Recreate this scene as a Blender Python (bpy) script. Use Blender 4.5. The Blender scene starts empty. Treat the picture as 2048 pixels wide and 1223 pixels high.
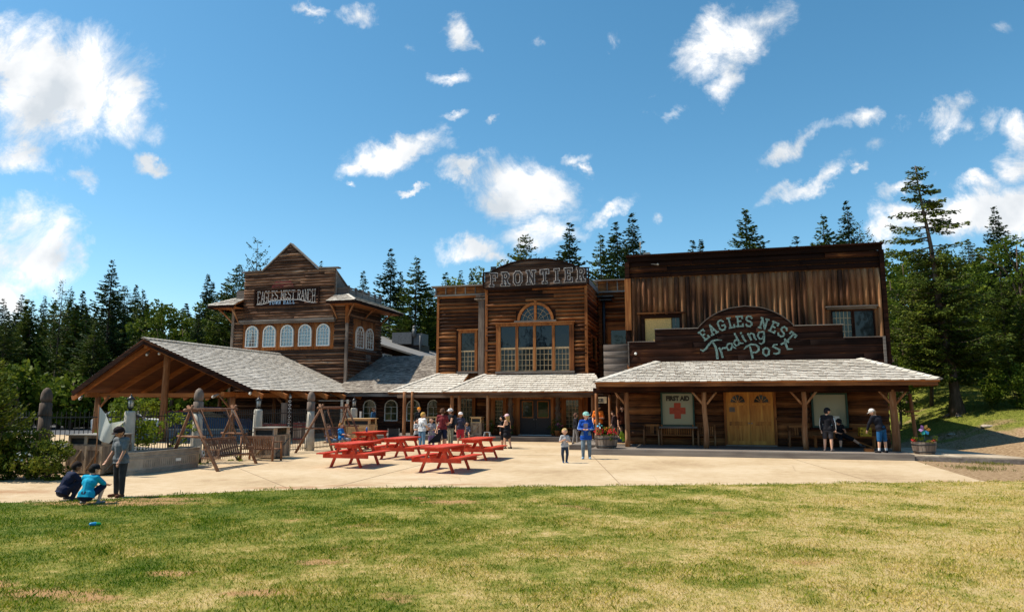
import bpy, bmesh, math, random
import numpy as np
from mathutils import Vector, Matrix
R = math.radians
random.seed(7)
scn = bpy.context.scene
C = scn.collection

# ---------------------------------------------------------------- camera
cam_d = bpy.data.cameras.new("camera"); cam = bpy.data.objects.new("camera", cam_d); C.objects.link(cam)
cam.location = (0, 0, 2.0); cam.rotation_euler = (R(90 + 7.869), 0, 0)
cam_d.sensor_width = 36; cam_d.lens = 36 * 1400 / 2048.0
cam_d.clip_start = 0.1; cam_d.clip_end = 3000
scn.camera = cam
scn.view_settings.view_transform = 'Standard'; scn.view_settings.look = 'None'
scn.view_settings.gamma = 1; scn.view_settings.exposure = 0.58

# ---------------------------------------------------------------- sun and sky
SUN = Vector((-0.997 * math.cos(R(57)), 0.075 * math.cos(R(57)), math.sin(R(57)))).normalized()
sd = bpy.data.lights.new("sun", 'SUN'); sd.energy = 4.6; sd.angle = R(0.5); sd.color = (1.0, 0.91, 0.76)
so = bpy.data.objects.new("sun", sd); C.objects.link(so); so.rotation_euler = SUN.to_track_quat('Z', 'Y').to_euler()
so.location = (-40, 10, 60)

world = bpy.data.worlds.new("World"); scn.world = world; world.use_nodes = True

def build_world():
    nt = world.node_tree; N = nt.nodes; L = nt.links
    for n in list(N): N.remove(n)
    out = N.new('ShaderNodeOutputWorld'); bg = N.new('ShaderNodeBackground'); L.new(bg.outputs[0], out.inputs[0])
    bg.inputs[1].default_value = 0.1
    sky = N.new('ShaderNodeTexSky'); sky.sky_type = 'NISHITA'; sky.sun_disc = False
    sky.sun_elevation = math.asin(SUN.z); sky.sun_rotation = math.atan2(SUN.x, SUN.y)
    sky.altitude = 800; sky.air_density = 1.0; sky.dust_density = 0.6; sky.ozone_density = 1.6
    hs = N.new('ShaderNodeHueSaturation'); hs.inputs['Hue'].default_value = 0.482; hs.inputs['Saturation'].default_value = 1.24; hs.inputs['Value'].default_value = 1.12
    L.new(sky.outputs[0], hs.inputs['Color'])
    tc = N.new('ShaderNodeTexCoord')
    sep = N.new('ShaderNodeSeparateXYZ'); L.new(tc.outputs['Generated'], sep.inputs[0])
    def M(op, a, b=None, clamp=False):
        m = N.new('ShaderNodeMath'); m.operation = op; m.use_clamp = clamp
        for i, v in enumerate((a, b)):
            if v is None: continue
            if isinstance(v, (int, float)): m.inputs[i].default_value = v
            else: L.new(v, m.inputs[i])
        return m.outputs[0]
    yy = M('MAXIMUM', sep.outputs[1], 0.02)
    uu = M('DIVIDE', sep.outputs[0], yy); vv = M('DIVIDE', sep.outputs[2], yy)
    cmb = N.new('ShaderNodeCombineXYZ'); L.new(uu, cmb.inputs[0]); L.new(vv, cmb.inputs[1])
    # edge warp
    wn = N.new('ShaderNodeTexNoise'); wn.inputs['Scale'].default_value = 6; wn.inputs['Detail'].default_value = 8; wn.inputs['Roughness'].default_value = .62
    L.new(cmb.outputs[0], wn.inputs['Vector'])
    sub = N.new('ShaderNodeVectorMath'); sub.operation = 'SUBTRACT'; L.new(wn.outputs['Color'], sub.inputs[0]); sub.inputs[1].default_value = (.5, .5, .5)
    scl = N.new('ShaderNodeVectorMath'); scl.operation = 'SCALE'; L.new(sub.outputs[0], scl.inputs[0]); scl.inputs['Scale'].default_value = 0.17
    add = N.new('ShaderNodeVectorMath'); add.operation = 'ADD'; L.new(cmb.outputs[0], add.inputs[0]); L.new(scl.outputs[0], add.inputs[1])
    acc = None
    # banks of cloud: azimuth/elevation tangents of the centre, half sizes, tilt, density
    for (cu, cv, ru, rv, rot, amp) in CLOUDS:
        mp = N.new('ShaderNodeMapping'); mp.vector_type = 'TEXTURE'
        mp.inputs['Location'].default_value = (cu, cv, 0); mp.inputs['Rotation'].default_value = (0, 0, R(rot)); mp.inputs['Scale'].default_value = (ru, rv, 1)
        L.new(add.outputs[0], mp.inputs[0])
        ln = N.new('ShaderNodeVectorMath'); ln.operation = 'LENGTH'; L.new(mp.outputs[0], ln.inputs[0])
        e = M('MULTIPLY', M('SUBTRACT', 1.0, ln.outputs['Value'], True), amp)
        acc = e if acc is None else M('MAXIMUM', acc, e)
    n1 = N.new('ShaderNodeTexNoise'); n1.inputs['Scale'].default_value = 9; n1.inputs['Detail'].default_value = 14; n1.inputs['Roughness'].default_value = 0.7
    n1.inputs['Distortion'].default_value = 0.5
    L.new(cmb.outputs[0], n1.inputs['Vector'])
    t = M('MULTIPLY', M('SUBTRACT', n1.outputs['Fac'], 0.5), 4.0)
    c = M('ADD', M('MULTIPLY', M('MINIMUM', acc, .72), 1.9), t)
    c = M('SUBTRACT', c, 0.26)
    gate = M('MULTIPLY', acc, 5.0, True)
    c = M('MULTIPLY', M('POWER', M('MULTIPLY', c, .9, True), 1.45), gate)
    # cloud body shading: thicker parts slightly grey
    n2 = N.new('ShaderNodeTexNoise'); n2.inputs['Scale'].default_value = 9; n2.inputs['Detail'].default_value = 6
    off = N.new('ShaderNodeVectorMath'); off.operation = 'ADD'; L.new(cmb.outputs[0], off.inputs[0]); off.inputs[1].default_value = (3.1, 1.7, 0)
    L.new(off.outputs[0], n2.inputs['Vector'])
    cr = N.new('ShaderNodeValToRGB'); cr.color_ramp.elements[0].position = 0.34; cr.color_ramp.elements[0].color = (4.6, 5.0, 5.4, 1)
    cr.color_ramp.elements[1].position = 0.58; cr.color_ramp.elements[1].color = (7.6, 7.6, 7.6, 1)
    L.new(n2.outputs['Fac'], cr.inputs[0])
    mx = N.new('ShaderNodeMix'); mx.data_type = 'RGBA'
    L.new(c, mx.inputs[0]); L.new(hs.outputs[0], mx.inputs[6]); L.new(cr.outputs[0], mx.inputs[7])
    L.new(mx.outputs[2], bg.inputs[0])

CLOUDS = [(-0.6857, 0.4782, 0.1622, 0.1461, 0, 1.25), (-0.7557, 0.5384, 0.114, 0.09, 0, 1.1), (-0.5887, 0.4425, 0.0826, 0.0637, -50, 1.0), (-0.7172, 0.3722, 0.0893, 0.0468, 0, 0.8), (-0.7036, 0.2277, 0.1022, 0.0829, 0, 1.15), (-0.7255, 0.1539, 0.065, 0.0589, 0, 1.0), (-0.6445, 0.2203, 0.0365, 0.0525, 0, 0.9), (-0.5378, 0.3606, 0.0409, 0.0217, 10, 0.75), (-0.6468, 0.3321, 0.0311, 0.0215, 0, 0.7), (-0.6784, 0.2727, 0.0367, 0.0151, 0, 0.45), (-0.221, 0.5856, 0.0382, 0.0345, -50, 0.8), (-0.2944, 0.6054, 0.0652, 0.0165, 0, 0.65), (-0.087, 0.5644, 0.0381, 0.0294, 0, 0.75), (-0.0992, 0.5094, 0.0364, 0.0209, 0, 0.75), (-0.1552, 0.5425, 0.019, 0.0146, 0, 0.4), (-0.1741, 0.3737, 0.1116, 0.0343, 8, 1.0), (-0.2404, 0.3528, 0.0445, 0.0232, 20, 0.8), (-0.1491, 0.3122, 0.0354, 0.0069, 0, 0.8), (-0.2394, 0.3214, 0.0163, 0.0061, 0, 0.6), (0.0192, 0.3069, 0.1106, 0.0614, -5, 1.2), (0.041, 0.2502, 0.0805, 0.0377, 0, 1.0), (-0.077, 0.3351, 0.0592, 0.0215, -8, 0.85), (0.0862, 0.3629, 0.0357, 0.0186, 10, 0.7), (0.1008, 0.3451, 0.0222, 0.0154, -50, 0.7), (0.1294, 0.2803, 0.0514, 0.0152, 30, 0.65), (0.1951, 0.2637, 0.0147, 0.0166, 0, 0.6), (-0.0649, 0.218, 0.062, 0.0359, 0, 1.1), (-0.0247, 0.2017, 0.0436, 0.0223, 0, 0.7), (-0.0816, 0.4189, 0.0254, 0.011, 0, 0.55), (-0.0366, 0.4017, 0.0179, 0.0078, 40, 0.5), (0.3166, 0.5465, 0.0571, 0.0985, -30, 0.95), (0.321, 0.4703, 0.0339, 0.0561, -20, 0.8), (0.2411, 0.4465, 0.0451, 0.019, 0, 0.55), (0.3645, 0.5955, 0.0689, 0.0496, 20, 0.7), (0.1566, 0.5384, 0.0456, 0.0162, 60, 0.4), (0.0425, 0.5344, 0.0152, 0.0113, 0, 0.3), (0.2158, 0.4822, 0.0196, 0.0144, 0, 0.35), (0.4289, 0.3784, 0.1117, 0.0265, 24, 0.8), (0.5356, 0.4134, 0.0411, 0.0236, 20, 0.75), (0.4362, 0.3122, 0.096, 0.0214, 22, 0.95), (0.5186, 0.3298, 0.0178, 0.0092, 20, 0.55), (0.6336, 0.4229, 0.0824, 0.0363, 38, 0.9), (0.7474, 0.3994, 0.0523, 0.0669, 40, 1.05), (0.7013, 0.4268, 0.045, 0.0221, 50, 0.55), (0.6429, 0.269, 0.1688, 0.0455, 20, 1.2), (0.7335, 0.2955, 0.0884, 0.069, 25, 1.15), (0.5607, 0.2502, 0.0659, 0.0377, 0, 1.05), (0.5834, 0.3069, 0.059, 0.0199, 25, 0.85), (0.6932, 0.3374, 0.0741, 0.0185, 25, 0.6), (0.7367, 0.5628, 0.0458, 0.0204, 20, 0.3), (0.5544, 0.3644, 0.0372, 0.0155, 30, 0.35)]
build_world()

# ---------------------------------------------------------------- grid frame of the buildings
TH = R(14.8)
UX, UY = math.cos(TH), -math.sin(TH)
WX, WY = math.sin(TH), math.cos(TH)
def W(a, b, z=0.0): return (a * UX + b * WX, a * UY + b * WY, z)
def AB(x, y): return (x * UX + y * UY, x * WX + y * WY)

# ---------------------------------------------------------------- materials
MATS = {}
def newmat(name):
    m = bpy.data.materials.new(name); m.use_nodes = True; MATS[name] = m
    return m, m.node_tree, m.node_tree.nodes['Principled BSDF']
def nd(nt, t, **k):
    n = nt.nodes.new(t)
    for a, v in k.items(): setattr(n, a, v)
    return n
def ramp(nt, stops):
    r = nd(nt, 'ShaderNodeValToRGB'); e = r.color_ramp.elements
    while len(e) < len(stops): e.new(0.5)
    for i, (p, c) in enumerate(stops):
        e[i].position = p; e[i].color = (c[0], c[1], c[2], 1)
    return r
def math_n(nt, op, a, b=None, clamp=False):
    m = nd(nt, 'ShaderNodeMath', operation=op, use_clamp=clamp)
    for i, v in enumerate((a, b)):
        if v is None: continue
        if isinstance(v, (int, float)): m.inputs[i].default_value = v
        else: nt.links.new(v, m.inputs[i])
    return m.outputs[0]
def grained(name, stops, scale=(0.7, 14, 14), rough=0.85, isl=0.6, bump=0.4, spec=0.25, contrast=1.6):
    """weathered timber: colour by board (island) and by long streaks of grain"""
    m, nt, p = newmat(name); L = nt.links
    tc = nd(nt, 'ShaderNodeTexCoord'); mp = nd(nt, 'ShaderNodeMapping'); mp.inputs['Scale'].default_value = scale
    L.new(tc.outputs['Object'], mp.inputs[0])
    geo = nd(nt, 'ShaderNodeNewGeometry')
    n1 = nd(nt, 'ShaderNodeTexNoise', noise_dimensions='4D'); n1.inputs['Scale'].default_value = 1.0; n1.inputs['Detail'].default_value = 7; n1.inputs['Roughness'].default_value = .6
    L.new(mp.outputs[0], n1.inputs['Vector']); L.new(math_n(nt, 'MULTIPLY', geo.outputs['Random Per Island'], 37.0), n1.inputs['W'])
    n2 = nd(nt, 'ShaderNodeTexNoise'); n2.inputs['Scale'].default_value = 0.8; n2.inputs['Detail'].default_value = 4
    L.new(tc.outputs['Object'], n2.inputs['Vector'])
    f = math_n(nt, 'MULTIPLY', geo.outputs['Random Per Island'], isl)
    f = math_n(nt, 'ADD', f, math_n(nt, 'MULTIPLY', math_n(nt, 'SUBTRACT', n1.outputs['Fac'], 0.5), contrast))
    f = math_n(nt, 'ADD', f, math_n(nt, 'MULTIPLY', math_n(nt, 'SUBTRACT', n2.outputs['Fac'], 0.5), 0.7))
    f = math_n(nt, 'ADD', f, (1 - isl) / 2, True)
    r = ramp(nt, stops); L.new(f, r.inputs[0]); L.new(r.outputs[0], p.inputs['Base Color'])
    p.inputs['Roughness'].default_value = rough; p.inputs['Specular IOR Level'].default_value = spec
    b = nd(nt, 'ShaderNodeBump'); b.inputs['Strength'].default_value = bump; b.inputs['Distance'].default_value = 0.02
    L.new(n1.outputs['Fac'], b.inputs['Height']); L.new(b.outputs[0], p.inputs['Normal'])
    return m
def plain(name, col, rough=0.6, spec=0.4, metal=0.0, var=0.15, scale=8.0, bump=0.0, alt=None):
    m, nt, p = newmat(name); L = nt.links
    tc = nd(nt, 'ShaderNodeTexCoord'); n = nd(nt, 'ShaderNodeTexNoise'); n.inputs['Scale'].default_value = scale; n.inputs['Detail'].default_value = 6
    L.new(tc.outputs['Object'], n.inputs['Vector'])
    a = alt if alt else tuple(c * (1 - var * 2) for c in col)
    b_ = tuple(min(1, c * (1 + var)) for c in col)
    r = ramp(nt, [(0.3, a), (0.68, b_)]); L.new(n.outputs['Fac'], r.inputs[0]); L.new(r.outputs[0], p.inputs['Base Color'])
    p.inputs['Roughness'].default_value = rough; p.inputs['Specular IOR Level'].default_value = spec; p.inputs['Metallic'].default_value = metal
    if bump:
        b = nd(nt, 'ShaderNodeBump'); b.inputs['Strength'].default_value = bump; b.inputs['Distance'].default_value = 0.01
        L.new(n.outputs['Fac'], b.inputs['Height']); L.new(b.outputs[0], p.inputs['Normal'])
    return m
def glass(name, col, rough=0.04, ior=1.45, wave=0.02):
    m, nt, p = newmat(name); L = nt.links
    p.inputs['Base Color'].default_value = (*col, 1); p.inputs['Roughness'].default_value = rough; p.inputs['IOR'].default_value = ior
    tc = nd(nt, 'ShaderNodeTexCoord'); n = nd(nt, 'ShaderNodeTexNoise'); n.inputs['Scale'].default_value = 1.5; L.new(tc.outputs['Object'], n.inputs['Vector'])
    b = nd(nt, 'ShaderNodeBump'); b.inputs['Strength'].default_value = wave; b.inputs['Distance'].default_value = 0.3
    L.new(n.outputs['Fac'], b.inputs['Height']); L.new(b.outputs[0], p.inputs['Normal'])
    return m
def leafy(name, c0, c1, c2, transl=0.3, rough=0.55):
    m, nt, p = newmat(name); L = nt.links
    geo = nd(nt, 'ShaderNodeNewGeometry'); tc = nd(nt, 'ShaderNodeTexCoord'); oi = nd(nt, 'ShaderNodeObjectInfo')
    n = nd(nt, 'ShaderNodeTexNoise'); n.inputs['Scale'].default_value = 0.7; n.inputs['Detail'].default_value = 3; L.new(tc.outputs['Object'], n.inputs['Vector'])
    f = math_n(nt, 'MULTIPLY', geo.outputs['Random Per Island'], 0.55)
    f = math_n(nt, 'ADD', f, math_n(nt, 'MULTIPLY', math_n(nt, 'SUBTRACT', n.outputs['Fac'], .5), 1.2))
    f = math_n(nt, 'ADD', f, math_n(nt, 'MULTIPLY', oi.outputs['Random'], 0.3))
    f = math_n(nt, 'ADD', f, 0.08, True)
    r = ramp(nt, [(0.0, c0), (0.5, c1), (1.0, c2)]); L.new(f, r.inputs[0]); L.new(r.outputs[0], p.inputs['Base Color'])
    p.inputs['Roughness'].default_value = rough; p.inputs['Specular IOR Level'].default_value = 0.08
    tr = nd(nt, 'ShaderNodeBsdfTranslucent'); L.new(r.outputs[0], tr.inputs[0])
    mx = nd(nt, 'ShaderNodeMixShader'); mx.inputs[0].default_value = transl
    L.new(p.outputs[0], mx.inputs[1]); L.new(tr.outputs[0], mx.inputs[2]); L.new(mx.outputs[0], nt.nodes['Material Output'].inputs[0])
    return m

DK = (0.012, 0.006, 0.004)
logw = grained('log siding brown', [(0.0, DK), (0.28, (0.045, 0.016, 0.007)), (0.55, (0.155, 0.058, 0.020)), (0.8, (0.32, 0.125, 0.04)), (1.0, (0.46, 0.25, 0.11))], contrast=1.2)
logtower = grained('log siding grey brown', [(0.0, DK), (0.3, (0.045, 0.021, 0.012)), (0.58, (0.14, 0.068, 0.038)), (0.8, (0.21, 0.115, 0.066)), (1.0, (0.34, 0.24, 0.17))], contrast=1.2)
logv = grained('vertical half logs', [(0.0, (0.008, 0.004, 0.003)), (0.25, (0.05, 0.02, 0.009)), (0.5, (0.17, 0.07, 0.03)), (0.8, (0.29, 0.14, 0.06)), (1.0, (0.46, 0.31, 0.18))], scale=(12, 12, 0.8), contrast=.95, isl=.5)
boardk = grained('dark stained boards', [(0.0, (0.005, 0.003, 0.003)), (0.5, (0.016, 0.007, 0.005)), (0.8, (0.05, 0.018, 0.009)), (1.0, (0.22, 0.085, 0.028))], contrast=1.2, spec=.08)
boardg = grained('grey weathered boards', [(0.0, (0.04, 0.03, 0.026)), (0.5, (0.13, 0.105, 0.09)), (1.0, (0.32, 0.28, 0.24))], contrast=1.3)
boardgv = grained('grey weathered upright boards', [(0.0, (0.05, 0.035, 0.028)), (0.5, (0.16, 0.12, 0.095)), (1.0, (0.36, 0.29, 0.23))], scale=(14, 14, 0.9), contrast=1.3)
cedar = grained('orange cedar', [(0.0, (0.10, 0.03, 0.01)), (0.5, (0.30, 0.10, 0.026)), (1.0, (0.50, 0.21, 0.06))], isl=0.4, contrast=1.0)
boardbr = grained('brown weathered boards', [(0.0, (0.02, 0.012, 0.009)), (0.5, (0.075, 0.042, 0.028)), (1.0, (0.22, 0.15, 0.11))], contrast=1.3, spec=.1)
cornw = grained('dark and orange cornice boards', [(0.0, (0.03, 0.012, 0.006)), (0.5, (0.15, 0.052, 0.016)), (1.0, (0.42, 0.16, 0.04))], scale=(2.2, 8, 8), contrast=1.9)
cedarv = grained('orange cedar upright', [(0.0, (0.05, 0.016, 0.006)), (0.5, (0.25, 0.083, 0.022)), (1.0, (0.46, 0.20, 0.065))], scale=(13, 13, .8), isl=0.4, contrast=1.5)
postw = grained('peeled log posts', [(0.0, (0.07, 0.028, 0.013)), (0.5, (0.24, 0.10, 0.04)), (1.0, (0.44, 0.27, 0.15))], scale=(11, 11, 1.2), isl=0.3, contrast=1.4)
swingw = grained('swing timber', [(0.0, (0.07, 0.03, 0.018)), (0.5, (0.19, 0.09, 0.05)), (1.0, (0.40, 0.26, 0.17))], scale=(6, 6, 6), isl=0.3, contrast=1.2)
shake = grained('cedar shakes', [(0.0, (0.16, 0.13, 0.10)), (0.25, (0.44, 0.40, 0.34)), (0.65, (0.57, 0.53, 0.47)), (1.0, (0.74, 0.70, 0.64))], scale=(9, 9, 9), isl=0.34, contrast=0.8)
doorw = grained('varnished door', [(0.0, (0.07, 0.02, 0.006)), (0.4, (0.44, 0.16, 0.025)), (1.0, (0.70, 0.33, 0.065))], scale=(9, 9, 1.0), isl=0.5, contrast=1.7, rough=.5)
binw = grained('bin crate wood', [(0.0, (0.09, 0.06, 0.045)), (0.5, (0.27, 0.19, 0.13)), (1.0, (0.5, 0.38, 0.26))], scale=(10, 10, 1.2), contrast=1.4)
pinew = grained('new pine', [(0.0, (0.35, 0.2, 0.09)), (0.6, (0.55, 0.36, 0.17)), (1.0, (0.65, 0.45, 0.25))], isl=.3, contrast=.8)
deckw = grained('deck boards', [(0.0, (0.05, 0.04, 0.035)), (0.5, (0.15, 0.125, 0.11)), (1.0, (0.30, 0.26, 0.22))], contrast=1.2)
ply = plain('osb board', (0.78, 0.46, 0.15), rough=.7, var=.12, scale=25)
green_t = plain('green trim', (0.012, 0.055, 0.04), rough=.5)
redp = grained('red painted timber', [(0.0, (0.22, 0.025, 0.014)), (0.3, (0.48, 0.038, 0.016)), (0.75, (0.60, 0.06, 0.024)), (1.0, (0.62, 0.17, 0.09))], scale=(16, 1.6, 9), isl=.4, contrast=1.7, rough=.45, bump=.15)
white_t = plain('white frame', (0.75, 0.73, 0.68), rough=.5, var=.05)
cream = plain('muntin cream', (0.5, 0.36, 0.2), rough=.5)
iron = plain('black iron', (0.012, 0.012, 0.013), rough=.45, spec=.5)
steel = plain('galvanised steel', (0.30, 0.265, 0.22), rough=.55, metal=.25, var=.12, scale=5)
conc = plain('post concrete', (0.46, 0.42, 0.35), rough=.85, var=.1, scale=6, bump=.3)
concg = plain('grey concrete wall', (0.17, 0.19, 0.22), rough=.85, var=.12, scale=3, bump=.2)
teal = plain('weathered teal paint', (0.15, 0.245, 0.225), rough=.85, var=.15, scale=16, alt=(0.05, 0.07, 0.065))
whitep = plain('white letter paint', (0.72, 0.68, 0.64), rough=.8, var=.1, scale=14, alt=(.3, .25, .22))
bluep = plain('pale blue paint', (0.22, 0.34, 0.48), rough=.7, var=.15)
redf = plain('faded red paint', (0.16, 0.022, 0.018), rough=.8, var=.3, scale=4)
darkp = plain('dark brown paint', (0.022, 0.012, 0.010), rough=.6)
blackp = plain('black paint', (0.02, 0.02, 0.018), rough=.6)
redcross = plain('red cross paint', (0.42, 0.06, 0.025), rough=.6, var=.1)
gl_dark = glass('dark window glass', (0.012, 0.014, 0.014))
gl_blue = glass('sky blue window glass', (0.10, 0.16, 0.20), ior=2.1, rough=.06)
gl_mid = glass('greenish window glass', (0.022, 0.032, 0.016), ior=1.5)  # dark greenish base tone
gl_board = glass('pane over pale panel', (0.27, 0.28, 0.2), ior=1.5, rough=.12)
metalroof = plain('grey sheet roof', (0.20, 0.19, 0.18), rough=.6, var=.08, scale=2)
bark = grained('bark', [(0.0, (0.03, 0.02, 0.016)), (0.5, (0.085, 0.06, 0.045)), (1.0, (0.2, 0.15, 0.12))], scale=(8, 8, 2), isl=.3, contrast=1.5, bump=.9)
spruce_l = leafy('spruce needles', (0.012, 0.026, 0.008), (0.038, 0.066, 0.015), (0.095, 0.13, 0.022), transl=.12)
spruce_d = leafy('blue spruce needles', (0.009, 0.021, 0.009), (0.028, 0.052, 0.018), (0.07, 0.10, 0.028), transl=.1)
spruce_y = leafy('yellow green spruce needles', (0.016, 0.034, 0.006), (0.058, 0.088, 0.014), (0.15, 0.165, 0.022), transl=.18)  # lighter, yellower green than the other needles
leaf_m = leafy('aspen leaves', (0.018, 0.04, 0.006), (0.068, 0.108, 0.011), (0.18, 0.21, 0.022), transl=.32)
leaf_y = leafy('light leaves', (0.05, 0.08, 0.008), (0.15, 0.20, 0.015), (0.34, 0.36, 0.03), transl=.4)
leaf_s = leafy('silver leaves', (0.05, 0.08, 0.03), (0.14, 0.19, 0.09), (0.26, 0.3, 0.17), transl=.35)
juni = leafy('juniper', (0.03, 0.05, 0.006), (0.10, 0.13, 0.014), (0.25, 0.24, 0.03), transl=.3)
petal = {}
for nm, c in dict(red=(0.7, 0.04, 0.05), pink=(0.65, 0.12, 0.35), white=(0.75, 0.75, 0.7), orange=(0.75, 0.25, 0.04)).items(): petal[nm] = leafy(nm + ' petals', tuple(x * .7 for x in c), c, c, transl=.3)

# ---------------------------------------------------------------- mesh builder
def T(name, label, cat, a, b, z=0.0, rot=0.0, group=None, world_xy=False, kind=None):
    """a thing: Empty at its base; rot in degrees relative to the building grid"""
    o = bpy.data.objects.new(name, None); C.objects.link(o); o.empty_display_size = 0.2
    o.location = (a, b, z) if world_xy else W(a, b, z)
    o.rotation_euler = (0, 0, R(rot) - (0 if world_xy else TH))
    o['label'] = label; o['category'] = cat
    if group: o['group'] = group
    return o
def tag(o, label=None, cat=None, group=None, kind=None):
    if label: o['label'] = label
    if cat: o['category'] = cat
    if group: o['group'] = group
    if kind: o['kind'] = kind
    return o
def Vx(a, b): return Vector((b[0] - a[0], b[1] - a[1], b[2] - a[2]))

class MB:
    def __init__(s, off=(0, 0, 0)): s.v = []; s.f = []; s.sm = []; s.off = off
    def add(s, vs, fs, smooth=False):
        n = len(s.v); s.v.extend(vs); s.f.extend([tuple(i + n for i in f) for f in fs]); s.sm.extend([smooth] * len(fs)); return s
    def box(s, x0, x1, y0, y1, z0, z1):
        return s.add([(x, y, z) for z in (z0, z1) for x, y in ((x0, y0), (x1, y0), (x1, y1), (x0, y1))],
                     [(0, 3, 2, 1), (4, 5, 6, 7), (0, 1, 5, 4), (1, 2, 6, 5), (2, 3, 7, 6), (3, 0, 4, 7)])
    def bar(s, p, q, w, h, up=(0, 0, 1)):
        p, q = Vector(p), Vector(q); d = (q - p).normalized(); u = Vector(up)
        x = d.cross(u)
        if x.length < 1e-4: x = d.cross(Vector((1, 0, 0)))
        x.normalize(); y = x.cross(d).normalized(); x *= w / 2; y *= h / 2
        return s.add([tuple(c + i * x + j * y) for c in (p, q) for i, j in ((-1, -1), (1, -1), (1, 1), (-1, 1))],
                     [(0, 3, 2, 1), (4, 5, 6, 7), (0, 1, 5, 4), (1, 2, 6, 5), (2, 3, 7, 6), (3, 0, 4, 7)])
    def tube(s, pts, rad, n=8, smooth=True, wob=0.0):
        pts = [Vector(p) for p in pts]
        if not hasattr(rad, '__len__'): rad = [rad] * len(pts)
        V = []; F = []
        ref = Vector((0, 0, 1)) if abs((pts[-1] - pts[0]).normalized().z) < .9 else Vector((1, 0, 0))
        for i, p in enumerate(pts):
            d = (pts[min(i + 1, len(pts) - 1)] - pts[max(i - 1, 0)]).normalized()
            x = d.cross(ref).normalized(); y = x.cross(d)
            for k in range(n):
                t = 2 * math.pi * k / n; r = rad[i] * (1 + (random.uniform(-wob, wob) if wob else 0))
                V.append(tuple(p + x * math.cos(t) * r + y * math.sin(t) * r))
        for i in range(len(pts) - 1):
            for k in range(n):
                a = i * n + k; b = i * n + (k + 1) % n
                F.append((a, b, b + n, a + n))
        F.append(tuple(range(n - 1, -1, -1))); F.append(tuple(range((len(pts) - 1) * n, len(pts) * n)))
        return s.add(V, F, smooth)
    def lathe(s, prof, n=16, c=(0, 0, 0), smooth=True):
        V = []; F = []
        for r, z in prof:
            for k in range(n):
                t = 2 * math.pi * k / n; V.append((c[0] + r * math.cos(t), c[1] + r * math.sin(t), c[2] + z))
        for i in range(len(prof) - 1):
            for k in range(n):
                a = i * n + k; b = i * n + (k + 1) % n; F.append((a, b, b + n, a + n))
        F.append(tuple(range(n - 1, -1, -1))); F.append(tuple(range((len(prof) - 1) * n, len(prof) * n)))
        return s.add(V, F, smooth)
    def ball(s, c, r, n=10, m=7):
        if not hasattr(r, '__len__'): r = (r, r, r)
        V = [(c[0], c[1], c[2] - r[2])]; F = []
        for i in range(1, m):
            ph = -math.pi / 2 + math.pi * i / m
            for k in range(n):
                t = 2 * math.pi * k / n
                V.append((c[0] + r[0] * math.cos(ph) * math.cos(t), c[1] + r[1] * math.cos(ph) * math.sin(t), c[2] + r[2] * math.sin(ph)))
        V.append((c[0], c[1], c[2] + r[2]))
        for k in range(n): F.append((0, 1 + (k + 1) % n, 1 + k))
        for i in range(m - 2):
            for k in range(n):
                a = 1 + i * n + k; b = 1 + i * n + (k + 1) % n; F.append((a, b, b + n, a + n))
        t = len(V) - 1; o = 1 + (m - 2) * n
        for k in range(n): F.append((o + k, o + (k + 1) % n, t))
        return s.add(V, F, True)
    def cap(s, p, q, r1, r2, n=10):
        """tapered capsule"""
        p, q = Vector(p), Vector(q); d = q - p
        if d.length < 1e-5: return s.ball(tuple(p), r1)
        d.normalize(); pts = []; rr = []
        for a in (80, 55, 25): pts.append(p - d * r1 * math.sin(R(a))); rr.append(r1 * math.cos(R(a)))
        pts.append(p); rr.append(r1); pts.append(q); rr.append(r2)
        for a in (25, 55, 80): pts.append(q + d * r2 * math.sin(R(a))); rr.append(r2 * math.cos(R(a)))
        return s.tube(pts, rr, n)
    def prism(s, poly, F, d0, d1):
        """polygon in wall coordinates (s, z) pushed between depths d0 and d1 through mapping F"""
        n = len(poly); V = [F(p[0], p[1], d0) for p in poly] + [F(p[0], p[1], d1) for p in poly]
        fs = [tuple(range(n)), tuple(range(2 * n - 1, n - 1, -1))] + [(i, i + n, (i + 1) % n + n, (i + 1) % n) for i in range(n)]
        return s.add(V, fs)
    def band(s, outer, inner, F, d0, d1, closed=True):
        """ring or strip between two matching outlines"""
        n = len(outer); V = []
        for d in (d0, d1):
            V += [F(p[0], p[1], d) for p in outer] + [F(p[0], p[1], d) for p in inner]
        fs = []
        for i in range(n if closed else n - 1):
            j = (i + 1) % n
            fs += [(i, j, n + j, n + i), (2 * n + i, 3 * n + i, 3 * n + j, 2 * n + j), (i, 2 * n + i, 2 * n + j, j), (n + i, n + j, 3 * n + j, 3 * n + i)]
        return s.add(V, fs)
    def build(s, name, mat, parent=None, recalc=True):
        me = bpy.data.meshes.new(name); o = s.off
        vs = [(v[0] + o[0], v[1] + o[1], v[2] + o[2]) for v in s.v] if o != (0, 0, 0) else s.v
        me.from_pydata(vs, [], s.f); me.polygons.foreach_set('use_smooth', s.sm)
        if recalc:
            bm = bmesh.new(); bm.from_mesh(me); bmesh.ops.recalc_face_normals(bm, faces=bm.faces); bm.to_mesh(me); bm.free()
        me.materials.append(mat)
        ob = bpy.data.objects.new(name, me); C.objects.link(ob)
        if parent: ob.parent = parent
        return ob

def boxes(name, mat, parent, off, lst, label=None):
    for q in lst:
        o = MB(off).box(*q).build(name, mat, parent)
        if label: o['label'] = label
def copy_tree(o, parent=None):
    c = o.copy(); C.objects.link(c)
    if parent: c.parent = parent
    for ch in list(o.children): copy_tree(ch, c)
    return c

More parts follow.
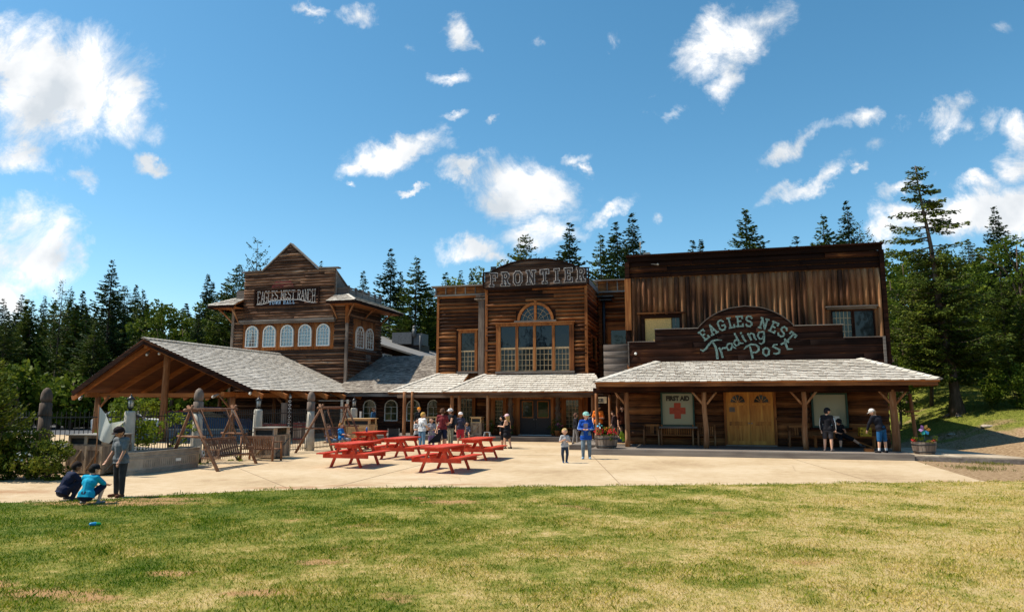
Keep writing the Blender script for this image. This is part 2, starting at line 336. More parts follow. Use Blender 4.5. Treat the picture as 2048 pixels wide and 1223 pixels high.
def front(b0): return lambda s, z, d: (s, b0 - d, z)          # wall facing the court
def side(a0): return lambda s, z, d: (a0 + d, s, z)           # wall facing right (+a)
def sidel(a0): return lambda s, z, d: (a0 - d, s, z)          # wall facing left

def cut(iv, holes):
    out = [iv]
    for h0, h1 in holes:
        nx = []
        for a, b in out:
            if h1 <= a or h0 >= b: nx.append((a, b)); continue
            if h0 > a: nx.append((a, h0))
            if h1 < b: nx.append((h1, b))
        out = nx
    return [(a, b) for a, b in out if b - a > .02]
def logs(mb, F, outl, z0, z1, h, holes=(), depth=.07, flat=.85, wav=.3, seg=.4, pieces=(4.5, 9.0), K=5):
    """horizontal half-log courses; outl(z) gives the wall's left and right ends at height z"""
    if not callable(outl): lr = outl; outl = lambda z: lr
    n = max(1, round((z1 - z0) / h)); h = (z1 - z0) / n
    for i in range(n):
        za = z0 + i * h; zb = za + h; zm = (za + zb) / 2
        hh = [(q[0], q[1]) for q in holes if min(zb, q[3]) - max(za, q[2]) > .4 * h]
        L0, R0 = outl(zm)
        for a, b in cut((L0, R0), hh):
            cuts = [a]; x = a + random.uniform(*pieces) * random.uniform(.4, 1)
            while x < b - .6: cuts.append(x); x += random.uniform(*pieces)
            cuts.append(b)
            for j in range(len(cuts) - 1):
                xa, xb = cuts[j] + (.004 if j else 0), cuts[j + 1]; ns = max(1, int((xb - xa) / seg))
                dd = depth * random.uniform(.75, 1.15); V = []; Fc = []
                zj = random.uniform(-.01, .01)
                for k in range(ns + 1):
                    t = k / ns; w = 1 + random.uniform(-wav, wav); zo = random.uniform(-.012, .012) + zj
                    for m in range(K + 1):
                        u = m / K; zz = za + (.04 + u * .90) * h + (zo if 0 < m < K else 0)
                        la, rb = outl(min(zz, z1))
                        x0 = la if (xa == L0) else xa; x1 = rb if (xb == R0) else xb
                        V.append(F(x0 + (x1 - x0) * t, zz, dd * w * (math.sin(math.pi * u) ** flat if 0 < m < K else 0.0) + (.002 if m in (0, K) else 0)))
                for k in range(ns):
                    for m in range(K):
                        p = k * (K + 1) + m; Fc.append((p, p + 1, p + K + 2, p + K + 1))
                Fc.append(tuple(range(K + 1))); Fc.append(tuple(range(len(V) - 1, len(V) - K - 2, -1)))
                mb.add(V, Fc, True)
def vlogs(mb, F, s0, s1, w, zb, zt, holes=(), depth=.09, K=6):
    n = round((s1 - s0) / w); w = (s1 - s0) / n
    for i in range(n):
        a = s0 + i * w; b = a + w
        hh = [(q[2], q[3]) for q in holes if min(b, q[1]) - max(a, q[0]) > .4 * w]
        for z0, z1 in cut((zb, zt), hh):
            ns = max(1, int((z1 - z0) / .5)); dd = depth * random.uniform(.7, 1.25); V = []; Fc = []
            lean = random.uniform(-.015, .015)
            for k in range(ns + 1):
                t = k / ns; wv = 1 + random.uniform(-.15, .15)
                if z1 == zt and k == ns: wv *= .5
                for m in range(K + 1):
                    u = m / K
                    V.append(F(a + .008 + u * (w - .016) + lean * (t - .5) * (0 < m < K), z0 + (z1 - z0) * t, dd * wv * (math.sin(math.pi * u) ** .9 if 0 < m < K else 0) + .002))
            for k in range(ns):
                for m in range(K):
                    p = k * (K + 1) + m; Fc.append((p, p + 1, p + K + 2, p + K + 1))
            Fc.append(tuple(range(K + 1))); Fc.append(tuple(range(len(V) - 1, len(V) - K - 2, -1)))
            mb.add(V, Fc, True)

def row_iv(poly, t):
    xs = []
    for i in range(len(poly)):
        (x0, t0), (x1, t1) = poly[i], poly[(i + 1) % len(poly)]
        if (t0 - t) * (t1 - t) < 0: xs.append(x0 + (x1 - x0) * (t - t0) / (t1 - t0))
    return (min(xs), max(xs)) if len(xs) >= 2 else None
def roof_plane(mb, slab, P0, P1, up, poly, course=.25, wid=(.13, .30), th=.036):
    """P0->P1 is the eave, up the direction up the slope; poly in (along, upslope) metres"""
    P0 = Vector(P0); U = (Vector(P1) - P0).normalized(); Vv = Vector(up); Vv = (Vv - U * Vv.dot(U)).normalized(); Nn = U.cross(Vv)
    if Nn.z < 0: Nn = -Nn
    Tm = max(p[1] for p in poly)
    slab.add([tuple(P0 + U * s + Vv * t + Nn * d) for d in (-.09, -.01) for s, t in poly],
             [tuple(range(len(poly))), tuple(range(2 * len(poly) - 1, len(poly) - 1, -1))] + [(i, i + len(poly), (i + 1) % len(poly) + len(poly), (i + 1) % len(poly)) for i in range(len(poly))])
    n = max(1, round(Tm / course)); cs = Tm / n
    for i in range(n):
        t0 = i * cs - (.06 if i == 0 else 0); iv = row_iv(poly, (i + .5) * cs)
        lo = row_iv(poly, i * cs + .01) or iv; hi = row_iv(poly, min(Tm - .01, (i + 1) * cs))or iv
        if not iv: continue
        s = lo[0]
        while s < lo[1]:
            w = random.uniform(*wid); e = min(s + w, lo[1])
            def cl(x, r): return max(r[0], min(r[1], x))
            tb = t0 + random.uniform(-.025, .02); tt = min(Tm, (i + 1) * cs + .04); g = .006
            n0 = random.uniform(.024, .038) * th / .03; n1 = random.uniform(-.002, .003)
            a0, a1 = s + g, e - g
            b0, b1 = cl(a0, hi), cl(a1, hi)
            if b1 - b0 < .004 and a1 - a0 < .05: s = e; continue
            q = random.uniform(-.004, .004)
            hk = .010 if i else .035
            V = [P0 + U * a0 + Vv * tb + Nn * (n0 + q), P0 + U * a1 + Vv * tb + Nn * (n0 - q), P0 + U * b1 + Vv * tt + Nn * n1, P0 + U * b0 + Vv * tt + Nn * n1,
                 P0 + U * a0 + Vv * tb + Nn * (n0 + q - hk), P0 + U * a1 + Vv * tb + Nn * (n0 - q - hk), P0 + U * b1 + Vv * tt - Nn * .01, P0 + U * b0 + Vv * tt - Nn * .01]
            mb.add([tuple(v) for v in V], [(0, 1, 2, 3), (4, 5, 1, 0), (5, 6, 2, 1), (7, 4, 0, 3), (7, 6, 5, 4)])
            s = e
def hip_cap(mb, p, q, w=.16, step=.3):
    p, q = Vector(p), Vector(q); L_ = (q - p).length; d = (q - p).normalized(); n = max(1, int(L_ / step)); x = d.cross(Vector((0, 0, 1))).normalized()
    for i in range(n):
        a = p + d * (L_ * i / n); b = p + d * (L_ * (i + 1) / n + .05)
        lift = Vector((0, 0, .055)); dr = Vector((0, 0, -.05))
        for sg in (-1, 1):
            V = [a + lift, a + x * sg * w + dr + lift * .9, b + x * sg * w + dr + lift * .3, b + lift * .45]
            V2 = [v - Vector((0, 0, .02)) for v in V]
            mb.add([tuple(v) for v in V + V2], [(0, 1, 2, 3), (4, 7, 6, 5), (0, 4, 5, 1), (1, 5, 6, 2), (2, 6, 7, 3), (3, 7, 4, 0)])

def arch_pts(s0, s1, z0, z1, n=14, rise=None):
    """outline with a round head; z1 is the crown"""
    c = (s0 + s1) / 2; r = (s1 - s0) / 2; rs = rise or r; pts = [(s1, z0)]
    for k in range(n + 1):
        t = math.pi * k / n; pts.append((c + r * math.cos(t), z1 - rs + rs * math.sin(t)))
    pts.append((s0, z0)); return pts
def rect_pts(s0, s1, z0, z1): return [(s0, z0), (s1, z0), (s1, z1), (s0, z1)]
def window(parent, off, F, s0, s1, z0, z1, arch=False, fw=.05, frame=None, pane=None, grid=(3, 4), gz=None, mun=None, sill=None, casing=None, dp=.10, mw=.02, label=None):
    frame = frame or white_t; pane = pane or gl_dark; mun = mun or frame
    m = MB(off)
    if arch:
        o = arch_pts(s0, s1, z0, z1); i = arch_pts(s0 + fw, s1 - fw, z0 + fw, z1 - fw)
    else: o = rect_pts(s0, s1, z0, z1); i = rect_pts(s0 + fw, s1 - fw, z0 + fw, z1 - fw)
    m.band(o, i, F, 0, dp)
    fo = m.build('window', frame, parent)
    if label: fo['label'] = label
    p = MB(off); p.prism(i, F, .0, dp * .45); po = p.build('pane', pane, fo)
    g = MB(off); top = gz or (z1 - fw); hh = dp * .72
    if grid:
        nx, nz = grid; c = (s0 + s1) / 2; r = (s1 - s0) / 2 - fw
        for k in range(1, nx):
            s = s0 + fw + (s1 - s0 - 2 * fw) * k / nx
            zt = top
            if arch and not gz:
                zt = z1 - fw - r + math.sqrt(max(0, r * r - (s - c) ** 2))
                if nx == 3: zt = z1 - fw - r * .55
            g.prism(rect_pts(s - mw / 2, s + mw / 2, z0 + fw, zt), F, dp * .4, hh)
        zl = (z1 - (s1 - s0) / 2) if arch and not gz else top
        for k in range(1, nz + (1 if arch or gz else 0)):
            z = z0 + fw + (zl - z0 - fw) * k / nz
            g.prism(rect_pts(s0 + fw, s1 - fw, z - mw / 2, z + mw / 2), F, dp * .4, hh + .002)
        if arch and not gz:
            for rr in (.5,):
                oo = [(c + r * rr * math.cos(math.pi * k / 10), z1 - fw - r + r * rr * math.sin(math.pi * k / 10)) for k in range(11)]
                ii = [(c + (r * rr - mw) * math.cos(math.pi * k / 10), z1 - fw - r + (r * rr - mw) * math.sin(math.pi * k / 10)) for k in range(11)]
                g.band(oo, ii, F, dp * .4, hh + .003, False)
            for t in (40, 90, 140):
                t = R(t); x0, zz0 = c + r * .5 * math.cos(t), z1 - fw - r + r * .5 * math.sin(t); x1, zz1 = c + r * math.cos(t), z1 - fw - r + r * math.sin(t)
                nx_, nz_ = -math.sin(t) * mw / 2, math.cos(t) * mw / 2
                g.prism([(x0 - nx_, zz0 - nz_), (x1 - nx_, zz1 - nz_), (x1 + nx_, zz1 + nz_), (x0 + nx_, zz0 + nz_)], F, dp * .4, hh + .004)
        g.build('muntins', mun, fo)
    if sill:
        q = MB(off); q.prism(rect_pts(s0 - .1, s1 + .1, z0 - .08, z0 - .002), F, 0, dp + .09); q.build('sill', sill, fo)
    if casing:
        cm, cw = casing; q = MB(off)
        q.prism(rect_pts(s0 - cw, s0 - .002, z0, z1 + .002), F, 0, dp + .03); q.prism(rect_pts(s1 + .002, s1 + cw, z0, z1 + .002), F, 0, dp + .03)
        q.prism(rect_pts(s0 - cw - .05, s1 + cw + .05, z1 + .003, z1 + cw), F, 0, dp + .06); q.build('casing', cm, fo)
    return fo

# slab-serif stroke letters: strokes in a unit-high cell
def _o(w=.62): return [(.18, 0, w - .18, 0), (w - .18, 0, w, .2), (w, .2, w, .8), (w, .8, w - .18, 1), (w - .18, 1, .18, 1), (.18, 1, 0, .8), (0, .8, 0, .2), (0, .2, .18, 0)]
GL = {
 'F': (.6, [(.12, 0, .12, 1), (0, 1, .6, 1), (.6, 1, .6, .78), (.12, .52, .42, .52), (-.02, 0, .28, 0)]),
 'E': (.62, [(.12, 0, .12, 1), (0, 1, .6, 1), (.6, 1, .6, .8), (.12, .52, .42, .52), (0, 0, .6, 0), (.6, 0, .6, .2)]),
 'R': (.66, [(.12, 0, .12, 1), (0, 1, .45, 1), (.45, 1, .58, .86), (.58, .86, .58, .66), (.58, .66, .45, .5), (.45, .5, .12, .5), (.36, .5, .58, 0), (-.02, 0, .26, 0), (.48, 0, .7, 0)]),
 'O': (.64, _o(.64)),
 'N': (.7, [(.1, 0, .1, 1), (.6, 0, .6, 1), (.1, 1, .6, 0), (-.04, 0, .24, 0), (-.04, 1, .14, 1), (.48, 1, .74, 1)]),
 'T': (.64, [(.32, 0, .32, 1), (0, 1, .64, 1), (0, 1, 0, .78), (.64, 1, .64, .78), (.16, 0, .48, 0)]),
 'I': (.36, [(.18, 0, .18, 1), (0, 0, .36, 0), (0, 1, .36, 1)]),
 'A': (.7, [(.08, 0, .35, 1), (.35, 1, .62, 0), (.2, .36, .5, .36), (-.04, 0, .2, 0), (.5, 0, .74, 0)]),
 'G': (.64, [(.6, .8, .45, 1), (.45, 1, .16, 1), (.16, 1, 0, .8), (0, .8, 0, .2), (0, .2, .16, 0), (.16, 0, .45, 0), (.45, 0, .6, .2), (.6, .2, .6, .45), (.6, .45, .34, .45)]),
 'L': (.56, [(.12, 0, .12, 1), (-.02, 1, .28, 1), (0, 0, .54, 0), (.54, 0, .54, .22)]),
 'S': (.58, [(.54, .84, .42, 1), (.42, 1, .14, 1), (.14, 1, .02, .84), (.02, .84, .02, .66), (.02, .66, .14, .55), (.14, .55, .44, .45), (.44, .45, .56, .33), (.56, .33, .56, .16), (.56, .16, .42, 0), (.42, 0, .12, 0), (.12, 0, 0, .16)]),
 'C': (.6, [(.58, .78, .44, 1), (.44, 1, .16, 1), (.16, 1, 0, .8), (0, .8, 0, .2), (0, .2, .16, 0), (.16, 0, .44, 0), (.44, 0, .58, .22)]),
 'H': (.7, [(.1, 0, .1, 1), (.6, 0, .6, 1), (.1, .5, .6, .5), (-.02, 0, .22, 0), (.48, 0, .72, 0), (-.02, 1, .22, 1), (.48, 1, .72, 1)]),
 'W': (.8, [(.06, 1, .2, 0), (.2, 0, .4, .8), (.4, .8, .6, 0), (.6, 0, .74, 1), (-.04, 1, .18, 1), (.62, 1, .84, 1)]),
 'D': (.64, [(.1, 0, .1, 1), (0, 1, .42, 1), (.42, 1, .6, .8), (.6, .8, .6, .2), (.6, .2, .42, 0), (.42, 0, 0, 0)]),
}
def glyph(mb, ch, F, place, size, th, d0, d1, xs=1.0):
    """place maps letter coordinates (x, y in metres) to wall (s, z)"""
    w, st = GL[ch]
    for i, (x0, y0, x1, y1) in enumerate(st):
        p = Vector((x0 * size * xs, y0 * size)); q = Vector((x1 * size * xs, y1 * size)); d = (q - p).normalized(); e = d * th * .42; n = Vector((-d.y, d.x)) * th / 2
        P = [p - e - n, q + e - n, q + e + n, p - e + n]
        mb.prism([place(v.x, v.y) for v in P], F, d0, d1 + i * .0006)
def stroke(mb, F, pts, th, d0, d1):
    """painted brush stroke along points, thickness list"""
    n = len(pts)
    if not hasattr(th, '__len__'): th = [th] * n
    l = []; r = []
    for i in range(n):
        a = Vector(pts[max(0, i - 1)]); b = Vector(pts[min(n - 1, i + 1)]); d = (b - a).normalized(); m = Vector((-d.y, d.x)) * th[i] / 2
        p = Vector(pts[i]); l.append(tuple(p + m)); r.append(tuple(p - m))
    mb.band(l, r, F, d0, d1, False)
def arc(cx, cy, rx, ry, t0, t1, n=10): return [(cx + rx * math.cos(R(t0 + (t1 - t0) * k / n)), cy + ry * math.sin(R(t0 + (t1 - t0) * k / n))) for k in range(n + 1)]

# ---------------------------------------------------------------- ground
def sstep(t): t = max(0, min(1, t)); return t * t * (3 - 2 * t)
def height(x, y):
    a, b = AB(x, y); t = 0.6 * x + 0.8 * y
    h = 0.0
    if a > 8.6:
        h = 0.118 * max(0, t - 29.0) * sstep((a - 8.6) / 7.0)
        h += 0.10 * math.sin(x * .55) * math.sin(y * .47) * sstep((t - 31) / 6) * sstep((a - 9) / 6)
    h = min(h, 7 + max(0, (t - 90)) * .02) if h > 7 else h
    if t < 29: h *= 1
    return h
def sheet(name, mat, poly, z, kind='structure', nz=None, res=None):
    me = bpy.data.meshes.new(name); me.from_pydata([(p[0], p[1], z) for p in poly], [], [tuple(range(len(poly)))])
    me.materials.append(mat); o = bpy.data.objects.new(name, me); C.objects.link(o); o['kind'] = kind
    return o
def ground_mat():
    m, nt, p = newmat('forest floor and gravel'); L = nt.links
    geo = nd(nt, 'ShaderNodeNewGeometry')
    def noi(s, d=5, off=0):
        n = nd(nt, 'ShaderNodeTexNoise'); n.inputs['Scale'].default_value = s; n.inputs['Detail'].default_value = d
        mp = nd(nt, 'ShaderNodeMapping'); mp.inputs['Location'].default_value = (off, off * .7, 0); L.new(geo.outputs['Position'], mp.inputs[0]); L.new(mp.outputs[0], n.inputs['Vector']); return n.outputs['Fac']
    r1 = ramp(nt, [(0.28, (0.14, 0.085, 0.045)), (0.5, (0.27, 0.18, 0.10)), (0.72, (0.43, 0.32, 0.20))]); L.new(noi(11, 8), r1.inputs[0])
    r2 = ramp(nt, [(0.3, (0.06, 0.085, 0.012)), (0.55, (0.15, 0.165, 0.024)), (0.75, (0.30, 0.25, 0.08))]); L.new(noi(9, 6, 5), r2.inputs[0])
    sep = nd(nt, 'ShaderNodeSeparateXYZ'); L.new(geo.outputs['Position'], sep.inputs[0])
    d = math_n(nt, 'ADD', math_n(nt, 'MULTIPLY', sep.outputs[0], .5), math_n(nt, 'MULTIPLY', sep.outputs[1], .86))
    # turf takes over up the slope, in patches
    q = math_n(nt, 'MULTIPLY', math_n(nt, 'SUBTRACT', d, 38.5), .11)
    k = math_n(nt, 'ADD', math_n(nt, 'MULTIPLY', math_n(nt, 'SUBTRACT', noi(.33, 4, 2), .5), 2.4), math_n(nt, 'MINIMUM', q, .55))
    k = math_n(nt, 'MULTIPLY', k, 3.0, True)
    mx = nd(nt, 'ShaderNodeMix', data_type='RGBA'); L.new(k, mx.inputs[0]); L.new(r1.outputs[0], mx.inputs[6]); L.new(r2.outputs[0], mx.inputs[7])
    L.new(mx.outputs[2], p.inputs['Base Color']); p.inputs['Roughness'].default_value = .95; p.inputs['Specular IOR Level'].default_value = .1
    b = nd(nt, 'ShaderNodeBump'); b.inputs['Strength'].default_value = .9; b.inputs['Distance'].default_value = .05; L.new(noi(16, 6), b.inputs['Height']); L.new(b.outputs[0], p.inputs['Normal'])
    return m
def lawn_ramp(nt, src):
    """dry straw against green, patch by patch; shared by the soil sheet and the blades"""
    L = nt.links
    def noi(s, d=5, off=0.0, stretch=(1, 1, 1)):
        mp = nd(nt, 'ShaderNodeMapping'); mp.inputs['Location'].default_value = (off, off * 1.3, 0); mp.inputs['Scale'].default_value = stretch
        L.new(src, mp.inputs[0]); n = nd(nt, 'ShaderNodeTexNoise'); n.inputs['Scale'].default_value = s; n.inputs['Detail'].default_value = d; n.inputs['Roughness'].default_value = .6
        L.new(mp.outputs[0], n.inputs['Vector']); return n.outputs['Fac']
    sep = nd(nt, 'ShaderNodeSeparateXYZ'); L.new(src, sep.inputs[0])
    dry = math_n(nt, 'ADD', math_n(nt, 'MULTIPLY', math_n(nt, 'SUBTRACT', noi(.62, 6, 4), .5), 2.2), math_n(nt, 'MULTIPLY', math_n(nt, 'SUBTRACT', noi(2.6, 5, 9), .5), 1.5))
    dry = math_n(nt, 'ADD', dry, math_n(nt, 'MULTIPLY', math_n(nt, 'SUBTRACT', noi(9.5, 3, 14), .5), 1.0))
    dry = math_n(nt, 'ADD', dry, math_n(nt, 'MULTIPLY', math_n(nt, 'ADD', sep.outputs[0], 0.8), .048))
    dry = math_n(nt, 'ADD', dry, math_n(nt, 'MULTIPLY', math_n(nt, 'SUBTRACT', 14.6, sep.outputs[1]), .035))
    return math_n(nt, 'ADD', dry, .37, True), noi
BARE = [(-4.9, 7.72, .55, .22), (-5.8, 8.05, .35, .2), (-4.3, 7.55, .3, .16), (-1.22, 14.6, .55, .3), (-7.9, 14.45, 1.6, .38), (-4.0, 8.6, .3, .15), (-2.7, 7.75, .4, .15), (-2.4, 9.2, .35, .15), (-7.3, 15.0, .9, .3)]
def lawn_soil():
    m, nt, p = newmat('lawn soil'); L = nt.links
    geo = nd(nt, 'ShaderNodeNewGeometry'); dry, noi = lawn_ramp(nt, geo.outputs['Position'])
    r = ramp(nt, [(0.0, (0.08, 0.11, 0.015)), (0.45, (0.19, 0.19, 0.04)), (0.8, (0.38, 0.30, 0.11)), (1, (0.46, 0.35, 0.17))]); L.new(dry, r.inputs[0])
    bare = math_n(nt, 'MULTIPLY', math_n(nt, 'SUBTRACT', noi(.62, 5, 21), .63), 14, True)
    for (sx, sy, ra, rb) in BARE:
        q = nd(nt, 'ShaderNodeMapping', vector_type='TEXTURE'); q.inputs['Location'].default_value = (sx, sy, 0); q.inputs['Scale'].default_value = (ra * 1.2, rb * 1.2, 1)
        L.new(geo.outputs['Position'], q.inputs[0]); ln = nd(nt, 'ShaderNodeVectorMath', operation='LENGTH'); L.new(q.outputs[0], ln.inputs[0])
        e = math_n(nt, 'ADD', math_n(nt, 'SUBTRACT', 1.0, ln.outputs['Value']), math_n(nt, 'MULTIPLY', math_n(nt, 'SUBTRACT', noi(6.0, 6, 4), .5), 2.2)); bare = math_n(nt, 'MAXIMUM', bare, math_n(nt, 'MULTIPLY', e, 2.0, True))
    mx = nd(nt, 'ShaderNodeMix', data_type='RGBA'); L.new(bare, mx.inputs[0]); L.new(r.outputs[0], mx.inputs[6]); mx.inputs[7].default_value = (.36, .215, .10, 1)
    L.new(mx.outputs[2], p.inputs['Base Color']); p.inputs['Roughness'].default_value = .95; p.inputs['Specular IOR Level'].default_value = .1
    b = nd(nt, 'ShaderNodeBump'); b.inputs['Strength'].default_value = 1; b.inputs['Distance'].default_value = .03; L.new(noi(30, 5), b.inputs['Height']); L.new(b.outputs[0], p.inputs['Normal'])
    return m
def blade_mat():
    m, nt, p = newmat('grass blades'); L = nt.links
    geo = nd(nt, 'ShaderNodeNewGeometry'); dry, noi = lawn_ramp(nt, geo.outputs['Position'])
    f = math_n(nt, 'ADD', dry, math_n(nt, 'MULTIPLY', math_n(nt, 'SUBTRACT', geo.outputs['Random Per Island'], .5), .95), True)
    r = ramp(nt, [(0.0, (0.038, 0.11, 0.003)), (0.3, (0.14, 0.225, 0.005)), (0.55, (0.29, 0.28, 0.020)), (0.8, (0.52, 0.41, 0.085)), (1, (0.66, 0.51, 0.19))]); L.new(f, r.inputs[0])
    L.new(r.outputs[0], p.inputs['Base Color']); p.inputs['Roughness'].default_value = .6; p.inputs['Specular IOR Level'].default_value = .2
    tr = nd(nt, 'ShaderNodeBsdfTranslucent'); L.new(r.outputs[0], tr.inputs[0]); mx = nd(nt, 'ShaderNodeMixShader'); mx.inputs[0].default_value = .35; p.inputs['Specular IOR Level'].default_value = .05
    L.new(p.outputs[0], mx.inputs[1]); L.new(tr.outputs[0], mx.inputs[2]); L.new(mx.outputs[0], nt.nodes['Material Output'].inputs[0])
    return m
def court_mat():
    m, nt, p = newmat('beige exposed aggregate'); L = nt.links
    geo = nd(nt, 'ShaderNodeNewGeometry')
    def noi(s, d=5, off=0, st=(1, 1, 1)):
        mp = nd(nt, 'ShaderNodeMapping'); mp.inputs['Location'].default_value = (off, off, 0); mp.inputs['Scale'].default_value = st; mp.inputs['Rotation'].default_value = (0, 0, TH)
        L.new(geo.outputs['Position'], mp.inputs[0]); n = nd(nt, 'ShaderNodeTexNoise'); n.inputs['Scale'].default_value = s; n.inputs['Detail'].default_value = d; L.new(mp.outputs[0], n.inputs['Vector']); return n.outputs['Fac']
    f = math_n(nt, 'ADD', math_n(nt, 'MULTIPLY', noi(.35, 8), .95), math_n(nt, 'MULTIPLY', noi(28, 4, 3), .5), True)
    f = math_n(nt, 'SUBTRACT', math_n(nt, 'ADD', f, math_n(nt, 'MULTIPLY', math_n(nt, 'SUBTRACT', noi(3.5, 6, 8), .5), .5)), .12, True)
    r = ramp(nt, [(0.3, (0.31, 0.215, 0.125)), (0.55, (0.45, 0.335, 0.205)), (0.8, (0.53, 0.42, 0.285))]); L.new(f, r.inputs[0])
    # rusty run-off stains near the lawn edge
    st = math_n(nt, 'MULTIPLY', math_n(nt, 'SUBTRACT', noi(.5, 4, 11, (1, 3.2, 1)), .60), 9, True)
    sep = nd(nt, 'ShaderNodeSeparateXYZ'); L.new(geo.outputs['Position'], sep.inputs[0])
    nearl = math_n(nt, 'MULTIPLY', math_n(nt, 'SUBTRACT', 19.6, sep.outputs[1]), .7, True)
    k = math_n(nt, 'MULTIPLY', math_n(nt, 'MULTIPLY', st, nearl), .6)
    for (sx, sy, ra, rb) in ((-5.3, 17.1, 1.6, .35), (-3.9, 17.55, 1.0, .22), (-1.3, 17.75, 1.2, .22), (-11.5, 16.2, 2.2, .5)):
        q = nd(nt, 'ShaderNodeMapping', vector_type='TEXTURE'); q.inputs['Location'].default_value = (sx, sy, 0); q.inputs['Scale'].default_value = (ra, rb, 1); q.inputs['Rotation'].default_value = (0, 0, .12)
        L.new(geo.outputs['Position'], q.inputs[0]); ln = nd(nt, 'ShaderNodeVectorMath', operation='LENGTH'); L.new(q.outputs[0], ln.inputs[0])
        e = math_n(nt, 'ADD', math_n(nt, 'SUBTRACT', 1.0, ln.outputs['Value']), math_n(nt, 'MULTIPLY', math_n(nt, 'SUBTRACT', noi(3.1, 6, 4), .5), 2.0)); k = math_n(nt, 'MAXIMUM', k, math_n(nt, 'MULTIPLY', e, .8, True))
    mx = nd(nt, 'ShaderNodeMix', data_type='RGBA'); L.new(k, mx.inputs[0]); L.new(r.outputs[0], mx.inputs[6]); mx.inputs[7].default_value = (.30, .15, .07, 1)
    # hairline cracks
    vo = nd(nt, 'ShaderNodeTexVoronoi', feature='DISTANCE_TO_EDGE'); vo.inputs['Scale'].default_value = .22; vo.inputs['Randomness'].default_value = .9; L.new(geo.outputs['Position'], vo.inputs['Vector'])
    ck = math_n(nt, 'MULTIPLY', math_n(nt, 'SUBTRACT', .0035, vo.outputs['Distance']), 200, True)
    m2 = nd(nt, 'ShaderNodeMix', data_type='RGBA'); L.new(math_n(nt, 'MULTIPLY', ck, .45), m2.inputs[0]); L.new(mx.outputs[2], m2.inputs[6]); m2.inputs[7].default_value = (.2, .13, .08, 1)
    L.new(m2.outputs[2], p.inputs['Base Color']); p.inputs['Roughness'].default_value = .9; p.inputs['Specular IOR Level'].default_value = .2
    b = nd(nt, 'ShaderNodeBump'); b.inputs['Strength'].default_value = .5; b.inputs['Distance'].default_value = .01; L.new(noi(60, 3), b.inputs['Height']); L.new(b.outputs[0], p.inputs['Normal'])
    return m

def build_ground():
    xs = sorted(set([-900, -500, -300, -200, -140, -100, -70, -50, -30] + list(range(-20, 8, 4)) + [8 + .75 * i for i in range(0, 60)] + [56, 62, 70, 80, 100, 140, 200, 300, 500, 900]))
    ys = sorted(set([-900, -400, -150, -60, -20, 0] + [8 + 1.0 * i for i in range(0, 62)] + [72, 80, 90, 110, 140, 200, 300, 500, 900]))
    V = [(x, y, height(x, y)) for y in ys for x in xs]; n = len(xs)
    F = [(j * n + i, j * n + i + 1, (j + 1) * n + i + 1, (j + 1) * n + i) for j in range(len(ys) - 1) for i in range(n - 1)]
    me = bpy.data.meshes.new('ground'); me.from_pydata(V, [], F); me.polygons.foreach_set('use_smooth', [True] * len(F)); me.materials.append(ground_mat())
    o = bpy.data.objects.new('ground', me); C.objects.link(o); o['kind'] = 'structure'
    lawn = [(-60, 13.2), (-16, 14.1), (-10.3, 14.5), (-8.9, 14.72), (-7.8, 15.5), (-6, 16.4), (-3.8, 16.95), (0, 17.2), (5.9, 17.7), (12.1, 18.3), (17, 18.6), (26, 19), (60, 20), (60, -30), (-60, -30)]
    sheet('lawn', lawn_soil(), lawn, .012)
    wp = lambda a, b: W(a, b)[:2]
    court = [(-60, 13.0), (-16, 13.9), (-10.3, 14.2), (-7.8, 15.1), (-6, 16.1), (-3.8, 16.7), (0, 16.95), (5.9, 17.45), (12.2, 18.05), wp(7.0, 21.1), wp(7.2, 27.8), wp(-4.0, 27.8), wp(-4.0, 36.2), wp(-18.5, 36.2), wp(-18.5, 31), wp(-16.3, 31), wp(-16.3, 19.5), (-13.5, 18.6), (-20, 18.2), (-60, 18.0)]
    sheet('court_paving', court_mat(), court, .004)
    cp = sheet('yard_paving', MATS['beige exposed aggregate'], [wp(-40, 27.5), wp(-16.3, 22), wp(-16.3, 30.9), wp(-18.6, 31.1), wp(-18.6, 36.2), wp(-40, 36.2)], .0035)
    m = plain('asphalt', (0.075, 0.08, 0.09), rough=.9, var=.15, scale=6)
    sheet('parking_road', m, [wp(-60, 33.3), wp(-32, 33.3), wp(-32, 62), wp(-80, 62)], .003)
    sheet('yard_asphalt', m, [wp(-34, 24), wp(-17.5, 20.5), wp(-17.5, 25), wp(-34, 30)], .0085)
    # expansion joints of the slab as shallow dark strips
    jm = plain('joint filler', (0.22, 0.15, 0.09), rough=.9)
    mb = MB()
    for (p, q) in (((-4.1, 27.6), (-1.8, 17.2)), ((3.2, 27.6), (4.4, 18.5)), ((-9.5, 35.9), (-8.5, 15.5)), ((-15.9, 26), (-4.2, 27)), ((-16.2, 21.5), (-9.6, 15.2))):
        P, Q = W(*p), W(*q); mb.bar((P[0], P[1], .006), (Q[0], Q[1], .006), .018, .004)
    j = mb.build('court_joints', jm); j['kind'] = 'structure'
build_ground()

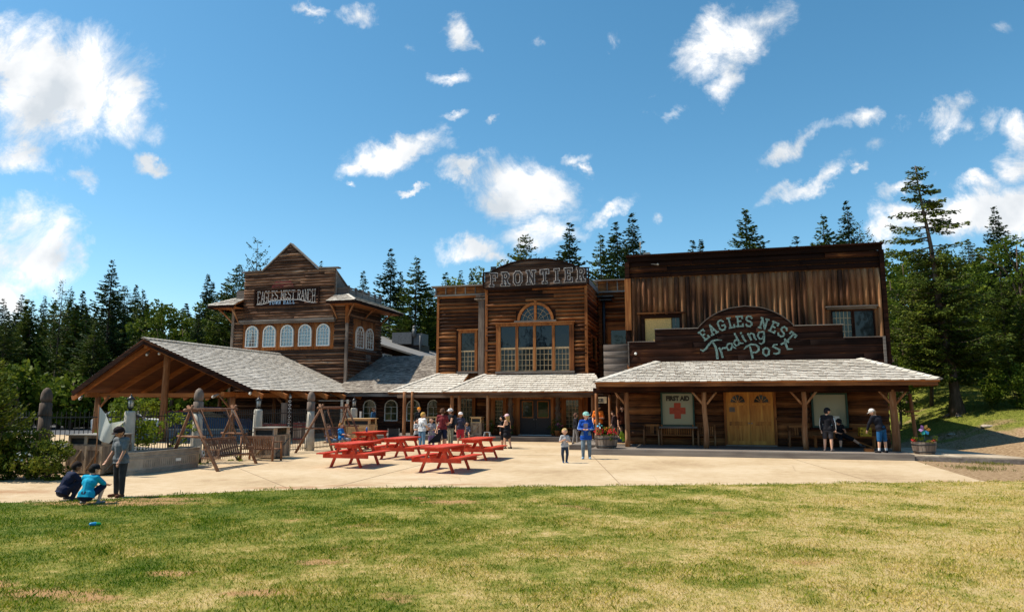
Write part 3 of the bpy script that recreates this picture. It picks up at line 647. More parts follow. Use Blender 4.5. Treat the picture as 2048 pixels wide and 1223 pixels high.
# grass: one blade mesh for the whole lawn
def build_grass():
    rng = np.random.default_rng(3)
    edge = np.array([(-60, 13.2), (-16, 14.1), (-10.3, 14.5), (-8.9, 14.72), (-7.8, 15.5), (-6, 16.4), (-3.8, 16.95), (0, 17.2), (5.9, 17.7), (12.1, 18.3), (17, 18.6), (26, 19), (60, 20)])
    P = []
    for y0, y1, dens in ((5.2, 8, 3000), (8, 10, 2700), (10, 12.5, 2000), (12.5, 15.5, 1400), (15.5, 19.2, 1000)):
        hw0 = y1 * .78 + .7; n = int((y1 - y0) * 2 * hw0 * dens); q = rng.random((n, 2)); x = (q[:, 0] * 2 - 1) * hw0; y = y0 + q[:, 1] * (y1 - y0)
        P.append(np.stack([x, y], 1))
    P = np.concatenate(P); lim = np.interp(P[:, 0], edge[:, 0], edge[:, 1]) + .12 * np.sin(P[:, 0] * 3.1) + .08 * np.sin(P[:, 0] * 7.7 + 1) + rng.normal(0, .07, len(P))
    # thinner growth in scattered bare patches
    f = (np.sin(P[:, 0] * 1.3 + 2) * np.sin(P[:, 1] * 1.7 + P[:, 0] * .4) + np.sin(P[:, 0] * 3.1 + P[:, 1] * 2.2)) * .5
    bare = np.zeros(len(P))
    for (x, y, ra, rb) in BARE: bare = np.maximum(bare, 1 - np.clip((((P[:, 0] - x) / ra) ** 2 + ((P[:, 1] - y) / rb) ** 2) ** .5 + rng.normal(0, .3, len(P)), 0, 1.2))
    keep = (rng.random(len(P)) > bare * 1.0) & (P[:, 1] < lim) & (rng.random(len(P)) < np.clip(1.0 - .45 * f, .35, 1))
    P = P[keep]; n = len(P); d = np.hypot(P[:, 0], P[:, 1])
    h = rng.uniform(.010, .034, n) * (1 + .35 * np.sin(P[:, 0] * 2.1) * np.sin(P[:, 1] * 2.7)); h *= np.where(rng.random(n) < .03, 1.7, 1)
    near = np.clip((P[:, 1] - (lim[keep] - .45)) / .4, 0, 1); h *= 1 + .6 * near
    w = .0028 + d * .00030; an = rng.uniform(0, 2 * np.pi, n); ln = rng.uniform(.1, 1.1, n) * h; la = rng.uniform(0, 2 * np.pi, n)
    V = np.zeros((n, 4, 3)); dx, dy = np.cos(an) * w / 2, np.sin(an) * w / 2
    V[:, 0] = np.stack([P[:, 0] - dx, P[:, 1] - dy, np.full(n, .008)], 1); V[:, 1] = np.stack([P[:, 0] + dx, P[:, 1] + dy, np.full(n, .008)], 1)
    mx_, my_ = P[:, 0] + np.cos(la) * ln * .3, P[:, 1] + np.sin(la) * ln * .3
    V[:, 2] = np.stack([mx_ + dx * .8, my_ + dy * .8, .012 + h * .6], 1)
    V[:, 3] = np.stack([P[:, 0] + np.cos(la) * ln, P[:, 1] + np.sin(la) * ln, .012 + h], 1)
    me = bpy.data.meshes.new('grass'); me.vertices.add(n * 4); me.vertices.foreach_set('co', V.reshape(-1).astype(np.float32))
    idx = (np.arange(n)[:, None] * 4 + np.array([0, 1, 2, 0, 2, 3])[None]).reshape(-1)
    me.loops.add(n * 6); me.loops.foreach_set('vertex_index', idx.astype(np.int32))
    me.polygons.add(n * 2); me.polygons.foreach_set('loop_start', (np.arange(n * 2) * 3).astype(np.int32)); me.polygons.foreach_set('loop_total', np.full(n * 2, 3, np.int32))
    me.update(calc_edges=True); me.materials.append(blade_mat())
    o = bpy.data.objects.new('grass', me); C.objects.link(o); tag(o, 'mown lawn of green and straw coloured blades', 'grass', kind='stuff')
build_grass()

# ---------------------------------------------------------------- trading post
def text_mesh(parent, name, s, size, origin, F, mat, depth=.02, bold=.0, shear=0.0, rotz=0.0, xs=1.0):
    """flat lettering laid on a wall through mapping F"""
    cu = bpy.data.curves.new(name, 'FONT'); cu.body = s; cu.size = size; cu.offset = bold; cu.shear = shear; cu.resolution_u = 3; cu.extrude = depth / 2
    to = bpy.data.objects.new(name, cu); C.objects.link(to)
    dg = bpy.context.evaluated_depsgraph_get(); me = bpy.data.meshes.new_from_object(to.evaluated_get(dg)); bpy.data.objects.remove(to)
    me.name = name; c, s_ = math.cos(R(rotz)), math.sin(R(rotz))
    for v in me.vertices:
        x, y, z = v.co; x *= xs
        v.co = F(origin[0] + x * c - y * s_, origin[1] + x * s_ + y * c, origin[2] + depth / 2 + z)
    me.materials.clear(); me.materials.append(mat)
    o = bpy.data.objects.new(name, me); C.objects.link(o); o.parent = parent
    return o
def off_of(o_ab): return (-o_ab[0], -o_ab[1], 0)
def shift(F, off): return lambda s, z, d: tuple(p + q for p, q in zip(F(s, z, d), off))

TP = (2.2, 31.5)
def trading_post():
    t = T('log_store_building', 'dark log store with upright half logs above its porch and teal lettering on the arch', 'building', *TP)
    of = off_of(TP); F = front(31.5)
    H = [(-1.62, -.17, .97, 2.5), (1.06, 3.08, .2, 2.56), (4.42, 5.9, .97, 2.45)]
    m = MB(of); logs(m, F, (-3.0, 7.38), .22, 3.72, .31, H, depth=.12)
    logs(m, side(7.36), (31.5, 43), .1, 3.5, .31, (), depth=.09); logs(m, side(7.36), (32.62, 43), 3.5, 8.5, .31, (), depth=.09); logs(m, sidel(-2.98), (31.5, 43), .22, 3.4, .31, (), depth=.09); logs(m, sidel(-2.94), (32.62, 43), 3.4, 8.3, .31, (), depth=.09)
    m.box(-2.97, 7.35, 31.52, 32.6, 0, 3.8); m.box(-2.92, 7.34, 32.63, 43, 0, 8.58); m.build('wall', logw, t)
    # upright half logs of the tall storey
    F2 = front(32.6); H2 = [(-2.36, -.62, 4.5, 6.0), (5.58, 7.42, 4.5, 6.06)]
    m = MB(of); vlogs(m, F2, -2.9, 7.72, .245, 3.6, 7.72, H2, depth=.17); m.box(-2.93, 7.75, 32.602, 32.66, 3.5, 8.5); m.build('upper_wall', logv, t)
    m = MB(of); logs(m, front(32.52), (-2.98, 7.8), 7.74, 8.5, .25, (), depth=.05, pieces=(3, 6)); m.box(-3.0, 7.82, 32.4, 32.56, 8.5, 8.72); m.box(-3.05, 7.86, 32.2, 33.2, 8.72, 8.78); m.build('fascia', boardk, t)
    boxes('corner_board', boardk, t, of, [(-3.12, -2.92, 32.42, 32.6, 3.4, 8.5), (7.7, 7.88, 32.42, 32.6, 3.3, 8.5)])
    m = MB(of); m.box(-3.14, -2.86, 32.36, 32.41, 5.3, 7.7); m.build('corner_board', cedarv, t)
    m = MB(of); m.box(-3.0, 7.8, 33.2, 43, 8.4, 8.66); m.build('roof', metalroof, t)
    # boarded window and right pair
    wf = MB(of); wf.band(rect_pts(-2.42, -.56, 4.3, 6.02), rect_pts(-2.28, -.7, 4.35, 5.84), F2, 0, .16); wf.prism(rect_pts(-2.6, -.45, 6.02, 6.09), F2, 0, .26)
    w1 = wf.build('window', boardk, t); tag(w1, 'window mostly covered by a plain yellow board')
    m = MB(of); m.prism(rect_pts(-2.26, -1.08, 4.35, 5.83), F2, .02, .09); m.build('board_panel', ply, w1)
    m = MB(of); m.prism(rect_pts(-1.04, -.72, 4.35, 5.83), F2, .02, .07); m.build('pane', gl_mid, w1)
    m = MB(of); m.prism(rect_pts(-.9, -.87, 4.35, 5.83), F2, .06, .1); m.prism(rect_pts(-1.04, -.72, 5.2, 5.23), F2, .06, .101); m.build('muntins', boardg, w1)
    m = MB(of); m.prism(rect_pts(5.45, 7.5, 6.06, 6.12), F2, 0, .26); m.prism(rect_pts(5.5, 7.46, 5.98, 6.06), F2, 0, .15); m.build('window_hood', boardg, t)
    window(t, of, F2, 5.66, 6.5, 4.4, 5.94, grid=(5, 5), frame=boardk, pane=gl_mid, mun=cream, mw=.018, dp=.12)
    window(t, of, F2, 6.52, 7.36, 4.4, 5.94, grid=None, frame=boardk, pane=gl_dark, dp=.12)
    # stepped false front
    Ff = front(31.36)
    def arch_o(z):
        c, r, top = 2.03, 1.95, 6.10; ri = top - 5.2; Rr = (r * r + ri * ri) / (2 * ri); q = max(0, Rr * Rr - (z - (top - Rr)) ** 2); return (c - math.sqrt(q), c + math.sqrt(q))
    m = MB(of)
    logs(m, Ff, (-2.95, 7.42), 3.72, 4.66, .31, (), depth=.022, flat=.25, wav=.5, K=5)
    logs(m, Ff, (-1.77, 5.87), 4.66, 5.2, .27, (), depth=.022, flat=.25, wav=.5)
    logs(m, Ff, arch_o, 5.2, 6.08, .29, (), depth=.022, flat=.25, wav=.5)
    ap = [arch_o(5.2 + .9 * k / 12) for k in range(13)]
    poly = [(a[1], 5.2 + .9 * k / 12) for k, a in enumerate(ap)] + [(a[0], 5.2 + .9 * k / 12) for k, a in reversed(list(enumerate(ap)))]
    m.prism(poly, Ff, -.05, -.002); m.box(-2.94, 7.41, 31.362, 31.44, 3.6, 4.66); m.box(-1.76, 5.86, 31.362, 31.44, 4.66, 5.2)
    ff = m.build('false_front', boardk, t)
    m = MB(of)
    for (a, b, z) in ((-2.97, -1.77, 4.66), (5.87, 7.44, 4.66), (-1.8, .1, 5.2), (3.95, 5.9, 5.2)): m.prism(rect_pts(a, b, z, z + .03), Ff, -.08, .05)
    pts = [(a[0], 5.2 + .9 * k / 12) for k, a in enumerate(ap)] + [(a[1], 5.2 + .9 * k / 12) for k, a in reversed(list(enumerate(ap[:-1])))]
    c = Vector((2.03, 4.0)); outer = [tuple(Vector(p) + (Vector(p) - c).normalized() * .035) for p in pts]
    m.band(outer, pts, Ff, -.08, .05, False); m.prism(rect_pts(-2.96, -2.9, 3.6, 4.66), Ff, -.06, .045); m.prism(rect_pts(7.34, 7.44, 3.4, 4.66), Ff, -.06, .045)
    m.build('edge_trim', boardg, ff)
    # lettering painted on the false front
    m = MB(of); cx, cz, rr = 1.96, 2.73, 2.52
    s = 'EAGLES NEST'; angs = [129.5, 120.5, 111.5, 103, 95.5, 87.5, None, 75.0, 66.0, 57.5, 49.5]
    for ch, an in zip(s, angs):
        if ch == ' ': continue
        rad = R(an - 2.6); ex = (math.sin(rad), -math.cos(rad)); ey = (math.cos(rad), math.sin(rad)); w_ = GL[ch][0] * .40
        glyph(m, ch, Ff, lambda x, y, ex=ex, ey=ey, w_=w_: (cx + ey[0] * (rr + y) + ex[0] * (x - w_ / 2), cz + ey[1] * (rr + y) + ex[1] * (x - w_ / 2)), .42, .072, .026, .034, .95)
    m.build('lettering', teal, ff)
    m = MB(of); d0, d1 = .026, .034
    def PZ(zx, zy): # lettering laid out from its own drawing: metres on the board
        return (-.09 + zx * .002305, 6.33 - zy * .002355)
    def S(pts, th): stroke(m, Ff, [PZ(*p) for p in pts], th, d0, d1)
    S([(100, 870), (150, 895), (205, 860), (270, 770), (330, 715), (400, 700), (500, 705)], [.03, .09, .09, .09, .08, .07, .03]); S([(330, 730), (380, 830), (400, 930), (405, 1050)], [.06, .1, .1, .1])
    S([(440, 840), (480, 930), (500, 1030)], .085); S([(470, 900), (505, 850), (560, 850)], [.05, .07, .09])
    S([(650, 770), (600, 780), (575, 830), (605, 890), (650, 880), (680, 810)], .075); S([(665, 760), (690, 830), (745, 865)], [.06, .07, .04])
    S([(780, 700), (730, 715), (710, 760), (745, 815), (800, 790), (800, 720)], .075); S([(725, 580), (775, 690), (820, 770), (880, 770)], [.07, .08, .08, .04])
    S([(860, 620), (890, 700), (930, 745)], .085); S([(835, 570), (850, 600)], .08)
    S([(960, 590), (1000, 670), (1020, 720)], .08); S([(975, 640), (1020, 590), (1065, 610), (1080, 680), (1110, 715)], [.05, .07, .08, .08, .05])
    S([(1230, 570), (1160, 580), (1135, 640), (1165, 700), (1220, 690), (1245, 630)], .075); S([(1245, 560), (1245, 660), (1235, 760), (1190, 790), (1150, 770)], [.07, .08, .08, .07, .04])
    S([(880, 880), (930, 830), (1010, 795), (1090, 800), (1140, 840), (1140, 900), (1090, 940), (1010, 940)], [.03, .08, .08, .08, .09, .09, .08, .05]); S([(990, 830), (1010, 930), (1030, 1050)], [.06, .09, .09])
    S([(1270, 860), (1220, 890), (1215, 960), (1265, 1005), (1310, 975), (1320, 900), (1270, 860)], .085)
    S([(1470, 805), (1410, 810), (1385, 840), (1440, 870), (1500, 900), (1490, 955), (1440, 970), (1390, 960)], [.05, .08, .08, .08, .09, .09, .08, .05])
    S([(1600, 700), (1610, 800), (1640, 890), (1725, 890)], [.07, .09, .09, .04]); S([(1525, 805), (1600, 770), (1665, 730)], [.08, .07, .06])
    m.build('lettering', teal, ff)
    # grey plank parapet on the left
    m = MB(of); logs(m, front(31.5), (-4.06, -2.98), 3.15, 4.6, .29, (), depth=.025, flat=.3); m.box(-4.05, -2.99, 31.502, 31.56, 3.1, 4.6); m.box(-4.05, -4.0, 31.5, 34, 3.1, 4.6); m.build('parapet', boardg, t)
    # porch roof
    sh = MB(of); sl = MB(of)
    e0, e1, zz, zr = (-4.05, 28.4), (8.42, 28.4), 2.84, 3.78
    Ls = math.hypot(3.0, zr - zz)
    roof_plane(sh, sl, (e0[0], e0[1], zz), (e1[0], e1[1], zz), (0, 3.0, zr - zz), [(0, 0), (e1[0] - e0[0], 0), (6.45 - e0[0], Ls), (-1.7 - e0[0], Ls)], course=.245)
    Lh = math.hypot(2.35, zr - zz)
    roof_plane(sh, sl, (e0[0], 35.0, zz), (e0[0], e0[1], zz), (2.35, 0, zr - zz), [(0, 0), (6.6, 0), (3.6, Lh), (0, Lh)], course=.245)
    Lh = math.hypot(1.97, zr - zz)
    roof_plane(sh, sl, (e1[0], e1[1], zz), (e1[0], 31.45, zz), (-1.97, 0, zr - zz), [(0, 0), (3.05, 0), (3.05, Lh)], course=.245)
    hip_cap(sh, (e0[0], e0[1], zz + .03), (-1.7, 31.4, zr + .03)); hip_cap(sh, (e1[0], e1[1], zz + .03), (6.45, 31.4, zr + .03))
    rf = sh.build('roof', shake, t)
    sl.build('roof_boards', cedar, rf)
    m = MB(of); m.box(-4.0, 8.36, 28.42, 28.46, 2.64, 2.80); m.box(-4.02, -3.98, 28.47, 34.9, 2.62, 2.80); m.box(8.33, 8.37, 28.47, 31.4, 2.62, 2.80)
    for i in range(21):
        x = -3.9 + i * .61; k = min(1, (x + 4.05) / 2.35, (8.42 - x) / 1.97)
        if k > .12: m.bar((x, 28.5, 2.72), (x, 28.45 + 2.85 * k, 2.72 + .84 * k), .07, .12)
    m.build('rafters', logw, t)
    m = MB(of); m.box(-4.1, 7.6, 29.2, 29.42, 2.42, 2.66); m.box(-4.25, -4.05, 29.3, 35.5, 2.4, 2.62); m.build('beam', boardk, t)
    for a, b, r in ((-2.86, 29.3, .10), (.23, 29.3, .10), (3.93, 29.3, .10), (7.06, 29.3, .135), (-4.25, 30.4, .085), (-4.1, 33.9, .09), (-3.8, 34.6, .1)):
        m = MB(of); ll = random.uniform(-.03, .03); m.tube([(a + ll * math.sin(k), b, .2 + (2.3 * k / 6)) for k in range(7)], [r * (1.12 - .04 * k) for k in range(7)], 9, wob=.05); m.build('post', postw, t)
    for a, sgs in ((.23, (-1, 1)), (3.93, (-1, 1)), (7.06, (-1, 1)), (-2.86, (-1,))):
        for sg in sgs: m = MB(of); m.tube([(a + sg * .08, 29.28, 1.95), (a + sg * .5, 29.28, 2.48)], .045, 7); m.build('brace', postw, t)
    m = MB(of)
    for i in range(18): m.box(-4.1, 7.18, 27.66 + i * .208, 27.66 + i * .208 + .2, .17, .22)
    for i in range(12): m.box(-5.4, -4.11, 30.3 + i * .42, 30.3 + i * .42 + .41, .17, .219)
    m.box(-4.12, 7.2, 27.6, 27.655, .0, .215); m.box(-4.17, -4.12, 27.6, 30.3, 0, .215); m.box(-5.45, -4.12, 30.22, 30.29, 0, .215)
    m.box(-4.0, 7.1, 27.8, 31.4, 0.0, .15); m.build('deck', deckw, t)
    # double door
    m = MB(of); m.band(rect_pts(1.02, 3.12, .22, 2.58), rect_pts(1.12, 3.02, .23, 2.47), F, 0, .14); df = m.build('door_frame', cedarv, t)
    m = MB(of); m.prism(rect_pts(1.06, 3.08, .2, .25), F, .1, .26); m.build('threshold', steel, df)
    for k in range(2):
        s0 = 1.13 + k * .945; s1 = s0 + .935; m = MB(of); m.prism(rect_pts(s0, s1, .26, 2.46), F, .03, .075)
        cxd = (s0 + s1) / 2
        for (x0, x1, z0, z1) in ((s0, s0 + .1, .27, 2.45), (s1 - .1, s1, .27, 2.45), (s0 + .1, s1 - .1, .27, .42), (s0 + .1, s1 - .1, 1.05, 1.22), (s0 + .1, s1 - .1, 1.9, 1.98), (cxd - .04, cxd + .04, 1.22, 1.9), (cxd - .04, cxd + .04, .42, 1.05)):
            m.prism(rect_pts(x0 + .001, x1 - .001, z0 + .001, z1 - .001), F, .076, .098)
        for x in (s0 + .19, cxd - .1, cxd + .12, s1 - .18): m.prism(rect_pts(x - .004, x + .004, .42, 1.9), F, .076, .080)
        d = m.build('door', doorw, t)
        fan = [(cxd + .29 * math.cos(math.pi * i / 12), 2.02 + .31 * math.sin(math.pi * i / 12)) for i in range(13)]
        m = MB(of); m.prism(fan, F, .076, .085); m.build('pane', gl_dark, d)
        m = MB(of)
        m.band([(cxd + .32 * math.cos(math.pi * i / 12), 2.0 + .35 * math.sin(math.pi * i / 12)) for i in range(13)], fan, F, .076, .104, False)
        for an in (36, 72, 108, 144): a_ = R(an); m.bar(F(cxd, 2.02, .092), F(cxd + .3 * math.cos(a_), 2.02 + .31 * math.sin(a_), .092), .02, .02)
        m.build('muntins', doorw, d)
        m = MB(of); x = s1 - .05 if k == 0 else s0 + .05; m.tube([F(x, 1.15, .1), F(x, 1.15, .16)], .03, 8); m.build('handle', steel, d)
        if k == 0: m = MB(of); m.prism(rect_pts(s0 + .12, s0 + .34, 1.62, 1.82), F, .099, .103); m.build('paper_notice', boardg, d)
    m = MB(of); m.prism(rect_pts(1.86, 2.42, 2.63, 2.72), F, .1, .14); m.build('door_plate', cedar, t)
    # painted display windows
    w = window(t, of, F, -1.6, -.19, 1.0, 2.46, fw=.07, frame=green_t, pane=gl_board, grid=None, sill=boardg, dp=.14, label='green framed window painted with a red cross and dark FIRST AID lettering')
    m = MB(of); c_, q = -.9, 1.66; a_ = .14; bb = .34
    m.prism([(c_ - a_, q - bb), (c_ + a_, q - bb), (c_ + a_, q - a_), (c_ + bb, q - a_), (c_ + bb, q + a_), (c_ + a_, q + a_), (c_ + a_, q + bb), (c_ - a_, q + bb), (c_ - a_, q + a_), (c_ - bb, q + a_), (c_ - bb, q - a_), (c_ - a_, q - a_)], F, .064, .070); m.build('red_cross', redcross, w)
    text_mesh(w, 'lettering', 'FIRST AID', .27, (-1.37, 2.10, .066), shift(F, of), blackp, .006, bold=.018, xs=.84)
    w = window(t, of, F, 4.5, 5.87, 1.0, 2.4, fw=.07, frame=green_t, pane=gl_board, grid=None, sill=boardk, dp=.14, label='green framed window with a white paper notice in its lower corner')
    m = MB(of); m.prism(rect_pts(4.82, 5.54, 1.09, 1.46), F, .064, .068); pp = m.build('paper_notice', white_t, w)
    text_mesh(pp, 'lettering', 'FIRST', .19, (4.9, 1.29, .069), shift(F, of), blackp, .004, bold=.006); text_mesh(pp, 'lettering', 'AID', .19, (5.02, 1.12, .069), shift(F, of), blackp, .004, bold=.006)
    # roof corner lamp, small aerial and floodlight
    m = MB(of); m.tube([(-2.4, 32.7, 8.7), (-2.4, 32.7, 9.5)], .018, 6); m.build('aerial', steel, t)
    m = MB(of); m.bar((-2.25, 32.5, 8.86), (-1.95, 32.5, 8.86), .1, .12); m.ball((-1.6, 32.3, 8.3), .06); m.tube([(-1.6, 32.3, 8.3), (-1.9, 32.35, 8.34)], .02, 6); m.build('floodlight', steel, t)
    m = MB(of); m.ball((-2.62, 31.3, 4.15), .06); m.build('porch_lamp', white_t, t)
    return t
trading_post()

# ---------------------------------------------------------------- frontier hall
FR = (-8.7, 38.2)
def frontier():
    t = T('log_hall_building', 'brown log hall with FRONTIER on its arched top board and a fan window below', 'building', *FR)
    of = off_of(FR); F = front(38.2); Fl = front(39.4); Fr = front(42.5); Fs = side(-5.83)
    H = [(-10.9, -6.5, 3.75, 6.4), (-9.85, -7.55, 6.42, 7.3), (-9.55, -7.85, 7.3, 7.5)]
    m = MB(of); logs(m, F, (-11.6, -5.83), 3.3, 8.52, .22, H, depth=.11)
    logs(m, Fs, (38.2, 42.5), 3.3, 8.9, .22, [(39.3, 41.6, 4.2, 6.2)], depth=.11)
    m.box(-11.59, -5.84, 38.22, 50, 0, 8.6); m.build('wall', logw, t)
    m = MB(of); logs(m, Fl, (-15.0, -12.0), 3.4, 8.42, .22, [(-13.85, -12.3, 3.65, 6.35)], depth=.11); m.box(-14.99, -11.9, 39.42, 50, 0, 8.5); m.build('left_wing_wall', logw, t)
    m = MB(of); logs(m, Fr, (-5.5, -2.6), 3.2, 8.6, .22, [(-5.3, -3.6, 5.0, 6.8)], depth=.11); m.box(-5.8, -2.55, 42.52, 50, 0, 9.1); m.build('right_wing_wall', logw, t)
    # corner boards and pilasters
    boxes('corner_board', cedarv, t, of, [(-11.66, -11.51, 38.08, 38.2, 3.4, 8.5), (-5.92, -5.77, 38.08, 38.2, 3.4, 8.5), (-15.06, -14.92, 39.28, 39.4, 3.5, 8.4)])
    m = MB(of)
    for i in range(3): m.box(-12.22 + i * .19, -12.05 + i * .19, 38.6 - .05 * (i % 2), 39.35, 3.4, 7.95)
    m.box(-12.45, -11.6, 38.5, 39.3, 7.95, 8.03); m.box(-12.35, -11.65, 38.45, 39.3, 8.1, 8.18); m.build('pilaster', boardgv, t)
    m = MB(of); m.tube([(-5.35, 41.9, 3.2), (-5.35, 41.9, 8.2)], .1, 8); m.box(-5.7, -4.75, 41.6, 42.4, 8.3, 8.38); m.box(-5.6, -4.85, 41.7, 42.4, 8.1, 8.18); m.build('drain_pipe', iron, t)
    # cornices
    for a0, a1, b, z0, z1 in ((-15.3, -11.95, 39.4, 8.42, 8.86), (-6.0, -2.6, 42.5, 8.75, 9.35)):
        m = MB(of); m.box(a0 + .15, a1 - .002, b - .22, b + .02, z0, z1); c = m.build('cornice', cornw, t)
        m = MB(of); x = a0 + .2
        while x < a1 - .1: m.box(x, x + .06, b - .30, b - .221, z0 + .02, z1 - .02); x += .62
        m.box(a0, a1, b - .5, b + 1.2, z1, z1 + .07); m.box(a0 + .1, a1, b - .27, b + .02, z0 - .09, z0 - .002); m.build('cornice_trim', boardg, c)
    # arched name board
    Fb = front(38.02)
    def ao(z):
        c, r, top = -8.72, 2.6, 10.02; ri = top - 9.38; Rr = (r * r + ri * ri) / (2 * ri); q = max(0, Rr * Rr - (z - (top - Rr)) ** 2); return (c - math.sqrt(q), c + math.sqrt(q))
    m = MB(of); logs(m, Fb, (-11.66, -5.76), 8.5, 9.38, .22, (), depth=.03, flat=.3); logs(m, Fb, ao, 9.38, 10.0, .2, (), depth=.03, flat=.3)
    m.box(-11.65, -5.77, 38.022, 38.2, 8.5, 9.38)
    ap = [ao(9.38 + .64 * k / 10) for k in range(11)]
    m.prism([(a[1], 9.38 + .64 * k / 10) for k, a in enumerate(ap)] + [(a[0], 9.38 + .64 * k / 10) for k, a in reversed(list(enumerate(ap)))], Fb, -.1, -.002)
    nb = m.build('name_board', boardbr, t); m = MB(of)
    pts = [(-11.72, 8.5), (-11.72, 9.4), (-11.2, 9.42)] + [(a[0], 9.40 + .64 * k / 10) for k, a in enumerate(ap)] + [(a[1], 9.40 + .64 * k / 10) for k, a in reversed(list(enumerate(ap[:-1])))] + [(-6.2, 9.42), (-5.7, 9.4), (-5.7, 8.5)]
    c = Vector((-8.7, 7)); m.band([tuple(Vector(p) + (Vector(p) - c).normalized() * .07) for p in pts], pts, Fb, -.14, .07, False)
    m.prism([(-11.6, 8.42), (-10.7, 8.36), (-5.8, 8.46), (-5.8, 8.55), (-10.7, 8.5), (-11.6, 8.5)], Fb, -.1, .12); m.build('edge_trim', boardk, nb)
    for i, ch in enumerate('FRONTIER'):
        x0 = (-11.32, -10.62, -9.88, -9.12, -8.32, -7.54, -6.96, -6.28)[i]; z0 = 8.64 + .012 * i; tl = (-3, -1, 1, 1, 2, 1, 1, -1)[i]
        pl = lambda x, y, x0=x0, z0=z0, tl=tl: (x0 + x - y * math.sin(R(tl)) * .5, z0 + y + x * math.sin(R(tl)))
        m = MB(of); glyph(m, ch, Fb, pl, .68, .165, .035, .055, .86); l = m.build('letter', whitep, nb); l['label'] = 'white outlined slab letter ' + ch
        m = MB(of); glyph(m, ch, Fb, pl, .68, .105, .056, .070, .86); m.build('letter_face', darkp, l)
    boxes('roof', metalroof, t, of, [(-11.75, -5.7, 38.2, 50, 8.6, 8.9), (-15.1, -11.76, 39.42, 50, 8.5, 8.8), (-5.69, -2.55, 42.6, 50, 9.1, 9.3)])
    m = MB(of); m.tube([(-11.25, 38.4, 9.3), (-11.25, 38.4, 9.62)], .025, 6); m.box(-11.4, -11.1, 38.3, 38.42, 9.62, 9.82); m.build('floodlight', iron, t)
    # big window
    fr = MB(of)
    for a in (-10.86, -9.78, -8.76, -7.68, -6.66): fr.prism(rect_pts(a - (.13 if a < -10 or a > -7 else .075), a + (.13 if a < -10 or a > -7 else .075), 3.75, 6.28), F, 0, .16)
    fr.prism(rect_pts(-11.0, -6.5, 6.28, 6.42), F, 0, .2); fr.prism(rect_pts(-11.05, -6.45, 6.43, 6.48), F, 0, .26); big = fr.build('window', cedarv, t)
    m = MB(of); m.prism(rect_pts(-11.0, -6.5, 3.62, 3.745), F, 0, .26); m.build('sill', boardg, big)
    for (a0, a1) in ((-10.73, -9.86), (-9.70, -8.84), (-8.68, -7.76), (-7.60, -6.79)):
        m = MB(of); m.prism(rect_pts(a0, a1, 5.08, 6.27), F, .03, .07); m.build('pane', gl_sky, big)
        m = MB(of); m.prism(rect_pts(a0, a1, 3.76, 4.99), F, .03, .06); m.build('pane', gl_dark, big)
        m = MB(of); m.prism(rect_pts(a0, a1, 4.995, 5.075), F, .02, .12)
        m.band(rect_pts(a0, a1, 3.76, 4.99), rect_pts(a0 + .03, a1 - .03, 3.79, 4.96), F, .06, .1)
        for k in range(1, 4): x = a0 + (a1 - a0) * k / 4; m.prism(rect_pts(x - .011, x + .011, 3.79, 4.96), F, .06, .085)
        for k in range(1, 4): z = 3.76 + 1.23 * k / 4; m.prism(rect_pts(a0 + .03, a1 - .03, z - .011, z + .011), F, .06, .087)
        m.build('muntins', cream, big)
    # fan window
    c, r, zb = -8.7, .9, 6.58
    hp = lambda q, n=16: [(c + q * math.cos(math.pi * k / n), zb + q * .98 * math.sin(math.pi * k / n)) for k in range(n + 1)]
    m = MB(of); m.band(hp(r + .15), hp(r), F, 0, .17, False); m.prism(rect_pts(c - .07, c + .07, zb, zb + r + .22), F, 0, .185); fw = m.build('window', cedar, t); fw['label'] = 'half round fan window above the four-light window'
    m = MB(of); m.prism(hp(r), F, .03, .06); m.build('pane', gl_sky, fw)
    m = MB(of); m.prism(rect_pts(c - 1.2, c + 1.2, zb - .1, zb - .002), F, 0, .25); m.build('sill', boardg, fw)
    m = MB(of)
    for sg in (-1, 1):
        cc = c + sg * .07
        for q in (.42, .66): m.band([(cc + sg * q * math.cos(math.pi / 2 * k / 8), zb + q * math.sin(math.pi / 2 * k / 8)) for k in range(9)], [(cc + sg * (q - .018) * math.cos(math.pi / 2 * k / 8), zb + (q - .018) * math.sin(math.pi / 2 * k / 8)) for k in range(9)], F, .06, .09, False)
        for an in (28, 58): a_ = R(an); m.bar(F(cc, zb, .08), F(cc + sg * .86 * math.cos(a_), zb + .86 * math.sin(a_), .08), .02, .02)
    m.build('muntins', cream, fw)
    # left wing window, right wing window, narrow return window
    def sash(Fx, a0, a1, z0, z1, zs, cw=.16):
        m = MB(of); m.band(rect_pts(a0 - cw, a1 + cw, z0 - .02, z1 + cw), rect_pts(a0, a1, z0, z1), Fx, 0, .15); m.prism(rect_pts(a0 - cw - .08, a1 + cw + .08, z1 + cw, z1 + cw + .06), Fx, 0, .24); w = m.build('window', cedarv, t)
        m = MB(of); m.prism(rect_pts(a0, a1, z0, z1), Fx, .02, .06); m.build('pane', gl_dark, w)
        m = MB(of); m.prism(rect_pts(a0, a1, zs, zs + .07), Fx, .06, .12)
        for k in (1, 2, 3): x = a0 + (a1 - a0) * k / 4; m.prism(rect_pts(x - .011, x + .011, z0, zs), Fx, .06, .09)
        for k in (1, 2, 3): z = z0 + (zs - z0) * k / 4; m.prism(rect_pts(a0, a1, z - .011, z + .011), Fx, .06, .092)
        m.build('muntins', cream, w)
        m = MB(of); m.prism(rect_pts(a0 - cw - .06, a1 + cw + .06, z0 - .12, z0 - .022), Fx, 0, .24); m.build('sill', boardg, w)
    sash(Fl, -13.5, -12.65, 3.85, 6.1, 4.98)
    window(t, of, Fr, -5.2, -3.9, 5.0, 6.55, frame=cedar, fw=.2, pane=gl_mid, grid=None)
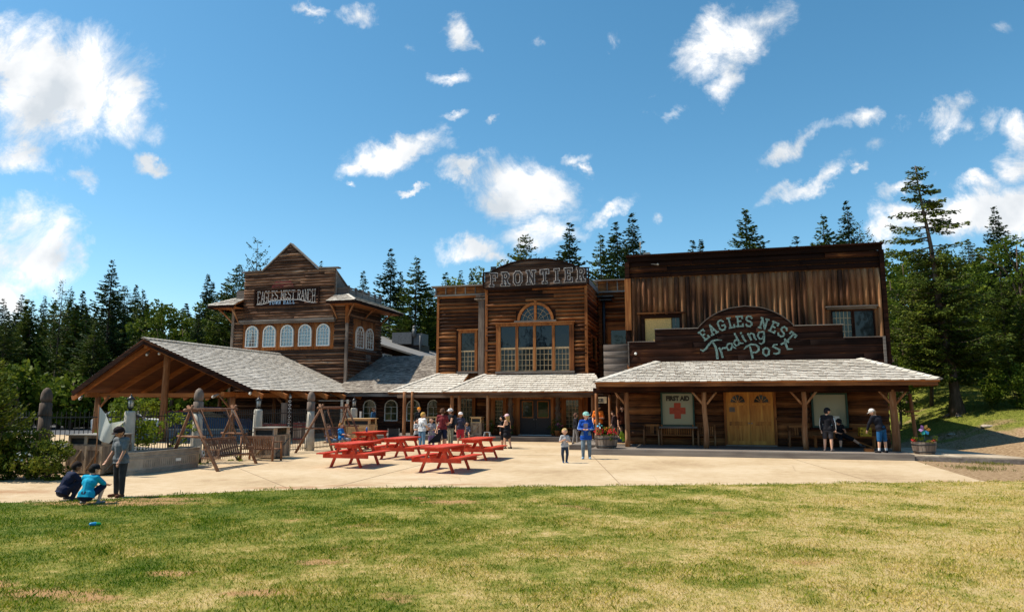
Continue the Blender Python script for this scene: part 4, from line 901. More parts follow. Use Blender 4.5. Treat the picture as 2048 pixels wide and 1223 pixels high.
    window(t, of, Fs, 39.5, 41.4, 4.4, 5.85, frame=cedar, fw=.09, pane=gl_mid, grid=None)
    # ground floor under the porch
    m = MB(of); D0 = 38.2
    vlogs(m, F, -11.6, -9.72, .19, .24, 3.35, [(-11.2, -10.4, .6, 2.45)], depth=.012); vlogs(m, F, -7.75, -5.83, .19, .24, 3.35, [(-7.15, -6.15, .5, 2.45)], depth=.012); m.prism(rect_pts(-9.72, -7.75, 2.36, 3.35), F, 0, .03)
    m.build('lower_wall', cedarv, t)
    m = MB(of); logs(m, Fl, (-15, -11.65), .24, 3.4, .22, [(-13.8, -12.5, .3, 2.6)], depth=.07); m.build('lower_left_wall', logw, t)
    for a0, a1, z0, z1, FF in ((-11.1, -10.55, .7, 2.2, F), (-7.08, -6.28, .6, 2.2, F), (-13.55, -12.75, .45, 2.3, Fl)):
        window(t, of, FF, a0, a1, z0, z1, frame=cedarv, fw=.05, pane=gl_mid, grid=(4, 7), mun=cream, mw=.014, casing=(cedarv, .16))
    m = MB(of); m.band(rect_pts(-9.78, -7.7, .24, 2.36), rect_pts(-9.62, -7.86, .25, 2.2), F, 0, .13); df = m.build('door_frame', cedarv, t)
    m = MB(of); m.prism(rect_pts(-9.66, -7.82, .235, .27), F, .1, .3); m.build('threshold', white_t, df)
    for k in range(2):
        s0 = -9.61 + k * .875; s1 = s0 + .865; m = MB(of); m.prism(rect_pts(s0, s1, .28, 2.19), F, .03, .07)
        m.band(rect_pts(s0 + .12, s1 - .12, .4, 1.05), rect_pts(s0 + .15, s1 - .15, .43, 1.02), F, .07, .082); d = m.build('door', darkp, t)
        m = MB(of); m.prism(rect_pts(s0 + .15, s1 - .15, 1.22, 2.06), F, .07, .078); m.build('pane', gl_mid, d)
        m = MB(of); m.band(rect_pts(s0 + .11, s1 - .11, 1.18, 2.1), rect_pts(s0 + .15, s1 - .15, 1.22, 2.06), F, .07, .1); m.build('glazing_frame', cedar, d)
        m = MB(of); x = s1 - .06 if k == 0 else s0 + .06; m.tube([F(x, 1.1, .08), F(x, 1.1, .14)], .03, 8); m.build('handle', steel, d)
    for a in (-10.0, -7.35):  # knobbly burl posts beside the door
        m = MB(of); m.tube([(a, 37.55, .24 + 2.9 * k / 24) for k in range(25)], [random.uniform(.10, .19) for k in range(25)], 10, wob=.28); b_ = m.build('burl_post', bark, t)
    for a, r in ((-15.76, .1), (-15.3, .085), (-12.98, .11), (-12.55, .09), (-10.95, .085), (-5.3, .085)):
        m = MB(of); m.tube([(a, 36.35, .22 + 2.4 * k / 6) for k in range(7)], r, 9, wob=.05); m.build('post', postw, t)
    # porch roofs
    sh = MB(of); sl = MB(of)
    zz, zr = 2.6, 3.58; Ls = math.hypot(2.1, zr - zz)
    roof_plane(sh, sl, (-13.41, 36, zz), (-4.6, 36, zz), (0, 2.1, zr - zz), [(0, 0), (8.81, 0), (8.0, Ls), (1.73, Ls)], course=.25)
    Lh = math.hypot(1.73, zr - zz)
    roof_plane(sh, sl, (-13.41, 39.3, zz), (-13.41, 36, zz), (1.73, 0, zr - zz), [(0, 0), (3.3, 0), (1.2, Lh), (0, Lh)], course=.25)
    hip_cap(sh, (-13.41, 36, zz + .03), (-11.68, 38.1, zr + .03))
    zz2, zr2 = 2.6, 3.7; L2 = math.hypot(2.3, zr2 - zz2)
    roof_plane(sh, sl, (-17.1, 37, zz2), (-13.0, 37, zz2), (0, 2.3, zr2 - zz2), [(0, 0), (4.1, 0), (4.1, L2), (2.2, L2)], course=.25)
    Lh = math.hypot(2.2, zr2 - zz2)
    roof_plane(sh, sl, (-17.1, 41, zz2), (-17.1, 37, zz2), (2.2, 0, zr2 - zz2), [(0, 0), (4.0, 0), (1.7, Lh), (0, Lh)], course=.25)
    hip_cap(sh, (-17.1, 37, zz2 + .03), (-14.9, 39.3, zr2 + .03))
    rf = sh.build('roof', shake, t); sl.build('roof_boards', cedar, rf)
    m = MB(of); m.box(-13.38, -4.7, 36.03, 36.08, 2.4, 2.56); m.box(-17.05, -13.4, 37.03, 37.08, 2.4, 2.56); m.box(-16.2, -5.2, 36.3, 36.45, 2.28, 2.44); m.build('beam', boardbr, t)
    # link roof edge dropping towards the store porch
    m = MB(of)
    for i in range(16): m.box(-18.9, -5.5, 35.95 + i * .2, 35.95 + i * .2 + .192, .19, .24)
    m.box(-18.95, -5.45, 35.88, 35.945, 0, .235); m.box(-18.8, -5.6, 36.1, 39.3, 0, .16); m.build('deck', deckw, t)
    return t
gl_sky = glass('window glass reflecting', (0.006, 0.011, 0.018), ior=1.45, rough=.02)
frontier()

# ---------------------------------------------------------------- tower hall
HT = (-26.5, 41.5)
def tower_hall():
    t = T('log_tower_building', 'weathered log tower with a pointed false front and a row of five white arched windows', 'building', *HT)
    of = off_of(HT); F = front(41.5); Fs = side(-22.2)
    m = MB(of); logs(m, F, (-30.8, -22.2), .1, 8.5, .2, [(-30.05, -23.1, 5.55, 7.45)], depth=.10); m.box(-30.79, -22.21, 41.52, 46.6, 0, 9.1)
    logs(m, Fs, (41.5, 46.6), .1, 8.5, .2, [(42.3, 45.7, 5.45, 7.6)], depth=.10)
    logs(m, sidel(-30.8), (41.5, 46.6), .1, 8.5, .2, (), depth=.07); m.build('wall', logtower, t)
    boxes('corner_board', boardgv, t, of, [(-22.24, -22.06, 41.36, 41.5, .1, 7.2), (-30.9, -30.72, 41.36, 41.5, .1, 8.4)])
    m = MB(of); m.box(-22.26, -22.04, 41.34, 41.5, 7.2, 8.5); m.build('corner_board', cedarv, t)
    m = MB(of)
    vlogs(m, F, -30.03, -23.08, .5, 5.5, 7.42, [(-29.77 + i * 1.357, -28.75 + i * 1.357, 5.7, 7.1) for i in range(0)], depth=.015); wb = m.build('window_band', cedarv, t)
    m = MB(of); vlogs(m, Fs, 42.3, 45.75, .4, 5.45, 7.62, (), depth=.015); m.build('window_band', cedarv, t)
    for i in range(5):
        a0 = -29.75 + i * 1.352; w = window(t, of, F, a0, a0 + .96, 5.72, 7.19, arch=True, fw=.065, grid=(4, 4), pane=gl_blue, mw=.022, dp=.13)
        if i == 0:
            m = MB(of); c = a0 + .5
            m.prism([(c - .22, 5.8), (c + .2, 5.8), (c + .13, 6.4), (c + .02, 6.9), (c - .1, 6.35)], F, .06, .065); m.build('curtain', boardg, w); w['label'] = 'arched white window with a pale pointed curtain behind the glass'
    for b0 in (42.7, 44.15): window(t, of, Fs, b0, b0 + 1.1, 5.66, 7.15, arch=True, fw=.07, grid=(3, 4), pane=gl_refw, mw=.022, dp=.13)
    m = MB(of); m.prism(rect_pts(42.5, 45.6, 5.5, 5.6), Fs, 0, .2); m.build('sill', boardg, t)
    m = MB(of); m.prism(rect_pts(44.2, 44.9, 4.85, 5.3), Fs, .07, .1); m.build('wall_plate', boardg, t)
    # shelf and false front
    m = MB(of); m.box(-30.15, -22.95, 41.1, 41.42, 7.42, 7.56); m.box(-30.1, -23.0, 41.2, 41.44, 7.3, 7.42); m.build('shelf', boardg, t)
    Ff = front(41.32)
    def oz(z):
        if z <= 10.88: return (-29.95, -23.1)
        k = (z - 10.88) / 1.8; return (-28.55 + 2.07 * k, -24.42 - 2.06 * k)
    m = MB(of); logs(m, Ff, oz, 7.56, 10.88, .2, (), depth=.085); logs(m, Ff, oz, 10.88, 12.66, .2, (), depth=.085)
    m.prism([(-29.94, 7.56), (-23.11, 7.56), (-23.11, 10.88), (-24.44, 10.88), (-26.49, 12.67), (-28.54, 10.88), (-29.94, 10.88)], Ff, -.14, -.002)
    ff = m.build('false_front', logtower, t)
    m = MB(of)
    def edge(p, q, w=.09): m.bar((p[0], 41.33, p[1]), (q[0], 41.33, q[1]), w, .45, up=(0, 1, 0)) if False else m.prism([(p[0], p[1]), (q[0], q[1]), (q[0], q[1] + w), (p[0], p[1] + w)], Ff, -.25, .12)
    edge((-30.15, 10.86), (-28.6, 10.9)); edge((-24.4, 10.9), (-22.8, 10.86)); edge((-28.6, 10.9), (-26.48, 12.7)); edge((-26.48, 12.7), (-24.36, 10.9)); m.build('edge_trim', boardg, ff)
    m = MB(of); m.prism([(41.5, 9.1), (43.5, 9.1), (43.3, 9.85), (41.5, 10.8)], side(-23.2), -.08, 0); m.prism([(41.46, 10.8), (43.5, 9.75), (43.5, 9.85), (41.46, 10.9)], side(-23.16), -.14, .03); m.prism([(41.5, 9.1), (41.62, 9.1), (41.62, 10.75), (41.5, 10.8)], side(-23.14), 0, .05)
    m.build('side_brace', boardg, t); m = MB(of); m.prism([(41.5, 9.1), (43.5, 9.1), (43.3, 9.85), (41.5, 10.8)], sidel(-29.8), -.08, 0); m.build('side_brace', boardg, t)
    # name sign: arched band of white letters over pale blue ones
    m = MB(of); m.prism(rect_pts(-29.03, -24.2, 8.55, 9.58), Ff, .06, .08); m.band(rect_pts(-29.1, -24.13, 8.48, 9.65), rect_pts(-29.0, -24.23, 8.57, 9.57), Ff, .05, .13); sg = m.build('name_sign', boardk, t); sg['label'] = 'framed dark sign with tall white letters arching over smaller pale blue ones'
    m = MB(of); tx = 'EAGLES NEST RANCH'; n = len(tx); x = -28.86
    def base(u): return 8.66 + .27 * math.exp(-((u + 26.6) / 1.5) ** 4)
    for i, ch in enumerate(tx):
        wd = .275 if ch != ' ' else .16
        if ch != ' ':
            b0 = base(x + .13); hh = 9.5 - b0
            glyph(m, ch, Ff, lambda px_, py_, x=x, b0=b0, hh=hh: (x + px_ * .36 / hh * 1.0, b0 + py_), hh, .04, .082, .1, 1.0)
        x += wd
    pts = [(-28.9 + 4.6 * k / 30, base(-28.9 + 4.6 * k / 30) - .06) for k in range(31)]; stroke(m, Ff, pts, .035, .082, .098); m.build('lettering', whitep, sg)
    m = MB(of); x = -27.9
    for ch in 'TOWN HALL':
        if ch != ' ': glyph(m, ch, Ff, lambda px_, py_, x=x: (x + px_, 8.6 + py_), .2, .042, .082, .1, 1.0)
        x += .235 if ch != ' ' else .14
    m.build('lettering', bluep, sg)
    m = MB(of); pl = [(-26.95 + .85 * math.cos(R(q)), 9.72 + .55 * math.sin(R(q)) * (1 - .12 * math.sin(R(q * 5)))) for q in range(0, 181, 12)]; m.prism(pl, Ff, .056, .066); m.build('red_emblem', redf, ff)
    # skirt roofs
    sh = MB(of); sl = MB(of); z0, z1 = 8.55, 9.12; Ls = math.hypot(1.2, z1 - z0)
    roof_plane(sh, sl, (-23.1, 40.3, z0), (-21.0, 40.3, z0), (0, 1.2, z1 - z0), [(0, 0), (2.1, 0), (.9, Ls), (0, Ls)], course=.2, th=.04)
    roof_plane(sh, sl, (-21.0, 40.3, z0), (-21.0, 47.8, z0), (-1.2, 0, z1 - z0), [(0, 0), (7.5, 0), (6.3, Ls), (1.2, Ls)], course=.2, th=.04)
    hip_cap(sh, (-21.0, 40.3, z0 + .03), (-22.2, 41.5, z1 + .03), w=.12); rf = sh.build('roof', shake, t); sl.build('roof_boards', cedar, rf)
    sh = MB(of); sl = MB(of)
    roof_plane(sh, sl, (-32.0, 40.3, z0), (-29.95, 40.3, z0), (0, 1.2, z1 - z0), [(0, 0), (2.05, 0), (2.05, Ls), (1.2, Ls)], course=.2, th=.04)
    roof_plane(sh, sl, (-32.0, 47.8, z0), (-32.0, 40.3, z0), (1.2, 0, z1 - z0), [(0, 0), (7.5, 0), (6.3, Ls), (1.2, Ls)], course=.2, th=.04)
    hip_cap(sh, (-32.0, 40.3, z0 + .03), (-30.8, 41.5, z1 + .03), w=.12); rf = sh.build('roof', shake, t); sl.build('roof_boards', cedar, rf)
    boxes('fascia', boardk, t, of, [(-23.1, -20.98, 40.26, 40.30, z0 - .22, z0), (-21.0, -20.96, 40.31, 47.8, z0 - .22, z0), (-32.02, -29.95, 40.26, 40.3, z0 - .22, z0), (-32.04, -32.0, 40.31, 47.8, z0 - .22, z0)])
    boxes('soffit', cedar, t, of, [(-23.0, -21.02, 40.32, 41.48, z0 - .16, z0 - .12), (-22.18, -21.02, 41.49, 47.7, z0 - .16, z0 - .12), (-31.95, -30.0, 40.32, 41.48, z0 - .16, z0 - .12)])
    for (p, q) in (((-22.9, 41.45, 7.5), (-22.9, 40.5, 8.38)), ((-22.1, 41.4, 7.6), (-21.3, 40.7, 8.38)), ((-22.15, 46.3, 7.5), (-21.2, 46.3, 8.38)), ((-22.15, 43.9, 7.75), (-21.4, 43.9, 8.38)), ((-30.85, 41.45, 7.4), (-31.6, 40.8, 8.38)), ((-30.4, 41.4, 7.5), (-30.4, 40.6, 8.38))):
        m = MB(of); m.tube([p, tuple((Vector(p) + Vector(q)) / 2 + Vector((0, 0, .05))), q], .06, 7); m.build('bracket', postw, t)
    m = MB(of)
    for i in range(6): m.box(-22.32, -22.2, 41.65 + i * .98, 41.77 + i * .98, 9.1, 9.72)
    m.box(-22.29, -22.23, 41.65, 46.6, 9.12, 9.5); m.box(-22.3, -22.21, 41.6, 46.7, 9.55, 9.62); m.box(-23.1, -22.3, 41.62, 41.7, 9.12, 9.62)
    m.build('balustrade', boardg, t); boxes('parapet', boardg, t, of, [(-30.8, -29.95, 41.62, 41.7, 9.12, 9.7)])
    # gabled roof behind the false front
    m = MB(of); m.prism([(-29.7, 9.1), (-23.3, 9.1), (-23.3, 9.5), (-26.5, 11.5), (-29.7, 9.5)], F, -5.1, -.15); m.build('attic', boardg, t)
    # long rear range with the grey metal roof
    m = MB(of); m.box(-29, -22.22, 46.61, 66, 0, 5.6); logs(m, side(-22.2), (46.6, 56), 2.5, 5.7, .2, [(46.9, 48.5, 4.6, 5.6)], depth=.06); m.prism([(-26, 5.55), (-22.2, 5.55), (-22.2, 6.05), (-26, 7.3)], front(48.6), -8, 0); m.build('rear_wall', logtower, t)
    m = MB(of); V = [(-24.5, 48, 6.87), (-19.6, 48, 5.38), (-19.6, 66, 5.38), (-24.5, 66, 6.87)]; m.add(V + [(v[0], v[1], v[2] - .14) for v in V], [(0, 1, 2, 3), (7, 6, 5, 4), (0, 4, 5, 1), (1, 5, 6, 2), (2, 6, 7, 3), (3, 7, 4, 0)])
    V = [(-24.5, 48, 6.87), (-24.5, 66, 6.87), (-29.5, 66, 8.4), (-29.5, 48, 8.4)]; m.add(V + [(v[0], v[1], v[2] - .14) for v in V], [(0, 1, 2, 3), (7, 6, 5, 4), (0, 4, 5, 1), (1, 5, 6, 2), (2, 6, 7, 3), (3, 7, 4, 0)])
    m.build('rear_roof', metalroof, t)
    window(t, of, side(-22.2), 46.95, 48.4, 4.65, 5.55, fw=.08, grid=(2, 1), mw=.09, pane=gl_blue, dp=.13)
    m = MB(of); m.box(-25.0, -22.9, 56, 58, 6.4, 7.0); m.build('roof_curb', darkp, t)
    m = MB(of); m.box(-25.4, -23.6, 55.6, 57.6, 7.0, 8.0); m.box(-23.5, -22.7, 55.8, 57.2, 6.9, 7.9); m.tube([(-23.4, 55.7, 7.6), (-23.4, 55.7, 8.3)], .16, 8); m.tube([(-22.8, 55.6, 6.0), (-22.8, 55.6, 7.7)], .06, 6)
    m.ball((-23.4, 55.7, 8.4), .17); m.build('roof_vent', steeld, t)
    return t
gl_refw = glass('glass with painted warm reflection', (0.16, 0.06, 0.025), ior=1.6)  # warm reflection is painted as the pane's base colour
steeld = plain('dull duct steel', (0.13, 0.13, 0.13), rough=.6, metal=.2)
tower_hall()

# ---------------------------------------------------------------- low wing between tower and hall
LW = (-18.4, 41.0)
def low_wing():
    t = T('low_log_wing', 'low dark log wing with round topped windows between the tower and the hall', 'building', *LW)
    of = off_of(LW); F = front(41.0)
    m = MB(of); logs(m, F, (-22.15, -15.02), .1, 3.0, .2, [(-20.56, -19.69, .88, 2.1), (-19.08, -18.2, .88, 2.1), (-17.6, -16.7, .88, 2.1), (-16.2, -15.45, .88, 2.1)], depth=.06); m.box(-22.14, -15.03, 41.02, 47, 0, 2.95); m.build('wall', logred, t)
    for a0, a1 in ((-20.56, -19.69), (-19.08, -18.2), (-17.6, -16.7), (-16.2, -15.45)):
        window(t, of, F, a0, a1, .88, 2.19, arch=True, fw=.05, grid=(2, 2), pane=gl_mid, dp=.12, gz=1.75)
    sh = MB(of); sl = MB(of); zz, zr = 2.62, 5.35; L_ = math.hypot(7.6, zr - zz)
    roof_plane(sh, sl, (-22.15, 39.4, zz), (-15.02, 39.4, zz), (0, 7.6, zr - zz), [(0, 0), (7.13, 0), (7.13, L_), (0, L_)], course=.24); rf = sh.build('roof', shaked, t); sl.build('roof_boards', boardk, rf)
    m = MB(of); m.box(-22.1, -15.1, 39.42, 39.47, 2.38, 2.56); m.build('fascia', boardg, t)
    m = MB(of); m.box(-22.1, -18.9, 37.9, 41, 0, .2); m.build('deck', deckw, t)
    return t
logred = grained('log siding red brown', [(0.0, DK), (0.5, (0.05, 0.018, 0.01)), (1.0, (0.15, 0.06, 0.03))])
shaked = grained('darker cedar shakes', [(0.0, (0.12, 0.095, 0.08)), (0.5, (0.30, 0.26, 0.22)), (1.0, (0.5, 0.45, 0.38))], scale=(9, 9, 9), isl=0.55, contrast=0.9)  # darker tones than the other shakes
low_wing()

# ---------------------------------------------------------------- open pavilion
PV = (-27.0, 36.0)
ceil_b = grained('ceiling boards', [(0.0, (0.03, 0.010, 0.005)), (0.5, (0.11, 0.035, 0.012)), (1.0, (0.20, 0.07, 0.02))], scale=(14, .7, 14))
def pavilion():
    t = T('open_pavilion', 'open timber pavilion with orange rafters and a large grey shake gable roof', 'pavilion', *PV)
    of = off_of(PV)
    aL, aR, aM, b0, b1, ze, zr, zel = -31.9, -21.05, -27.0, 30.0, 41.3, 2.66, 5.2, 2.6
    sh = MB(of); sl = MB(of)
    def sheetroof(ae, sgn, zE):
        w = abs(aM - ae); Ls = math.hypot(w, zr - zE); ln = b1 - b0; pr = .7   # ridge runs forward in a prow
        if sgn > 0: roof_plane(sh, sl, (ae, b0, zE), (ae, b1, zE), (aM - ae, 0, zr - zE), [(0, 0), (ln, 0), (ln, Ls), (-pr, Ls)], course=.235)
        else: roof_plane(sh, sl, (ae, b1, zE), (ae, b0, zE), (aM - ae, 0, zr - zE), [(0, 0), (ln, 0), (ln + pr, Ls), (0, Ls)], course=.235)
    sheetroof(aR, 1, ze); hip_cap(sh, (aM, b0 - .7, zr + .05), (aM, b1, zr + .05), w=.14)
    rf = sh.build('roof', shake, t); sl.build('roof_boards', ceil_b, rf)
    sh = MB(of); sl = MB(of); sheetroof(aL, -1, zel); rf = sh.build('roof', shake, t); sl.build('roof_boards', ceil_b, rf)
    # barge boards
    m = MB(of)
    for ae, zE in ((aR, ze), (aL, zel)): m.bar((ae, b0 + .03, zE - .12), (aM, b0 - .66, zr - .12), .07, .26)
    m.build('barge_board', boardk, t)
    # rafters from the ridge to the eaves, purlins with projecting ends
    for k in range(6):
        bb = b0 + .35 + k * 2.1
        for ae, zE in ((aR, ze), (aL, zel)):
            m = MB(of); pr = -.5 if k == 0 else 0; dx = (ae - aM) * .06
            m.bar((ae + dx, bb, zE - .30 - .05), (aM, bb + pr, zr - .30), .15, .24); m.build('rafter', cedar, t)
    m = MB(of); m.bar((aM, b0 - .5, zr - .34), (aM, b1, zr - .34), .16, .24); m.build('ridge_beam', cedar, t)
    for a in (-31.2, -22.85): m = MB(of); m.bar((a, b0 + .2, 2.42), (a, b1, 2.42), .2, .24); m.build('side_beam', cedar, t)
    for b in (31.0, 36.0, 41.0): m = MB(of); m.bar((-31.5, b + .12, 2.40), (-22.6, b + .12, 2.40), .18, .2); m.build('tie_beam', cedar, t)
    for a, b, zt, r in ((-31.2, 31, 2.3, .15), (-26.95, 31, 4.9, .17), (-22.85, 31, 2.3, .15), (-31.2, 36, 2.3, .13), (-22.85, 36, 2.3, .13), (-31.2, 41, 2.3, .13), (-26.95, 40.9, 2.3, .13)):
        m = MB(of); m.tube([(a, b, -.02 + (zt + .02) * k / 5) for k in range(6)], [r * (1.1 - .03 * k) for k in range(6)], 10, wob=.03); m.build('post', postw, t)
    for a, b, s in ((-31.2, 31, 1), (-22.85, 31, -1), (-22.85, 36, -1)):
        m = MB(of); m.tube([(a + s * .1, b, 1.7), (a + s * .75, b, 2.35)], .06, 7); m.build('brace', postw, t)
    # flood lamps under the gable and along the eave
    for (p, q) in (((-27.3, 30.1, 4.62), (-27.2, 29.85, 4.45)), ((-26.6, 30.1, 4.6), (-26.45, 29.85, 4.48)), ((-31.3, 30.1, 2.36), (-31.25, 29.9, 2.22)), ((-23.0, 30.1, 2.42), (-23.1, 29.85, 2.3)), ((-21.2, 30.2, 2.55), (-21.1, 29.95, 2.45)), ((-21.15, 33.5, 2.45), (-21.0, 33.3, 2.3)), ((-21.15, 37, 2.45), (-21.0, 36.8, 2.32))):
        m = MB(of); m.cap(p, q, .04, .08, 8); l = m.build('flood_lamp', steel, t)
        m = MB(of); m.ball(tuple(Vector(q) + (Vector(q) - Vector(p)).normalized() * .035), .06, 8, 6); m.build('lens', white_t, l)
    return t
pavilion()

# ---------------------------------------------------------------- vegetation
def quads_mesh(name, cen, ax, ay, mat):
    """leaf-sized diamond faces at cen spanned by ax, ay (n,3 arrays)"""
    n = len(cen); V = np.stack([cen - ax, cen - ay * .55 + ax * .1, cen + ax, cen + ay * .55 + ax * .1], 1).reshape(-1).astype(np.float32)
    me = bpy.data.meshes.new(name); me.vertices.add(n * 4); me.vertices.foreach_set('co', V)
    me.loops.add(n * 4); me.loops.foreach_set('vertex_index', np.arange(n * 4, dtype=np.int32))
    me.polygons.add(n); me.polygons.foreach_set('loop_start', (np.arange(n) * 4).astype(np.int32)); me.polygons.foreach_set('loop_total', np.full(n, 4, np.int32))
    me.update(calc_edges=True); me.materials.append(mat); return me
def unit(v): return v / np.maximum(1e-6, np.linalg.norm(v, axis=1))[:, None]
def spruce_pts(rng, H, Rm, dens=1.0, droop=.22, base=.06, leaf=.32, gap=0.0, lean=0.0, expo=.95, upturn=.3, topround=0.0, asym=0.0, capr=2.9):
    C_, A_, B_ = [], [], []; br = []
    z = base * H
    while z < H * .995:
        u = z / H; L0 = Rm * (1 - u) ** expo + topround * math.sin(math.pi * min(1, u)) * (1 - u) + .07
        L0 = min(L0, capr)
        nb = max(4, int(rng.integers(5, 9) * (1 if u < .85 else .8)))
        for k in range(nb):
            if rng.random() < gap: continue
            th = rng.uniform(0, 2 * math.pi); L_ = L0 * rng.uniform(.68, 1.08) * (1 + asym * math.cos(th + 2.6))
            d = np.array([math.cos(th), math.sin(th)]); sd_ = np.array([-d[1], d[0]])
            n = max(4, int(L_ / .052 * dens)); s = np.sort(rng.uniform(.12 if L_ > 1 else 0, 1, n)); z0 = z + rng.uniform(-.1, .1)
            r = s * L_; zz = z0 - droop * r * (1.35 - s) + upturn * r * s * s * .5
            sp = (rng.uniform(-1, 1, n)) * (.10 + .34 * L_ * (1 - s) * .6 + .06)
            c = np.zeros((n, 3)); c[:, 0] = d[0] * r + sd_[0] * sp + lean * u; c[:, 1] = d[1] * r + sd_[1] * sp; c[:, 2] = zz - np.abs(sp) * .25 - rng.uniform(0, .10, n)
            C_.append(c); sz = leaf * rng.uniform(.7, 1.35, n) * (1 - .45 * u)
            ax = np.zeros((n, 3)); w_ = np.sign(sp) * rng.uniform(.2, .9, n)
            ax[:, 0] = d[0] + sd_[0] * w_; ax[:, 1] = d[1] + sd_[1] * w_; ax[:, 2] = rng.uniform(-.45, .25, n) + upturn * s
            ax = unit(ax) * (sz * .6)[:, None]; ay = np.cross(ax, unit(rng.normal(0, 1, (n, 3)) + np.array([0, 0, 1.2]))); ay = unit(ay) * (sz * .5)[:, None]
            A_.append(ax); B_.append(ay)
            if L_ > .5: br.append((z0, th, L_))
        z += H * .0125 * (1 + .6 * (1 - u)) / max(.6, dens ** .5)
    return np.concatenate(C_), np.concatenate(A_), np.concatenate(B_), br
def trunk_mesh(name, H, r0, rng, br=(), lean=0.0, mat=None, flare=1.5, every=4, droop=.22, upturn=.3):
    mb = MB(); n = 9
    mb.tube([(lean * k / n, 0, H * .97 * k / n - (.3 if k == 0 else 0)) for k in range(n + 1)], [r0 * (flare if k == 0 else 1) * (1 - .93 * k / n) for k in range(n + 1)], 8, wob=.07)
    for (z0, th, L_) in br[::every]:
        p = []
        for s in (0, .35, .7, .95):
            r = s * L_; p.append((math.cos(th) * r + lean * z0 / H, math.sin(th) * r, z0 - droop * r * (1.35 - s) + upturn * r * s * s * .5 - .03))
        mb.tube(p, [.012 * L_ + .014, .009 * L_ + .01, .01, .005], 4)
    return mb.build(name, mat or bark, None, recalc=False)
def mk_tree(name, H, parts):
    o = bpy.data.objects.new(name, None); C.objects.link(o); o.empty_display_size = .3
    for p in parts: p.parent = o
    return o
def crown_obj(me): o = bpy.data.objects.new('crown', me); C.objects.link(o); return o
PROTO = {}
def proto_spruce(key, seed, Rm, mat, **k):
    rng = np.random.default_rng(seed); c, a, b, br = spruce_pts(rng, 15.0, Rm, **k)
    t = trunk_mesh('trunk', 15.0, .19, rng, br, lean=k.get('lean', 0)); cr = crown_obj(quads_mesh('crown', c, a, b, mat)); PROTO[key] = mk_tree('spruce_tree', 15, [t, cr]); PROTO[key]['h0'] = 15.0
proto_spruce('S0', 1, 5.3, spruce_d, dens=1.05, asym=.12)
proto_spruce('S1', 2, 5.0, spruce_l, dens=1.05)
proto_spruce('S2', 3, 5.6, spruce_y, dens=1.1, topround=.6)
proto_spruce('S3', 4, 4.2, spruce_d, dens=1.0, lean=.25)
proto_spruce('S4', 5, 3.3, spruce_d, dens=1.2)
proto_spruce('S5', 6, 5.4, spruce_y, dens=1.25, expo=.6, topround=1.0, leaf=.28)
proto_spruce('P0', 8, 3.1, spruce_l, dens=1.0, gap=.5, upturn=1.2, droop=-.05, expo=.5, base=.25, leaf=.24)
def blob_pts(rng, H, Rx, n_cl, per, leaf, zc=.58, zr=.42, cl_r=.55, flat=1.0):
    C_ = []
    for i in range(n_cl):
        v = rng.normal(0, 1, 3); v /= np.linalg.norm(v); rr = rng.uniform(.45, 1.0) ** .6
        c = np.array([v[0] * Rx * rr, v[1] * Rx * rr, H * zc + v[2] * H * zr * rr]) + rng.normal(0, .12, 3)
        c[0] *= 1 - .3 * max(0, (c[2] / H - .7) / .3); r = cl_r * rng.uniform(.5, 1.25); k = int(per * (r / cl_r) ** 2) + 4
        q = rng.normal(0, 1, (k, 3)); q = unit(q) * (rng.uniform(.35, 1, k) ** .5)[:, None] * r; q[:, 2] *= .75 * flat; C_.append(c + q)
    c = np.concatenate(C_); n = len(c); ax = unit(rng.normal(0, 1, (n, 3)) + np.array([0, 0, -.3])) * (leaf * rng.uniform(.5, 1.2, n))[:, None] * .6
    ay = unit(np.cross(ax, rng.normal(0, 1, (n, 3)) + np.array([0, 0, .8]))) * (leaf * rng.uniform(.5, 1.1, n))[:, None] * .8
    return c, ax, ay
def proto_leaf(key, seed, H, Rx, mat, n_cl=75, per=85, leaf=.2, name='aspen_tree', **k):
    rng = np.random.default_rng(seed); c, a, b = blob_pts(rng, H, Rx, n_cl, per, leaf, **k)
    mb = MB(); mb.tube([(.1 * math.sin(q), .08 * math.cos(q * 1.7), H * .85 * q / 6 - (.3 if q == 0 else 0)) for q in range(7)], [.16 * (1 - .14 * q) for q in range(7)], 8, wob=.06)
    for i in range(16):
        th = rng.uniform(0, 6.28); z0 = H * rng.uniform(.2, .6); l = Rx * rng.uniform(.5, .95)
        mb.tube([(0, 0, z0), (math.cos(th) * l * .5, math.sin(th) * l * .5, z0 + l * .7), (math.cos(th) * l, math.sin(th) * l, z0 + l * 1.1)], [.055, .03, .01], 5)
    PROTO[key] = mk_tree(name, H, [mb.build('trunk', bark, None, recalc=False), crown_obj(quads_mesh('crown', c, a, b, mat))]); PROTO[key]['h0'] = H
proto_leaf('B0', 11, 10, 2.6, leaf_m); proto_leaf('B1', 12, 10, 3.2, leaf_m, n_cl=95, zc=.55)
proto_leaf('Y0', 13, 10, 2.2, leaf_y); proto_leaf('L0', 14, 10, 1.7, leaf_s, n_cl=34, per=60, leaf=.2, name='birch_tree', zc=.6, zr=.42, cl_r=.5)
